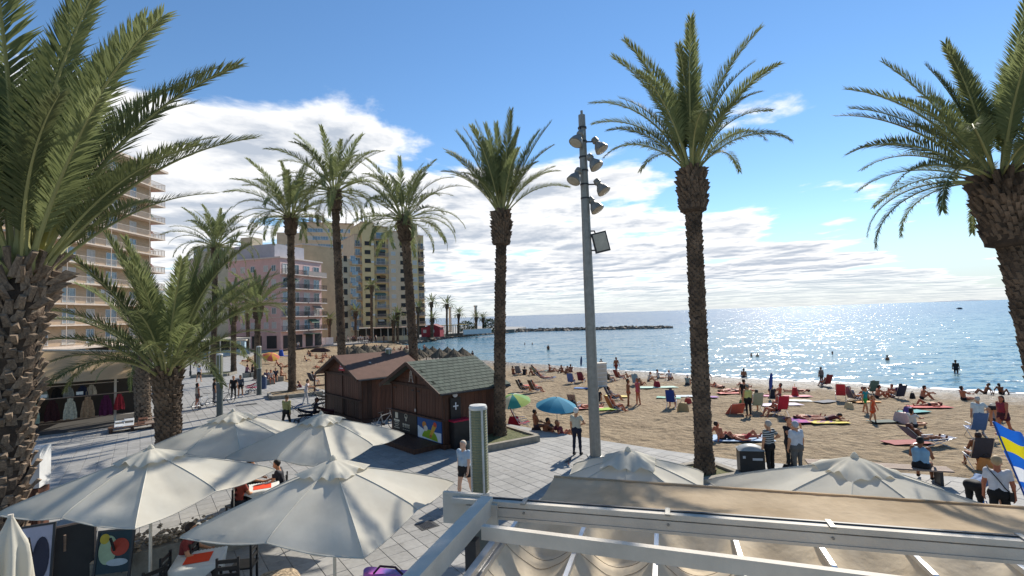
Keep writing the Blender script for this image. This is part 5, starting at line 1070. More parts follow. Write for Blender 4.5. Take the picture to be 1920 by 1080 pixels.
# ------------------------------------------------------------------ people: one continuous body each, grown from a posed skeleton as a smooth blend of limbs
SL = dict(skin=0, hair=1, top=2, sleeve=3, forearm=4, bottom=5, thigh=6, calf=7, shoe=8, skirt=9, hat=10)
def V3(*a): return np.array(a, float)
def skeleton(pose, v=0):
    """joints in metres, figure 1.72 m tall facing +Y, standing on z = 0 (or sitting on what is given)"""
    J = {}; r = np.random.RandomState(v+1); pel = V3(0, 0, .93); spine = V3(0, 0, 1); fwd = V3(0, 1, 0); head_f = fwd.copy()
    def torso(pel, spine, fwd):
        J['pel'] = pel; J['belly'] = pel+spine*.18; J['chest'] = pel+spine*.38; J['neck'] = pel+spine*.53; J['head'] = pel+spine*.64+fwd*.02; J['crown'] = pel+spine*.73+fwd*.01
        side = np.cross(fwd, spine); J['side'] = side; J['fwd'] = fwd; J['sp'] = spine
        for s, n in ((-1, 'L'), (1, 'R')):
            J['sh'+n] = pel+spine*.475+side*s*.175; J['hip'+n] = pel+side*s*.088-spine*.02
    def arm(n, e, w): J['el'+n] = J['sh'+n]+np.array(e)*.285/np.linalg.norm(e); J['wr'+n] = J['el'+n]+np.array(w)*.25/np.linalg.norm(w)
    def leg(n, k, a, toe=(0, 1, 0)): J['kn'+n] = J['hip'+n]+np.array(k)*.43/np.linalg.norm(k); J['an'+n] = J['kn'+n]+np.array(a)*.41/np.linalg.norm(a); J['toe'+n] = J['an'+n]+np.array(toe)*.16/np.linalg.norm(toe)+V3(0, 0, -.035)
    sgn = {'L': -1, 'R': 1}
    def lean(deg): a = math.radians(deg); return V3(0, -math.sin(a), math.cos(a)), V3(0, math.cos(a), math.sin(a))
    if pose in ('stand', 'walk', 'hip', 'push', 'camera', 'kneel'):
        sp, fw = lean({'push': -10, 'walk': -3}.get(pose, 0)); torso(pel, sp, fw)
        st = .28 if pose in ('walk', 'push') else .03
        for n in 'LR':
            s = sgn[n]
            if pose == 'kneel': J['hip'+n][2] -= 0; 
            leg(n, (s*.05, s*st, -1), (s*.02, (s*st*.6-.12 if s*st < 0 else s*st*.3), -1))
            if pose == 'hip': arm(n, (s*.8, -.35, -.9), (-s*.75, .45, -.35)) if s > 0 else arm(n, (s*.2, .05, -1), (s*.05, .2, -1))
            elif pose == 'push': arm(n, (s*.15, .55, -.9), (0, 1, -.05))
            elif pose == 'camera': arm(n, (s*.35, .75, -.55), (-s*.45, .35, .9))
            else: arm(n, (s*.22, -s*st*.9+.02, -1), (s*.06, .18-s*st*.6, -1))
        lo = min(J['anL'][2], J['anR'][2])-.075
        for k in J:
            if k not in ('side', 'fwd', 'sp'): J[k] = J[k]-V3(0, 0, lo)
    elif pose == 'bend':
        torso(V3(0, -.12, .88), *lean(-78))
        for n in 'LR':
            s = sgn[n]; leg(n, (s*.08, .06, -1), (s*.02, -.05, -1)); arm(n, (s*.1, .25, -1), (0, .15, -1))
        lo = min(J['anL'][2], J['anR'][2])-.075
        for k in J:
            if k not in ('side', 'fwd', 'sp'): J[k] = J[k]-V3(0, 0, lo)
    elif pose == 'sit':                         # on a bench or chair 0.45 high
        torso(V3(0, 0, .53), *lean(v*8-10 if v < 3 else 12))
        for n in 'LR':
            s = sgn[n]; leg(n, (s*.15, 1, -.02), (s*.05, .0 if s > 0 else .25, -1)); arm(n, (s*.3, .35, -.9), (-s*.15, .9, -.25))
    elif pose == 'low':                         # low folding beach chair, seat 0.25
        torso(V3(0, 0, .34), *lean(28))
        for n in 'LR':
            s = sgn[n]; leg(n, (s*.12, 1, .28), (s*.03, .55, -.9)); arm(n, (s*.35, .15, -.9), (s*.02, .95, -.05))
    elif pose == 'lounge':
        torso(V3(0, 0, .40), *lean(48))
        for n in 'LR':
            s = sgn[n]; leg(n, (s*.10, 1, .06), (s*.05, 1, -.22), (0, .4, 1)); arm(n, (s*.4, .15, -.8), (-s*.1, .95, -.1))
    elif pose == 'ground':                      # sitting on the sand, knees drawn up, leaning on the hands
        torso(V3(0, 0, .11), *lean((22, -14, 8)[v % 3]))
        for n in 'LR':
            s = sgn[n]
            if v % 3 == 2: leg(n, (s*.35, .95, .05), (-s*.5, .85, -.02))
            else: leg(n, (s*.14, .85, .62 if s > 0 else .45), (s*.03, .55, -.78))
            if v % 3 == 0: arm(n, (s*.3, -.6, -.75), (s*.05, -.25, -.95))
            else: arm(n, (s*.15, .75, -.55), (-s*.1, .9, .0))
    elif pose in ('lie', 'prone'):
        torso(V3(0, 0, .13), V3(0, -1, .04) if pose == 'lie' else V3(0, -.96, .27), V3(0, .04, 1) if pose == 'lie' else V3(0, -.27, -.96))
        for n in 'LR':
            s = sgn[n]*(1 if pose == 'lie' else -1)
            if pose == 'lie' and s > 0 and v % 2: leg(n, (s*.1, .8, .62), (0, .5, -.80), (0, 1, 0))
            else: leg(n, (s*.12, 1, -.02), (s*.05, 1, -.04), (0, .5, .9) if pose == 'lie' else (0, 1, -.1))
            arm(n, (s*.75, .35, -.08) if pose == 'lie' else (s*.6, -.5, -.55), (s*.1, .95, -.03) if pose == 'lie' else (-s*.2, -.9, .0))
            J['toe'+n][2] = max(J['toe'+n][2], .05); J['wr'+n][2] = max(J['wr'+n][2], .05); J['el'+n][2] = max(J['el'+n][2], .05); J['an'+n][2] = max(J['an'+n][2], .05); J['kn'+n][2] = max(J['kn'+n][2], .07)
    return J
def body_mesh(pose, v, build, hairlen, skirt, hat, vox):
    J = skeleton(pose, v); C = []; fat = {'m': 1.0, 'w': .93, 'h': 1.2, 'c': .9}[build]
    def cap(a, b, ra, rb, sl): C.append((np.array(a), np.array(b), ra, rb, SL[sl]))
    side, fwd, sp = J['side'], J['fwd'], J['sp']; f = fat
    for s in (-1, 1):
        o = side*s*.062*f; cap(J['pel']+side*s*.07+sp*.0, J['belly']+o, .105*f, .098*f, 'bottom' if False else 'top'); cap(J['belly']+o, J['chest']+side*s*.075*f, .10*f, .108*f, 'top'); cap(J['chest']+side*s*.07, J['sh'+('L' if s < 0 else 'R')]+sp*-.01, .10*f, .062, 'top')
    if f > 1.1: cap(J['belly']+fwd*.05, J['belly']+fwd*.06+sp*.05, .13, .12, 'top')
    if build == 'w':
        for s in (-1, 1): cap(J['chest']+side*s*.07+fwd*.075-sp*.02, J['chest']+side*s*.07+fwd*.08-sp*.04, .062, .058, 'top')
    cap(J['hipL'], J['hipR'], .118*f, .118*f, 'bottom'); cap(J['pel']+sp*.05+side*.05, J['pel']+sp*.05-side*.05, .108*f, .108*f, 'bottom')
    cap(J['chest']+sp*.09, J['neck']+sp*.03, .062, .052, 'skin'); cap(J['neck'], J['head'], .05, .06, 'skin')
    hd = J['head']; up = J['crown']-J['head']; up = up/np.linalg.norm(up); cap(hd+fwd*.02-up*.03, hd+up*.075, .068, .086, 'skin'); cap(hd+fwd*.045-up*.055, hd+fwd*.05-up*.04, .04, .045, 'skin')
    cap(hd+fwd*.095+up*.01, hd+fwd*.112-up*.015, .012, .017, 'skin')
    for s in (-1, 1): cap(hd+side*s*.083+up*.02, hd+side*s*.087-up*.01, .016, .012, 'skin')
    cap(hd+up*.085-fwd*.012, hd+up*.06-fwd*.035, .090, .090, 'hat' if hat == 'cap' else 'hair')
    if hat == 'cap': cap(hd+up*.075+fwd*.08, hd+up*.065+fwd*.15, .035, .02, 'hat')
    if hat == 'brim':
        cap(hd+up*.10, hd+up*.13, .088, .08, 'hat')
        for k in range(10): a = k*math.pi/5; d = side*math.cos(a)+fwd*math.sin(a); cap(hd+up*.075+d*.09, hd+up*.06+d*.155, .022, .018, 'hat')
    if hairlen >= 1: cap(hd+up*.03-fwd*.05, hd-up*.05-fwd*.05, .082, .06, 'hair')
    if hairlen >= 2:
        for s in (-1, 0, 1): cap(hd-up*.02-fwd*.045+side*s*.06, hd-up*.24-fwd*.065+side*s*.07, .05, .03, 'hair')
    for n, s in (('L', -1), ('R', 1)):
        m = J['sh'+n]*.45+J['el'+n]*.55; cap(J['sh'+n], m, .058*f, .050*f, 'sleeve'); cap(m, J['el'+n], .046, .040, 'forearm'); cap(J['el'+n], J['wr'+n], .041, .028, 'forearm')
        d = (J['wr'+n]-J['el'+n]); d = d/np.linalg.norm(d); cap(J['wr'+n]+d*.01, J['wr'+n]+d*.075, .026, .031, 'skin')
        m = J['hip'+n]*.5+J['kn'+n]*.5; cap(J['hip'+n], m, .092*f, .074*f, 'thigh'); cap(m, J['kn'+n], .070*f, .057, 'calf' if False else 'thigh') if False else cap(m, J['kn'+n], .070*f, .057, 'calf')
        m2 = J['kn'+n]*.6+J['an'+n]*.4; cap(J['kn'+n], m2, .056, .057, 'calf'); cap(m2, J['an'+n], .055, .038, 'calf'); cap(J['an'+n]+V3(0, 0, -.01), J['an'+n]*.0+J['toe'+n], .042, .036, 'shoe'); 
        hl = J['an'+n]-(J['toe'+n]-J['an'+n])*.25; cap(hl+V3(0, 0, -.03), J['an'+n]+V3(0, 0, -.03), .036, .038, 'shoe')
    if skirt:
        k = (J['knL']+J['knR'])/2; e = J['pel']*(1-skirt)+k*skirt
        for s in (-1, 0, 1): cap(J['pel']+side*s*.05, e+side*s*.12, .125, .14, 'skirt')
    A = np.array([c[0] for c in C]); B = np.array([c[1] for c in C]); RA = np.array([c[2] for c in C]); RB = np.array([c[3] for c in C]); SLT = np.array([c[4] for c in C])
    lo = np.minimum(A-RA[:, None], B-RB[:, None]).min(0)-vox*2; hi = np.maximum(A+RA[:, None], B+RB[:, None]).max(0)+vox*2
    n = np.ceil((hi-lo)/vox).astype(int)+1; gx, gy, gz = (lo[i]+vox*np.arange(n[i]) for i in range(3)); Fd = np.full(n, 10.0); K = .028
    def dist(Pt, i):
        ab = B[i]-A[i]; t = np.clip(((Pt-A[i]) @ ab)/max(ab @ ab, 1e-9), 0, 1); return np.linalg.norm(Pt-A[i]-t[..., None]*ab, axis=-1)-(RA[i]+(RB[i]-RA[i])*t)
    for i in range(len(C)):
        m = max(RA[i], RB[i])+.09; l = np.minimum(A[i], B[i])-m; h = np.maximum(A[i], B[i])+m
        a0 = np.maximum(((l-lo)/vox).astype(int), 0); a1 = np.minimum(((h-lo)/vox).astype(int)+2, n)
        sl = tuple(slice(a0[k], a1[k]) for k in range(3)); g = np.stack(np.meshgrid(gx[sl[0]], gy[sl[1]], gz[sl[2]], indexing='ij'), -1)
        d = dist(g, i); o = Fd[sl]; hh = np.clip(.5+.5*(o-d)/K, 0, 1); Fd[sl] = np.where(o > 5, d, o*(1-hh)+d*hh-K*hh*(1-hh))
    # surface nets
    S = Fd < 0; c = [S[i:n[0]-1+i, j:n[1]-1+j, k:n[2]-1+k] for i in (0, 1) for j in (0, 1) for k in (0, 1)]; cnt = sum(x.astype(int) for x in c); act = (cnt > 0) & (cnt < 8)
    idx = -np.ones(act.shape, int); cells = np.argwhere(act); idx[act] = np.arange(len(cells)); acc = np.zeros((len(cells), 3)); num = np.zeros(len(cells))
    cor = [(i, j, k) for i in (0, 1) for j in (0, 1) for k in (0, 1)]; val = {q: Fd[cells[:, 0]+q[0], cells[:, 1]+q[1], cells[:, 2]+q[2]] for q in cor}
    for p in cor:
        for q in cor:
            if q > p and sum(abs(np.subtract(p, q))) == 1:
                a, b = val[p], val[q]; x = (a < 0) != (b < 0); t = np.where(x, a/np.where(x, a-b, 1), 0); acc += np.where(x[:, None], np.array(p)+t[:, None]*(np.array(q)-np.array(p)), 0); num += x
    Vt = lo+vox*(cells+acc/num[:, None]); Q = []
    for ax in range(3):
        u, w = [(1, 2), (2, 0), (0, 1)][ax]; s0 = [slice(1, n[k]-1) for k in range(3)]; s1 = list(s0); s0[ax] = slice(0, n[ax]-1); s1[ax] = slice(1, n[ax])
        a, b = S[tuple(s0)], S[tuple(s1)]; e = np.argwhere(a != b); pos = e.copy()
        for k in range(3):
            if k != ax: pos[:, k] += 1
        du = np.zeros(3, int); du[u] = 1; dw = np.zeros(3, int); dw[w] = 1
        q = np.stack([idx[tuple((pos-d).T)] for d in (du*0, du, du+dw, dw)], 1); fl = a[tuple(e.T)]; q[~fl] = q[~fl][:, ::-1]; Q.append(q)
    Q = np.concatenate(Q); Q = Q[(Q >= 0).all(1)]; ctr_ = Vt[Q].mean(1); best = np.full(len(Q), 9.0); lab = np.zeros(len(Q), int)
    for i in range(len(C)):
        d = dist(ctr_, i); bt = d < best; best[bt] = d[bt]; lab[bt] = SLT[i]
    # trunk below the waistband belongs to the trousers
    rel = (ctr_-J['pel']) @ sp; lab = np.where((lab == SL['top']) & (rel < .07), SL['bottom'], lab)
    face = ((ctr_-hd) @ fwd > .045) & (lab == SL['hair']) & ((ctr_-hd) @ up < .10); lab = np.where(face, SL['skin'], lab)
    mb = MB(); mb.v = Vt.tolist(); mb.f = Q.tolist(); mb.m = lab.tolist()
    for n_, s in (('L', -1), ('R', 1)):          # four fingers and a thumb, gently curled
        d = J['wr'+n_]-J['el'+n_]; d /= np.linalg.norm(d); acr = np.cross(d, side*s); acr = fwd-d*(fwd @ d) if np.linalg.norm(acr) < .2 else acr; acr = acr/np.linalg.norm(acr); pal = np.cross(d, acr)*(-1 if np.dot(np.cross(d, acr), side*s) > 0 else 1)
        for k in range(4):
            o = J['wr'+n_]+d*.085+acr*(k-1.5)*.017; ln = (.062, .074, .070, .054)[k]; mb.tube([o-d*.02, o+d*ln*.45+pal*.006, o+d*ln*.8+pal*.022, o+d*ln+pal*.036], [.0095, .009, .008, .006], 5, 0)
        o = J['wr'+n_]+d*.03+acr*.026; mb.tube([o, o+acr*.03+d*.03+pal*.008, o+acr*.034+d*.062+pal*.015], [.012, .010, .008], 5, 0)
    for s in (-1, 1): mb.lathe([(.001, -.009), (.009, 0), (.001, .009)], 6, 1, c=tuple(hd+fwd*.088+side*s*.032+up*.022))
    me = mb.mesh('body', True)
    for k in range(11): me.materials.append(None)
    return me
_body = {}
SK = {'t': 'c08a66', 'r': 'b06a4c', 'd': '8a5638', 'p': 'd6a88a'}
def skinm(k): return mat('skin_'+k, hex_(SK[k]), .6, .08, 5)
def person(label, at, face, pose='stand', v=0, build='m', h=1.0, skin='t', hair='2a1d14', top=None, bottom='22242c', sleeve=1, legs=0, shoes=None, hairlen=0, skirt=0, skirtc=None, hat=None, hatc='d8d8d4', vox=.03, z=None, topm=None, group=None):
    """legs: 0 briefs, 1 shorts, 2 long trousers; sleeve: 0 none, 1 short, 2 long; top None = bare"""
    key = (pose, v, build, hairlen, skirt, hat, vox)
    if key not in _body: _body[key] = body_mesh(*key)
    loc = Vector(at)
    if z is not None: loc.z = z
    o = put('person', _body[key], None, loc, R(face)-math.pi/2); o.scale = (h, h, h); tag(o, label, 'person', group)
    s = skinm(skin); tp = topm or (cm(top) if top else s); bt = cm(bottom) if bottom else s
    ms = [s, cm(hair, .6), tp, tp if sleeve else s, tp if sleeve == 2 else s, bt, bt if legs else s, bt if legs == 2 else s, cm(shoes) if shoes else s, cm(skirtc) if skirtc else bt, cm(hatc)]
    for i, m in enumerate(ms): o.material_slots[i].link = 'OBJECT'; o.material_slots[i].material = m
    return o

def stripes_mat():
    m, N, L = node_mat('striped_shirt'); b = N['Principled BSDF']; tc = N.new('ShaderNodeTexCoord'); w = N.new('ShaderNodeTexWave'); w.bands_direction = 'Z'; w.inputs['Scale'].default_value = 4.6; w.inputs['Distortion'].default_value = .4
    L.new(tc.outputs['Object'], w.inputs['Vector']); r = N.new('ShaderNodeValToRGB'); r.color_ramp.interpolation = 'CONSTANT'; r.color_ramp.elements[0].color = (.03, .035, .04, 1); r.color_ramp.elements[1].color = (.5, .5, .46, 1); r.color_ramp.elements[1].position = .62
    L.new(w.outputs['Fac'], r.inputs[0]); L.new(r.outputs[0], b.inputs['Base Color']); b.inputs['Roughness'].default_value = .8; return m
# --- on the promenade
N_ = .016
person('man in a white cap, pale beige shirt and navy trousers looking at the beach', P(1083, 853), 60, 'hip', 0, 'm', 1.03, 't', '8a8780', 'b9b4a0', '12182c', 1, 2, '1a1512', 0, 0, None, 'cap', 'd9d9d2', N_)
person('bald man in a light blue shirt and dark shorts beside the stout light column', Vector((D(872, 915, 15.6).x, 15.6, 0)), -120, 'walk', 0, 'h', 1.0, 'p', 'c9b9a6', 'a9bccb', '16171c', 1, 1, '4a3a30', 0, 0, None, None, 'd8d8d4', N_)
person('man in an olive yellow shirt walking away with a dark shoulder bag', P(537, 806), 80, 'walk', 0, 'm', 1.02, 't', '6a5138', '9c9258', '14130f', 2, 2, '14110e', 0, vox=.02)
person('woman in a white top and pale trousers pushing a navy pram', P(574, 758), 10, 'push', 0, 'w', .97, 't', '1a120e', 'c9b9b4', 'b9b2ae', 1, 2, 'c9c4be', 1, vox=.022)
person('woman with a dark ponytail in a pale top and grey shorts beside a bicycle', P(370, 766), 55, 'stand', 0, 'w', .96, 'r', '1c120c', 'b3ab9c', '6b625e', 0, 1, '3a3636', 2, vox=.022)
person('cyclist in a black T-shirt and grey trousers behind the light column', P(402, 756), 40, 'stand', 0, 'm', 1, 't', '1a1512', '121216', '5a5a60', 1, 2, '1a1a1c', vox=.024)
person('person in black shirt and black trousers walking along the promenade', P(438, 749), -60, 'walk', 0, 'm', 1.0, 't', '9a8a78', '0f0f12', '0f0f12', 1, 2, '141414', vox=.024)
person('woman in dark leggings and a grey jacket walking beside the person in black', P(451, 745), -70, 'walk', 0, 'w', .96, 't', '3a2a1c', '4a4e58', '14161c', 2, 1, 'b9bcc0', 1, vox=.024)
person('pedestrian in a white top and sun hat on the plaza beyond the bicycle', P(373, 716), 90, 'walk', 0, 'w', .97, 't', '3a2a1c', 'c4c6cc', '2a2420', 1, 1, None, 1, 0, None, 'brim', 'c9bfa4', .03)
person('grey haired woman in a dark dress sitting on a mobility seat near the kiosk', P(590, 790), 20, 'sit', 0, 'w', .97, 'd', '4a2a24', '2e2430', '201820', 1, 1, '14110e', 1, vox=.022)
person('striped shirt man in black trousers standing beside the litter bin', P(1446, 893), 115, 'hip', 0, 'm', 1.02, 't', 'b3a89a', '22262c', '0c0c0e', 1, 2, '0c0c0e', vox=N_, topm=stripes_mat())
person('person in a white T-shirt, grey trousers and white cap with a black bag', P(1497, 893), 100, 'stand', 0, 'h', 1.0, 't', 'b9b9b4', 'c4c6c8', '5c5a56', 1, 2, '2a2624', 0, 0, None, 'cap', 'a9adb4', N_)
person('person in black and yellow shading their eyes, facing the white cap', P(1484, 883), -70, 'camera', 0, 'm', 1.02, 't', '6a3a22', '17171a', '2a2a2a', 1, 2, '2a2624', vox=.02)
q = Matrix.Rotation(BRZ, 3, 'Z') @ Vector((1.15, 0, 0))
person('man in a light blue tank top and black shorts sitting on the long bench end', (BC.x+q.x, BC.y+q.y-.02, 0), math.degrees(BRZ)+62, 'sit', 0, 'h', 1.02, 'd', '14100c', '7fa3b8', '101114', 0, 1, '17120f', vox=N_)
person('man in a blue shirt and black trousers bending down over a blue bag', P(1838, 982), 20, 'bend', 0, 'm', 1.02, 't', '3a2a1c', '4a6a94', '0e0e10', 1, 2, '17120f', vox=N_)
WM = P(1880, 1005); person('blond man in a white T-shirt with a black strap across his back', WM, 50, 'stand', 0, 'm', 1.04, 'r', 'b39a74', 'cfcfd2', '101012', 1, 2, '17120f', vox=.014)
t = bpy.data.objects[[o.name for o in bpy.data.objects if o.get('label', '').startswith('blond man in a white')][0]]
mb = MB(); mb.tube([(-.17, .03, 1.50), (-.12, -.125, 1.42), (0, -.145, 1.25), (.10, -.135, 1.08), (.17, -.03, .98)], .012, 6); mb.build('strap', M_black, t); mb = MB(); mb.box((.2, .02, .9), (.07, .24, .2)); mb.build('shoulder_bag', M_black, t)
BW = Vector((D(597, 1060, 7.6).x, 7.6, 0)); person('blond woman in sunglasses and a white blouse sitting under the parasol', BW, -65, 'sit', 1, 'w', 1.0, 'p', 'b07a3e', 'c9cbd4', '8a8a90', 1, 1, None, 2, vox=.012)
t = bpy.data.objects[[o.name for o in bpy.data.objects if o.get('label', '').startswith('blond woman in sun')][0]]
J = skeleton('sit', 1); hd = Vector(J['head']); fw = Vector(J['fwd']); sd = Vector(J['side']); up_ = Vector(J['sp']); mb = MB()
for s in (-1, 1): c_ = hd+fw*.098+sd*s*.034+up_*.02; mb.tube([c_-fw*.006, c_+fw*.006], .028, 10); mb.tube([c_+sd*s*.03, hd+sd*s*.09+up_*.02-fw*.02], .004, 5)
mb.build('sunglasses', M_black, t)
chair('black chair carrying the blond woman', (BW.x, BW.y), R(-155))
for i, (px, py, z_, f, tc, hr, lab) in enumerate(((462, 896, .0, 20, 'b5b0a8', '3a2a1c', 'diner with dark hair at the table between the parasols'), (445, 930, 0, 60, '8a3a2c', '17120f', 'diner in rust red seen through the gap of the parasols'), (528, 897, 0, 190, '22222a', '17120f', 'diner in black at the far side of the table between the parasols'), (345, 1056, 0, 10, '7a2c28', '2a1d14', 'diner in dark red at the orange covered table'))):
    p = P(px, py+48); person(lab, p, f, 'sit', 0, 'm', 1.0, 't', hr, tc, '24242a', 1, 2, '222222', vox=.02)
    chair(('black chair under the diner with dark hair', 'black chair under the diner in rust red', 'black chair under the diner in black', 'black chair under the diner in dark red')[i], (p.x, p.y), R(f+180)-math.pi/2+math.pi)
# people by the terrace bar and on the far promenade
for i, (x, y, pose, tc, bc, f, lab) in enumerate(((350, 668, 'stand', '24242a', '1c1c20', 0, 'pedestrian in dark clothes beside the thin lamp post'), (430, 668, 'stand', '1c1a1a', '2a2422', 180, 'pedestrian in black before the terrace bar posts'), (575, 650, 'walk', '3a3434', '2a2a30', 0, 'pedestrian in brown before the pink block'), (652, 641, 'walk', 'c9c4be', '24304a', 30, 'pedestrian in white before the white cafe pavilion'), (664, 641.5, 'walk', '8a2a2a', '2a2a2a', 210, 'pedestrian in red before the white cafe pavilion'), (676, 641.5, 'stand', '9aa4b4', '2a2a30', 0, 'pedestrian in grey blue near the far palms'), (614, 646, 'stand', '2a2a30', '2a2a30', 0, 'pedestrian in navy close to the white hoarding'), (832, 627.5, 'walk', '2a2a2a', '2a2a2a', 0, 'pedestrian in black by the yellow pergolas'), (884, 625, 'walk', '5a2a2a', '2a2a2a', 0, 'pedestrian in brown on the far point'), (520, 652, 'walk', 'd8d2ca', '5a5a66', 0, 'pedestrian in cream at the foot of the pink block'), (533, 652, 'walk', '44506a', '2a2a2a', 20, 'pedestrian in blue at the foot of the pink block'))):
    person(lab, P(x, y), f, pose, 0, 'm' if i % 2 else 'w', 1.0, 't', '2a1d14', tc, bc, 1, 2, '222222', vox=.045, group='distant walkers')
# seated row along the promenade edge
for i, (x, y, tc, bc, f, hr, lab) in enumerate(((462, 704, '7a4a58', '2a2a30', 60, '1c1410', 'woman in a mauve top seated on the low wall behind the pram'), (473, 703, '2a2228', '1c1c20', 50, '2a1d14', 'person in black seated on the low wall behind the palm trunk'), (500, 716, '6a5a66', '3a3036', -60, '2a1a10', 'woman in a plum top seated on the kerb stone'), (508, 717, 'b9a89a', '4a3a30', -50, '5a4a3a', 'man in a beige shirt seated on the kerb stone'), (517, 712, '3a3a44', '2a2a30', -70, '1c1410', 'person in charcoal seated on the promenade edge'), (527, 711, 'c98a6a', '8a5638', 30, '2a1d14', 'sunburnt person seated at the end of the promenade edge row'))):
    p = P(x, y+3); person(lab, p, f, 'sit', i % 2, 'w' if i % 2 else 'm', .97, 't' if i % 3 else 'r', hr, tc, bc, 1, 1, '2a2420', 1 if i % 2 else 0, vox=.03)
    o = thing('stone_block', ('stone seat block under the woman in mauve', 'stone seat block behind the palm trunk', 'stone seat block under the woman in plum', 'stone seat block under the man in beige', 'stone seat block under the person in charcoal', 'stone seat block at the end of the row')[i], 'seat', (p.x, p.y, 0), R(f)-math.pi/2); mb = MB(); mb.box((0, -.02, .21), (.62, .44, .42)); mb.build('block', M_stone, o); mb = MB(); mb.box((0, -.02, .425), (.66, .48, .03)); mb.build('top_slab', M_slab, o)

# ------------------------------------------------------------------ beach chairs, towels, parasols
_cc = {}
def beach_chair(label, at, face, colr, high=False, lounge=False):
    t = thing('beach_chair', label, 'chair', at, R(face)-math.pi/2, 'folding beach chairs'); sh = .40 if high else .22; a = R(48 if lounge else 26); bl = .85; sd = .5
    if lounge: sh = .30
    b0 = Vector((0, -.10, sh)); b1 = b0+Vector((0, -math.sin(a)*bl, math.cos(a)*bl)); f1 = Vector((0, sd if not lounge else 1.35, sh+.05)); m = cm(colr)
    mb = MB(); mb.slab(lambda u, v: ((u-.5)*.5, b0.y+(f1.y-b0.y)*v, b0.z+(f1.z-b0.z)*v-.05*math.sin(math.pi*v)), 4, 6, .015); mb.build('seat', m, t, smooth=True)
    mb = MB(); mb.slab(lambda u, v: ((u-.5)*.5, b0.y+(b1.y-b0.y)*v-.03*math.sin(math.pi*v), b0.z+(b1.z-b0.z)*v), 4, 6, .02); mb.build('backrest', m, t, smooth=True)
    for s in (-1, 1):
        mb = MB(); x = s*.27; mb.tube([(x, f1.y, f1.z), (x, b0.y, b0.z), (x, b1.y, b1.z)], .013, 6); mb.tube([(x, f1.y-.05, f1.z), (x, -.30, .0)], .013, 6); mb.tube([(x, b0.y-.1, b0.z+.22), (x, (sd if not lounge else 1.0)+.02, .0)], .013, 6); mb.tube([(x, b0.y-.12, sh+.24), (x, .32, sh+.24)], .02, 6); mb.build('frame', M_alu, t)
    return t
def towel(label, at, face, colr, w=.85, l=1.7, colr2=None):
    z = at.z; m = cm(colr) if not colr2 else mat('towel_'+colr+colr2, hex_(colr), .9, .02, 3.2, col2=hex_(colr2), detail=1, bump=.2); mb = MB(); ca, sa = math.cos(R(face)), math.sin(R(face))
    def f(u, v):
        x, y = (u-.5)*l, (v-.5)*w; X_, Y_ = at.x+x*ca-y*sa, at.y+x*sa+y*ca; return (x, y, sandz(X_, Y_)-z+.075+.015*fbm(X_*4, Y_*4))
    mb.slab(f, 10, 6, .03); o = mb.build('towel', m, None, at, R(face), smooth=True); return tag(o, label, 'towel')
def beach_bag(label, at, colr, s=.4, colr2='2a2a2a'):
    t = thing('beach_bag', label, 'bag', at, rnd.uniform(0, 3)); mb = MB(); mb.grid(lambda u, v: (s*.6*math.cos(u*6.2832)*(1-.35*v*v), s*.32*math.sin(u*6.2832)*(1-.5*v), s*.85*v+.02*math.sin(u*12)), 18, 6); mb.poly([(s*.6*math.cos(k*.349)*.65, s*.32*math.sin(k*.349)*.5, s*.85+.02*math.sin(k*.698)) for k in range(18)]); mb.build('body', cm(colr), t, smooth=True)
    mb = MB(); mb.tube([(-s*.25, 0, s*.8), (-s*.12, 0, s*1.15), (s*.12, 0, s*1.15), (s*.25, 0, s*.8)], .012, 5); mb.build('handle', cm(colr2), t); return t
def beach_parasol(label, at, cols, r=.95, h=2.0, tilt=12, az=0, cut=.0):
    t = thing('beach_parasol', label, 'parasol', at, R(az)); Mx = Matrix.Rotation(R(tilt), 4, 'X'); q = MB(); n = 8; segs = []
    for k in range(n):
        q = MB(); a0, a1 = 2*math.pi*k/n, 2*math.pi*(k+1)/n
        q.grid(lambda u, v: (lambda a, rr_: (rr_*math.cos(a), rr_*math.sin(a), .42*r*(1-v**1.8)-.02*math.sin(math.pi*u)*v))(a0+(a1-a0)*u, r*v*(1-.035*math.sin(math.pi*u)*v)), 6, 8)
        mb = MB(); mb.add([Mx @ Vector(v)+Vector((0, 0, h-.42*r)) for v in q.v], q.f); mb.build('canopy_panel', mat('parasol_'+cols[k % len(cols)], hex_(cols[k % len(cols)]), .8, .05, 4, transl=.35), t, smooth=True)
    tp = Mx @ Vector((0, 0, .42*r))+Vector((0, 0, h-.42*r)); mb = MB(); mb.tube([(0, 0, -.15), tp*1.0+Vector((0, 0, .06))], .016, 8); mb.build('pole', M_white, t); return t
def furled(label, at, colr, h=1.6, lean=4):
    t = thing('furled_parasol', label, 'parasol', at); t.rotation_euler = (R(lean), R(lean), 0); mb = MB(); mb.grid(lambda u, v: ((.03+.07*math.sin(math.pi*min(1, v*.8+.1)))*(1+.2*math.sin(u*31))*math.cos(u*6.2832), (.03+.07*math.sin(math.pi*min(1, v*.8+.1)))*(1+.2*math.sin(u*31))*math.sin(u*6.2832), h-v*h*.62), 24, 10); mb.build('canopy', cm(colr), t, smooth=True); mb = MB(); mb.tube([(0, 0, -.1), (0, 0, h+.05)], .014, 6); mb.build('pole', M_white, t)
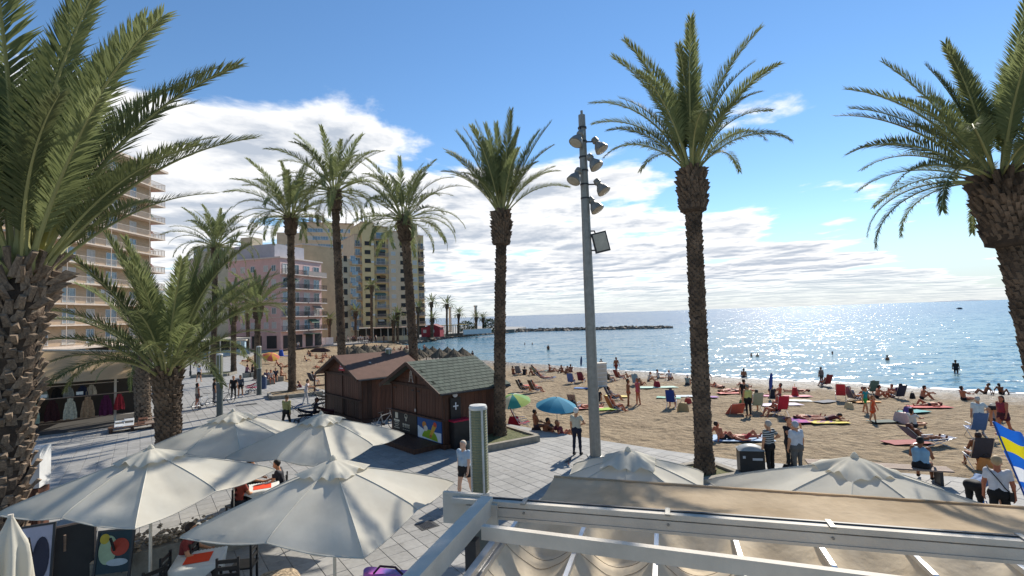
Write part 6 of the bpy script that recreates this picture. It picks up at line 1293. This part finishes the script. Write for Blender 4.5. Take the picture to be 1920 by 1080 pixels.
# straw umbrellas in rows on the far sand
M_straw = mat('grey_straw_thatch', (.115, .092, .062), .95, .45, 8, bump=.9, bscale=30, rand=.2, stretch=(4, 4, 1))
def straw(at, first=[None]):
    if first[0] is None:
        t = thing('straw_umbrella', 'straw thatched beach umbrella in the cluster on the far sand', 'umbrella', at, 0, 'straw umbrellas on the far sand'); r = random.Random(2); mb = MB()
        for lay in range(4):
            r0_, z0 = 1.25-lay*.3, 1.75+lay*.22
            for k in range(40):
                a = 2*math.pi*k/40+lay*.3; dr = r.uniform(-.08, .1); da = .11
                mb.add([((r0_+dr)*math.cos(a-da), (r0_+dr)*math.sin(a-da), z0-r.uniform(0, .12)), ((r0_+dr)*math.cos(a+da), (r0_+dr)*math.sin(a+da), z0-r.uniform(0, .12)), ((r0_-.42)*math.cos(a+da*.7), (r0_-.42)*math.sin(a+da*.7), z0+.34), ((r0_-.42)*math.cos(a-da*.7), (r0_-.42)*math.sin(a-da*.7), z0+.34)], [(0, 1, 2, 3)])
        mb.lathe([(1.15, 1.76), (.8, 2.0), (.4, 2.32), (.12, 2.62), (.03, 2.75)], 16); mb.build('thatch', M_straw, t)
        mb = MB(); mb.lathe([(.06, -.2), (.05, 2.4)], 8); mb.build('pole', M_bench, t); first[0] = t; return t
    c = copy_tree(first[0]); c.location = at; c.rotation_euler = (0, 0, rnd.uniform(0, 6)); return c
for x, y in ((653, 676), (672, 677), (690, 675), (703, 673), (716, 672), (728, 676), (775, 680), (788, 687), (800, 680), (812, 678), (825, 686), (840, 680), (868, 684), (760, 684), (772, 690), (852, 688), (664, 670), (684, 668)):
    straw(G(x, y+12))
# --- bathers: (label, pixel, facing, pose, variant, kwargs)
def bather(lab, px, py, face, pose, v=0, vox=.028, **k): return person(lab, G(px, py), face, pose, v, vox=vox, **k)
def seated(lab, px, py, face, chc, chlab, high=False, lounge=False, vox=.028, v=0, **k):
    at = G(px, py); beach_chair(chlab, at, face, chc, high, lounge)
    p = at+Vector((math.cos(R(face)), math.sin(R(face)), 0))*.10
    return person(lab, p, face, 'sit' if high else ('lounge' if lounge else 'low'), 3 if high else v, vox=vox, z=at.z+(-.06 if high else -.05 if not lounge else -.04), **k)
# shore group beside the slim palm
seated('white haired man in a grey shirt on a chair close to the water', 972, 703, 75, '6a6a70', 'grey beach chair close to the water', hair='c9c4ba', top='9aa0a8', bottom='3a4a6a', legs=1)
bather('person in black crouching next to the grey beach chair', 983, 703, 75, 'ground', 1, top='1a1a1e', bottom='1a1a1e')
seated('sunbather reclining on a green lounger near the shore', 1006, 702, 30, '6f8f7c', 'green beach lounger near the shore', lounge=True, top=None, bottom='1a1a1e')
seated('sunbather reclining on a blue lounger with bent legs', 1017, 715, 15, '3f5f8f', 'blue beach lounger next to the green one', lounge=True, top=None, bottom='1a2a4a', skin='r')
bather('person lying on dark clothes near the tide line', 1035, 697, 0, 'lie', 1, top='3a2426', bottom='2a1a1a')
seated('person in black leaning back on a low dark chair', 979, 735, 20, '26262a', 'low dark beach chair behind the palm', top='17171a', bottom='17171a', hair='17120f')
seated('sunburnt man on a low brown chair', 1002, 736, 30, '5a4436', 'low brown beach chair behind the palm', skin='r', bottom='5a2a2a')
seated('person on a blue and white chair with their back turned', 1071, 720, 70, '5a70a8', 'blue and white beach chair facing the sea', top='9a6a6a', bottom='2a2a30', hair='6a4a30')
seated('person on a wine red chair with their back turned', 1090, 717, 65, '6a2a3c', 'wine red beach chair facing the sea', top='8a4a50', bottom='2a2a30', hair='3a2a1c')
furled('furled blue beach parasol stuck in the sand near the tide line', G(1089, 697), '2f4a78', 1.7)
# white cabinet by the mast
at = G(1126, 724); t = thing('beach_cabinet', 'white slatted cabinet standing on the sand behind the floodlight mast', 'cabinet', at, R(15)); mb = MB(); mb.box((0, 0, .95), (.9, .8, 1.9)); mb.build('body', M_frame, t)
for k in range(5):
    mb = MB(); mb.box((0, -.415, .3+k*.34), (.8, .03, .26)); mb.build('slat', M_white, t)
mb = MB(); mb.box((0, 0, 1.93), (1.0, .9, .07)); mb.build('top', M_white, t)
seated('person in black reclining on a dark chair beside the white cabinet', 1141, 716, 40, '26262a', 'dark beach chair beside the white cabinet', top='1c1c20', bottom='1c1c20')
seated('sunburnt woman on a red chair beside the standing man', 1160, 712, 30, '7a3a34', 'red brown beach chair near the standing man', skin='r', bottom='2a1a1a', hairlen=1)
bather('child sitting on the sand near the red brown chair', 1177, 708, 20, 'ground', 0, h=.7, bottom='8a3a30')
bather('tanned man in red trunks walking up from the water', 1156, 702, -70, 'walk', 0, bottom='7a2a24', skin='d', legs=1, h=1.05)
bather('person standing by the tide line with a folded board', 1128, 700, 60, 'stand', 0, h=.9, top='24242a', bottom='24242a')
bather('woman in an orange bikini bottom standing with a friend', 1179, 762, -20, 'stand', 0, build='w', skin='d', bottom='b0542a', hairlen=1, hair='1a120e', vox=.024)
bather('woman in a pink bikini standing with a friend', 1197, 760, 200, 'hip', 0, build='w', skin='r', top='c05a66', sleeve=0, bottom='c05a66', hairlen=1, hair='5a3a24', vox=.024)
seated('woman on a navy striped chair holding a book', 1147, 752, 10, '2f4468', 'navy striped beach chair by the lime towel', top='9a8a84', bottom='2a2a30', hair='17120f', hairlen=1)
seated('tanned man on a low orange chair', 1150, 772, 20, 'a86a4a', 'low orange beach chair by the lime towel', skin='r', bottom='4a4a50', h=1.02)
towel('lime green towel spread next to the orange chair', G(1131, 769), 10, '8fae2c')
towel('pink towel spread behind the floodlight mast', G(1100, 766), 5, 'd98f86', .9, 2.0); bather('sunbather lying on the pink towel behind the mast', 1104, 765, 10, 'lie', 0, bottom='2a2a30', skin='r')
at = G(1070, 772); beach_bag('big dark rucksack heap on the sand behind the turquoise parasol', at, '20242e', .75); beach_chair('folded pinkish chair behind the dark rucksack', G(1077, 768), 60, 'a08478')
bather('person in black reading beside the lime towel', 1121, 752, 70, 'ground', 1, top='1f1f24', bottom='1f1f24')
beach_parasol('turquoise blue beach parasol sheltering a family at the promenade edge', G(1045, 815), ('3f92b4', '4a9cbc'), 1.0, 1.75, 10, 20)
bather('tanned man kneeling beside the turquoise parasol', 1006, 818, 20, 'sit', 2, skin='d', bottom='3a2a30', hair='17120f', h=.95, vox=.022); beach_bag('dark cool bag under the kneeling man', G(1006, 818), '2a2024', .48)
bather('person in a purple sarong sitting by the turquoise parasol', 1021, 820, 10, 'ground', 1, skin='d', bottom='4a3a78', vox=.022)
bather('child in a dark cap sitting in front of the turquoise parasol pole', 1032, 817, -40, 'ground', 2, skin='d', h=.85, top='2a2a2a', bottom='2a2a30', vox=.022)
bather('sunburnt woman in a wine red dress sitting under the turquoise parasol', 1054, 822, 30, 'ground', 0, build='w', skin='r', top='6a2a38', bottom='6a2a38', hairlen=1, hair='8a5a3a', vox=.022)
beach_parasol('green, white and teal beach parasol behind the slim palm', G(964, 792), ('7fae6a', 'd6dcc0', '3f9a98', 'a9c46a'), .95, 1.5, 14, -20)
beach_bag('crimson bag heap at the promenade edge beside the slim palm', G(964, 800), '9a1f38', .6); beach_chair('crimson folding chair lying by the bag heap', G(975, 801), 10, '8f2436')
# middle of the beach
seated('person on a pale blue chair in front of a red haired child', 1193, 722, 60, '7f9ab0', 'pale blue beach chair up the beach', top='a08078', bottom='2a2a30')
bather('red haired child next to the pale blue chair', 1203, 722, 30, 'ground', 0, h=.75, hair='6a3418', bottom='8a3a30')
towel('pale mint towel with clothes scattered on it', G(1232, 727), 4, 'a9c4b4', 1.1, 3.2); beach_bag('small red bag on the pale mint towel', G(1232, 727)+Vector((0, 0, .1)), '8a1f2c', .5)
seated('man on a royal blue chair with a towel behind it', 1259, 765, 65, '1f3f8f', 'royal blue folding chair with its back to the promenade', high=True, skin='r', bottom='2a3a6a', hair='5a4a3a', vox=.024)
beach_bag('heap of beige bags beside the royal blue chair', G(1281, 772), 'a08a60', .6); towel('pale grey towel behind the royal blue chair', G(1283, 744), 0, 'b9c0c4', .9, 2.2)
bather('person in a white cap sitting on the sand behind the promenade palm', 1289, 722, 60, 'ground', 1, top='8a9488', bottom='3a3a40', hat='cap')
bather('person lying on a coral towel in the middle of the beach', 1366, 736, 0, 'lie', 0, skin='t', bottom='a85a5a'); towel('coral towel under the person in mid beach', G(1368, 738), 3, 'd0766a')
bather('man in a black T-shirt standing behind the yellow vest', 1397, 765, 70, 'stand', 0, top='131316', bottom='1f1f24', legs=1, vox=.024)
bather('person in a pale yellow vest and black trousers with their back turned', 1404, 780, 95, 'stand', 0, build='h', top='c9c878', bottom='131316', legs=2, hair='7a7468', vox=.022, sleeve=0)
at = G(1383, 778); t = thing('beach_tent', 'small coral beach wind shelter beside the yellow vest', 'shelter', at, R(15)); mb = MB(); mb.add([(-.6, .3, .02), (.6, .3, .02), (.45, -.15, .62), (-.45, -.15, .62), (-.6, .33, 0), (.6, .33, 0), (.45, -.12, .65), (-.45, -.12, .65)], [(0, 1, 2, 3), (7, 6, 5, 4), (0, 3, 7, 4), (1, 5, 6, 2), (2, 6, 7, 3)]); mb.build('cloth', cm('d8705c'), t); mb = MB(); mb.tube([(-.45, -.14, .63), (-.45, .1, 0)], .012, 5); mb.tube([(.45, -.14, .63), (.45, .1, 0)], .012, 5); mb.build('poles', M_alu, t)
seated('pale person on a pale green chair next to the yellow vest', 1420, 772, 80, '9ab09a', 'pale green beach chair next to the yellow vest', top='c9ced0', bottom='2a2a30', hair='17120f', h=1.02, high=True)
seated('tanned man turning his head on a crimson chair', 1454, 778, 200, 'a82038', 'bright crimson beach chair among the bathers', skin='r', bottom='17171a', h=1.03)
beach_chair('empty crimson beach chair beside the tanned man', G(1467, 780), 80, 'b52a40', True)
furled('furled navy beach parasol standing behind the bathers', G(1443, 748), '24418a', 1.75, 5)
bather('woman with long dark hair sitting up near the navy parasol', 1462, 742, 160, 'ground', 2, build='w', skin='r', hairlen=2, hair='17120f', bottom='8a5a60'); bather('person in dark clothes sitting at the foot of the navy parasol', 1448, 746, 60, 'ground', 1, top='24242a', bottom='24242a')
beach_bag('yellow topped red bag on a pink towel', G(1491, 743), 'a82a2a', .75, 'c9a52c'); towel('pink towel under the red bag', G(1496, 744), 2, 'd98a94'); towel('white and lilac towels between the bathers', G(1462, 760), 5, 'c9bccb', 1.0, 2.6)
towel('pink and purple striped towel of two sunbathers', G(1516, 790), -4, 'c0608f', 1.4, 2.0, '5a3f8f'); towel('yellow towel of the prone sunbather', G(1552, 793), -4, 'c9b52c', .9, 1.8)
bather('person lying on the pink and purple striped towel', 1514, 786, 8, 'lie', 0, bottom='2a1f3a', skin='r'); bather('dark haired person lying prone on the yellow towel', 1549, 790, 170, 'prone', 0, top='5a1f2a', bottom='2a1a24', skin='r', hairlen=1)
towel('light blue towel shared by two men at the promenade edge', G(1378, 824), -3, '8fa9c4', 1.3, 3.0)
bather('man sitting up with black trunks on the light blue towel', 1353, 826, 20, 'ground', 0, skin='r', bottom='17171a', hair='2a1a10', vox=.022, legs=1); bather('sunburnt man in red shorts lying on the light blue towel', 1396, 825, 8, 'lie', 1, skin='r', bottom='a82a2a', legs=1, hair='17120f', vox=.022)
bather('boy standing at the edge of the surf', 1541, 722, 100, 'stand', 0, h=.86, skin='d', top='6a6a66', bottom='3a4a4a', legs=1); seated('person on a red chair beside the boy at the surf', 1550, 724, 95, '8f3a3a', 'red beach chair at the edge of the surf', skin='r', bottom='2a2a2a')
# right part of the beach
beach_chair('bright red folding chair standing open near the surf', G(1577, 752), 60, 'c43a3f', True); seated('grey haired person in grey reclining beside the bright red chair', 1599, 752, 10, '6a6a74', 'grey beach chair beside the bright red one', top='7a7a84', bottom='2a2a30', hair='a9a49a')
bather('child in a teal shirt and green shorts walking with a smaller child', 1624, 775, -60, 'walk', 0, build='c', h=.86, top='1f8a8f', bottom='2f9a4a', legs=1, hair='3a2a1c', vox=.022); bather('child in an orange dress walking ahead of the teal shirt', 1638, 792, -50, 'walk', 0, build='c', h=.80, top='d0542a', bottom='d0542a', sleeve=0, legs=0, skirt=.45, skirtc='d0542a', hair='8a5a30', hairlen=1, vox=.022)
seated('person in pale clothes on a chair behind the two children', 1638, 738, 70, '5a7a70', 'grey green beach chair behind the two children', top='8a968f', bottom='3a4a4a', hair='a9a49a')
seated('person in a purple top on a navy chair near the surf', 1686, 748, 85, '2a2f44', 'navy beach chair near the surf', top='4a2a5a', bottom='2a2a30', hair='17120f', h=1.05); bather('small dog like dark bag beside the navy chair', 1711, 746, 0, 'prone', 0, h=.45, top='1f1a17', bottom='1f1a17', vox=.04) if False else beach_bag('small dark bag beside the navy chair', G(1711, 746), '1f1a17', .4)
towel('red towel near the surf', G(1742, 764), -4, 'b02a2a', .9, 2.2); bather('sunbather with an arm raised lying on the red towel near the surf', 1740, 762, 175, 'lie', 1, skin='r', bottom='17171a')
towel('dark green towel heap beside the white bag', G(1655, 792), 2, '1f3a30', .7, 1.3); beach_bag('white patterned bag beside the dark green towel', G(1690, 792), 'c9b4b0', .6)
seated('tanned person stretched out on a slate blue lounger', 1726, 838, 5, '55627f', 'slate blue lounger on the sand near the long bench', lounge=True, skin='d', bottom='8a7a70', hair='5a2a1c', h=1.04, vox=.02); bather('woman in a white top sitting behind the slate blue lounger', 1713, 800, 20, 'ground', 2, build='w', top='d0cfca', bottom='2a2a30', hair='17120f', hairlen=1)
towel('red and dark green towel behind the slate blue lounger', G(1700, 832), 3, '8a2a2a', .8, 1.7)
bather('white haired man in a white shirt standing behind a blue chair', 1838, 818, 70, 'hip', 0, build='h', top='c9cfc9', bottom='5a6a7a', legs=2, hair='b9b4aa', skin='t', vox=.02); beach_chair('denim blue chair in front of the man in the white shirt', G(1833, 822), 70, '4f6f9f', True)
bather('woman in a dark floral skirt and red top turning sideways', 1884, 815, 190, 'walk', 0, build='h', top='8a2a38', sleeve=0, bottom='3a1420', skirt=.4, skirtc='4a1828', hair='17120f', hairlen=2, skin='r', vox=.02)
bather('person with pale hair sitting behind the woman in the floral skirt', 1858, 790, 20, 'ground', 1, top='9a8a84', bottom='2a2a30', hair='c9c0b0'); bather('person in black bending behind the woman in the floral skirt', 1868, 800, 20, 'bend', 0, top='17171a', bottom='24242a')
seated('tanned person on a dark framed chair with a colourful bag', 1838, 880, 70, '3a3a44', 'dark framed chair near the striped flag', high=True, skin='d', bottom='24242a', hair='3a2418', vox=.02); beach_bag('pink, yellow and green striped bag hanging by the dark framed chair', G(1853, 884), 'd08a4a', .5)
bather('child squatting at the water edge with wet hair', 1847, 738, 150, 'ground', 0, h=.9, skin='d', bottom='17171a'); bather('child sitting at the water edge with legs forward', 1878, 738, 20, 'ground', 0, h=.9, skin='d', bottom='24242a', hairlen=1)
# in the water
for i, (x, y, dz, lab) in enumerate(((1793, 699, -.55, 'man in dark swim shirt wading up to his thighs'), (1664, 675, -1.15, 'swimmer with only head and shoulders out of the glittering water'), (1561, 664, -1.35, 'swimmer far out with only the head showing'), (1409, 668, -1.3, 'swimmer in the pair with only heads showing beyond the surf'), (1420, 668, -1.3, 'swimmer in the pair with only heads showing beyond the surf'), (1028, 656, -.75, 'bather standing waist deep by the floodlight mast'), (1102, 661, -1.0, 'bather chest deep right behind the floodlight mast'), (984, 646, -1.3, 'swimmer in the pair between the slim palm and the breakwater'), (998, 646, -1.3, 'swimmer in the pair between the slim palm and the breakwater'), (1395, 707, -.9, 'bather sitting in the surf line'))):
    p = P(x, y, SEA_Z); person(lab, p, 60+i*40, 'stand', 0, 'm', 1.0, 'd', '17120f', '1c1c20' if i == 0 else None, '1c1c24', 1, 1, vox=.03, z=SEA_Z+dz, group={3: 'pair of swimmers beyond the surf', 4: 'pair of swimmers beyond the surf', 7: 'pair of swimmers by the breakwater', 8: 'pair of swimmers by the breakwater'}.get(i))
bather('man carrying a blue folding frame along the water edge', 886, 680, 60, 'walk', 0, top='24242a', bottom='24242a', vox=.03)
# left part of the beach, seen between the kiosk and the palms
for i, (x, y, pose, f, lab, k) in enumerate(((522, 686, 'ground', 20, 'person leaning back on the open sand beyond the palm planter', dict(skin='r', bottom='17171a')), (535, 689, 'lie', 5, 'sunbather lying beside the one leaning back', dict(skin='t', bottom='8a5638')), (582, 668, 'ground', 30, 'person in black sitting far up the sand', dict(top='1c1c20', bottom='1c1c20')), (594, 690, 'lie', -60, 'orange skinned sunbather lying on the open sand', dict(skin='r', bottom='a85a2a')), (608, 671, 'ground', 60, 'person in a white top sitting near the straw umbrellas', dict(top='c9c4be', bottom='5a5a60')), (604, 680, 'ground', 200, 'dark haired child playing on the open sand', dict(h=.7, bottom='3a2a2a')), (455, 678, 'lie', 10, 'sunburnt person lying at the top of the beach', dict(skin='r', bottom='8a3a30')), (464, 679, 'ground', 0, 'second sunburnt person at the top of the beach', dict(skin='r', bottom='3a2a30')), (695, 664, 'ground', 90, 'person in pink sitting behind the straw umbrellas', dict(top='b98a90', bottom='5a5a60')), (706, 663, 'stand', 40, 'person in pink standing behind the straw umbrellas', dict(top='c09aa0', bottom='8a5a60')), (718, 664, 'ground', 10, 'person in navy sitting behind the straw umbrellas', dict(top='2a3044', bottom='2a2a30')), (688, 660, 'stand', 10, 'tanned person standing far behind the straw umbrellas', dict(skin='d', bottom='2a3a6a')), (566, 733, 'ground', 30, 'person in a wine red shirt sitting by the planter of the tall palm', dict(top='6a2430', bottom='2a2a30')))):
    bather(lab, x, y, f, pose, i % 3 if pose == 'ground' else i % 2, vox=.034, **k)
seated('person in grey on a dark chair beside the brown kiosk', 587, 722, 60, '3a3a44', 'dark beach chair beside the brown kiosk', top='6a6a74', bottom='2a2a30', high=True)
beach_parasol('yellow and coral beach parasol tilted over sunbathers up the beach', G(508, 682), ('d9a94a', 'c9685a'), 1.2, 1.5, 30, 40)
towel('blue windbreak cloths heaped beside the palm trunk', G(530, 668), 5, '24418f', 1.6, 3.6); beach_bag('big blue and white cool bag heap beside the palm trunk', G(527, 668), '2f52a8', 1.3)
at = G(600, 660); t = thing('boat', 'upturned dark brown boat at the top of the beach', 'boat', at, R(10)); mb = MB(); mb.grid(lambda u, v: ((u-.5)*4.2, (v-.5)*1.5*math.sin(math.pi*min(1, u*.9+.08)), .85*math.sin(math.pi*v)*math.sin(math.pi*u)**.5), 16, 10); mb.build('hull', M_wood, t, smooth=True); mb = MB(); mb.beam((-1.9, 0, .86), (1.9, 0, .86), .06, .08); mb.build('keel', M_bench, t)
# gull resting on the brown kiosk roof
p = D(700, 690, P(690, 790).y+1.2); t = thing('seagull', 'white seagull resting on the brown kiosk roof', 'bird', (p.x, p.y, p.z), R(200)); mb = MB(); mb.tube([(-.22, 0, .16), (-.12, 0, .17), (0, 0, .18), (.1, 0, .21), (.14, 0, .27), (.17, 0, .31), (.20, 0, .32), (.25, 0, .31)], [.01, .04, .075, .07, .042, .036, .034, .006], 8); mb.build('body', cm('dcdad4'), t, smooth=True); mb = MB(); [mb.tube([(-.24, s*.03, .17), (-.1, s*.07, .21), (.04, s*.06, .23)], [.008, .03, .012], 6) for s in (-1, 1)]; mb.build('wings', cm('8f949a'), t); mb = MB(); [mb.tube([(0, s*.03, -.12), (0, s*.03, .14)], .008, 5) for s in (-1, 1)]; mb.build('legs', cm('b9923c'), t)
# wooden frame rail behind the brown kiosk
c = P(603, 740); t = thing('handrail', 'open wooden handrail standing beside the brown kiosk', 'handrail', (c.x, c.y, 0), R(35))
for x in (-.5, .5):
    mb = MB(); mb.box((x, 0, .75), (.1, .1, 1.5)); mb.build('post', M_wood, t)
for z in (.7, 1.42):
    mb = MB(); mb.box((0, 0, z), (.9, .08, .1)); mb.build('rail', M_wood, t)

# ------------------------------------------------------------------ wheels: bicycles and prams
def wheel_parts(par, x, z, r, y=0, w=.018):
    mb = MB(); mb.tube([(x+r*math.cos(k*math.pi/12), y, z+r*math.sin(k*math.pi/12)) for k in range(25)], w, 6, cap=False); wh = mb.build('wheel', M_black, par); mb = MB()
    for k in range(12): mb.tube([(x, y, z), (x+r*math.cos(k*math.pi/6), y, z+r*math.sin(k*math.pi/6))], .004, 4)
    mb.tube([(x, y-.03, z), (x, y+.03, z)], .025, 6); mb.build('spokes', M_alu, wh)
def bicycle(label, at, face, colr):
    t = thing('bicycle', label, 'bicycle', at, R(face)); m = cm(colr, .4); wheel_parts(t, -.52, .33, .33); wheel_parts(t, .52, .33, .33); mb = MB()
    for a, b in (((-.52, .33), (-.12, .30)), ((-.52, .33), (-.2, .72)), ((-.12, .30), (-.22, .84)), ((-.12, .30), (.36, .72)), ((-.2, .72), (.36, .78)), ((.36, .72), (.52, .33)), ((.33, .70), (.31, .98))): mb.tube([(a[0], 0, a[1]), (b[0], 0, b[1])], .018, 6)
    mb.build('frame', m, t); mb = MB(); mb.box((-.23, 0, .87), (.26, .13, .05)); mb.build('saddle', M_black, t); mb = MB(); mb.tube([(.26, -.28, 1.0), (.32, -.1, .99), (.32, .1, .99), (.26, .28, 1.0)], .014, 6); mb.build('handlebar', M_dark, t); mb = MB(); mb.tube([(-.12, -.1, .30), (-.12, .1, .30)], .06, 8); mb.build('crank', M_dark, t); return t
bicycle('white bicycle held by the woman with the ponytail', P(381, 768), 75, 'c4c6c8'); bicycle('dark bicycle held by the cyclist in black', P(421, 758), 70, '2a3440'); 
bicycle('pale bicycle parked in the gap of the two kiosks', P(722, 806), 50, 'd0cfc8')
def pram(label, at, face, hood, seat):
    t = thing('pram', label, 'pram', at, R(face)); 
    for x in (-.32, .32):
        for y in (-.24, .24): wheel_parts(t, x, .13, .13, y, .02)
    mb = MB()
    for y in (-.22, .22): mb.tube([(-.32, y, .13), (.2, y, .6)], .016, 6); mb.tube([(.32, y, .13), (-.35, y, .85), (-.6, y, 1.02)], .016, 6)
    mb.tube([(-.6, -.22, 1.02), (-.6, .22, 1.02)], .018, 6); mb.build('frame', M_dark, t); mb = MB(); mb.grid(lambda u, v: (-.25+.75*u, (v-.5)*.46, .52+.22*(1-u)**2+.10*abs(2*v-1)**3), 10, 8); mb.grid(lambda u, v: (-.25+.75*u, (v-.5)*.44, .38+.1*abs(2*v-1)), 6, 4); mb.build('seat', cm(seat), t, smooth=True)
    mb = MB(); mb.grid(lambda u, v: (-.05-.42*math.cos(u*1.7), (v-.5)*.5, .66+.42*math.sin(u*1.7)*(1-.12*abs(2*v-1)**3)), 12, 8); mb.build('hood', cm(hood), t, smooth=True); return t
pram('navy pram pushed by the woman in white', P(600, 762), 10, '1c2a4a', '17171a'); pram('dark pram with a pink blanket beside the light column', P(474, 737), 185, '2a2024', 'c06a84'); pram('grey blue pram behind the woman near the kiosk', P(568, 795), 20, '4a5878', '2a3040'); pram('black wheeled shopping trolley chair next to the grey blue pram', P(608, 792), 20, '17171a', '4a1f24')
# blue bag of the two men at the right
at = P(1851, 990); t = thing('plastic_bag', 'bright blue carrier bag on the paving between the two men', 'bag', at); mb = MB(); mb.grid(lambda u, v: ((.22-.10*v)*math.cos(u*6.2832)*(1+.12*math.sin(u*19)), (.16-.08*v)*math.sin(u*6.2832)*(1+.12*math.sin(u*23)), .48*v), 24, 8); mb.build('body', mat('blue_plastic', (.03, .25, .62), .3, .2, 5, transl=.2), t, smooth=True); mb = MB(); mb.tube([(-.08, 0, .46), (-.03, 0, .62), (.03, 0, .62), (.08, 0, .46)], .012, 5); mb.build('handle', cm('1f5fa8'), t)
at = P(1512, 893); beach_bag('black handbag held low beside the grey trousers', Vector((P(1480, 893).x+.02, P(1480, 893).y, 0)), '131316', .42)
# striped flag
fb = P(1945, 985); top = D(1862, 790, fb.y); t = thing('striped_flag', 'blue, yellow and white striped beach flag leaning on a slanting pole', 'flag', fb); tp = top-fb; mb = MB(); mb.tube([(0, 0, 0), tuple(tp)], .02, 8); mb.build('pole', cm('24519a'), t); cols = ('1f63c4', 'd6c81f', '1f63c4', 'e2e6ea', '1f63c4')
for k in range(5):
    def f(u, v, k=k):
        s = (k+v)/5*.72; p = tp*(1-s); wv = .06*math.sin(u*7+s*6); return (p.x+u*(.62+.35*s), p.y+wv-.1*u, p.z-u*(.32+.1*s)+.03*math.sin(u*9))
    mb = MB(); mb.grid(f, 14, 5); mb.build('stripe', mat('flag_'+cols[k], hex_(cols[k]), .8, .04, 4, transl=.35), t, smooth=True)
# small craft out at sea
p = P(1800, 580, SEA_Z); t = thing('motor_boat', 'small dark motor boat far out in the glitter', 'boat', p, R(20)); mb = MB(); mb.grid(lambda u, v: ((u-.5)*6, (v-.5)*2.2*(1-max(0, u-.5)**2*3.6), .1+.9*abs(2*v-1)**1.5), 12, 8); mb.build('hull', cm('3a4450'), t, smooth=True); mb = MB(); mb.box((-.5, 0, 1.0), (2.0, 1.4, 1.0)); mb.build('cabin', cm('8a929a'), t)
# crowd too far away to tell one from the other
rc = random.Random(12)
def spots(n, x0, x1, y0, y1, sl=0.0): return [(lambda x: (x, rc.uniform(y0, y1)+sl*(x-x0)))(rc.uniform(x0, x1)) for _ in range(n)]
for (tc, bc), lab, grp, sp_ in ((('b9b4ac', '3a3a44'), 'tiny walker in a pale top in the crowd before the far cafes', 'pale walkers before the far cafes', spots(13, 628, 720, 640.5, 644)),
                                (('c4beb6', '4a4a54'), 'tiny walker in a pale top at the foot of the pink block', 'pale walkers before the pink block', spots(6, 490, 560, 652, 657)),
                                (('3a3036', '24242a'), 'tiny walker in dark clothes in the crowd before the far cafes', 'dark walkers before the far cafes', spots(12, 628, 722, 640.5, 644)),
                                (('2e2e36', '1f1f26'), 'small walker in dark clothes on the plaza by the terrace bar', 'dark walkers on the plaza', spots(12, 345, 475, 668, 692))):
    for x, y in sp_: person(lab, P(x, y), rc.uniform(0, 360), 'walk', 0, 'm', rc.uniform(.92, 1.05), 't', '2a1d14', tc, bc, 1, 2, '222222', vox=.045, group=grp)
for lab, grp, pose, kw, sp_ in (('small sunbather sitting on the sand around the straw umbrellas', 'sunbathers around the straw umbrellas', 'ground', dict(skin='r', bottom='3a2a30'), spots(8, 735, 800, 652, 664)+spots(10, 620, 730, 654, 668)),
                                ('small bather sitting on the open sand beyond the brown kiosk', 'bathers beyond the brown kiosk', 'ground', dict(skin='t', bottom='2a3a6a'), spots(10, 560, 625, 664, 688)),
                                ('small tanned bather sitting by the tide line between the slim palm and the mast', 'bathers by the tide line', 'ground', dict(skin='d', bottom='5a2a2a'), spots(7, 945, 1085, 694, 706)),
                                ('small bather in a white top on the sand between the mast and the promenade palm', 'bathers in white tops', 'ground', dict(skin='t', top='c4beb6', bottom='3a3a44'), spots(6, 1210, 1330, 708, 716)),
                                ('small sunbather lying flat on the sand beyond the furled navy parasol', 'sunbathers beyond the navy parasol', 'lie', dict(skin='r', bottom='24242a'), spots(7, 1340, 1520, 722, 738)),
                                ('small bather with dark hair sitting on the sand close to the surf foam', 'bathers close to the surf', 'ground', dict(skin='r', bottom='17171a', hairlen=1, hair='17120f'), spots(5, 1600, 1840, 742, 754))):
    for k_, (x, y) in enumerate(sp_): bather(lab, x, y, rc.uniform(0, 360), pose, k_ % 3, vox=.034, group=grp, **kw)
rt = random.Random(31)
for i, (cc, nm) in enumerate((('c95a4a', 'coral red'), ('3f6fa8', 'cobalt blue'), ('d9c06a', 'straw yellow'), ('7fae9a', 'sea green'), ('8a5a9a', 'violet'), ('d98aa4', 'rose pink'), ('e0ddd2', 'off white'), ('4a4f5c', 'slate grey'), ('c98a3c', 'amber'), ('2f8f8f', 'deep teal'))):
    x = 1010+i*78+rt.uniform(-20, 20); y = 728+(x-1000)*.045+rt.uniform(-6, 14); towel(nm+' towel lying empty on the open sand', G(x, y), rt.uniform(-25, 25), cc, .8, 1.6)
for i, (cc, nm) in enumerate((('3a3a44', 'charcoal'), ('a8443a', 'brick red'), ('4f7a4f', 'moss green'), ('c9b48a', 'sand coloured'), ('5a4a8a', 'indigo'))):
    beach_bag('small '+nm+' bag left alone on the open sand', G(1120+i*150+rt.uniform(-30, 30), 740+i*7+rt.uniform(-4, 10)), cc, .42)
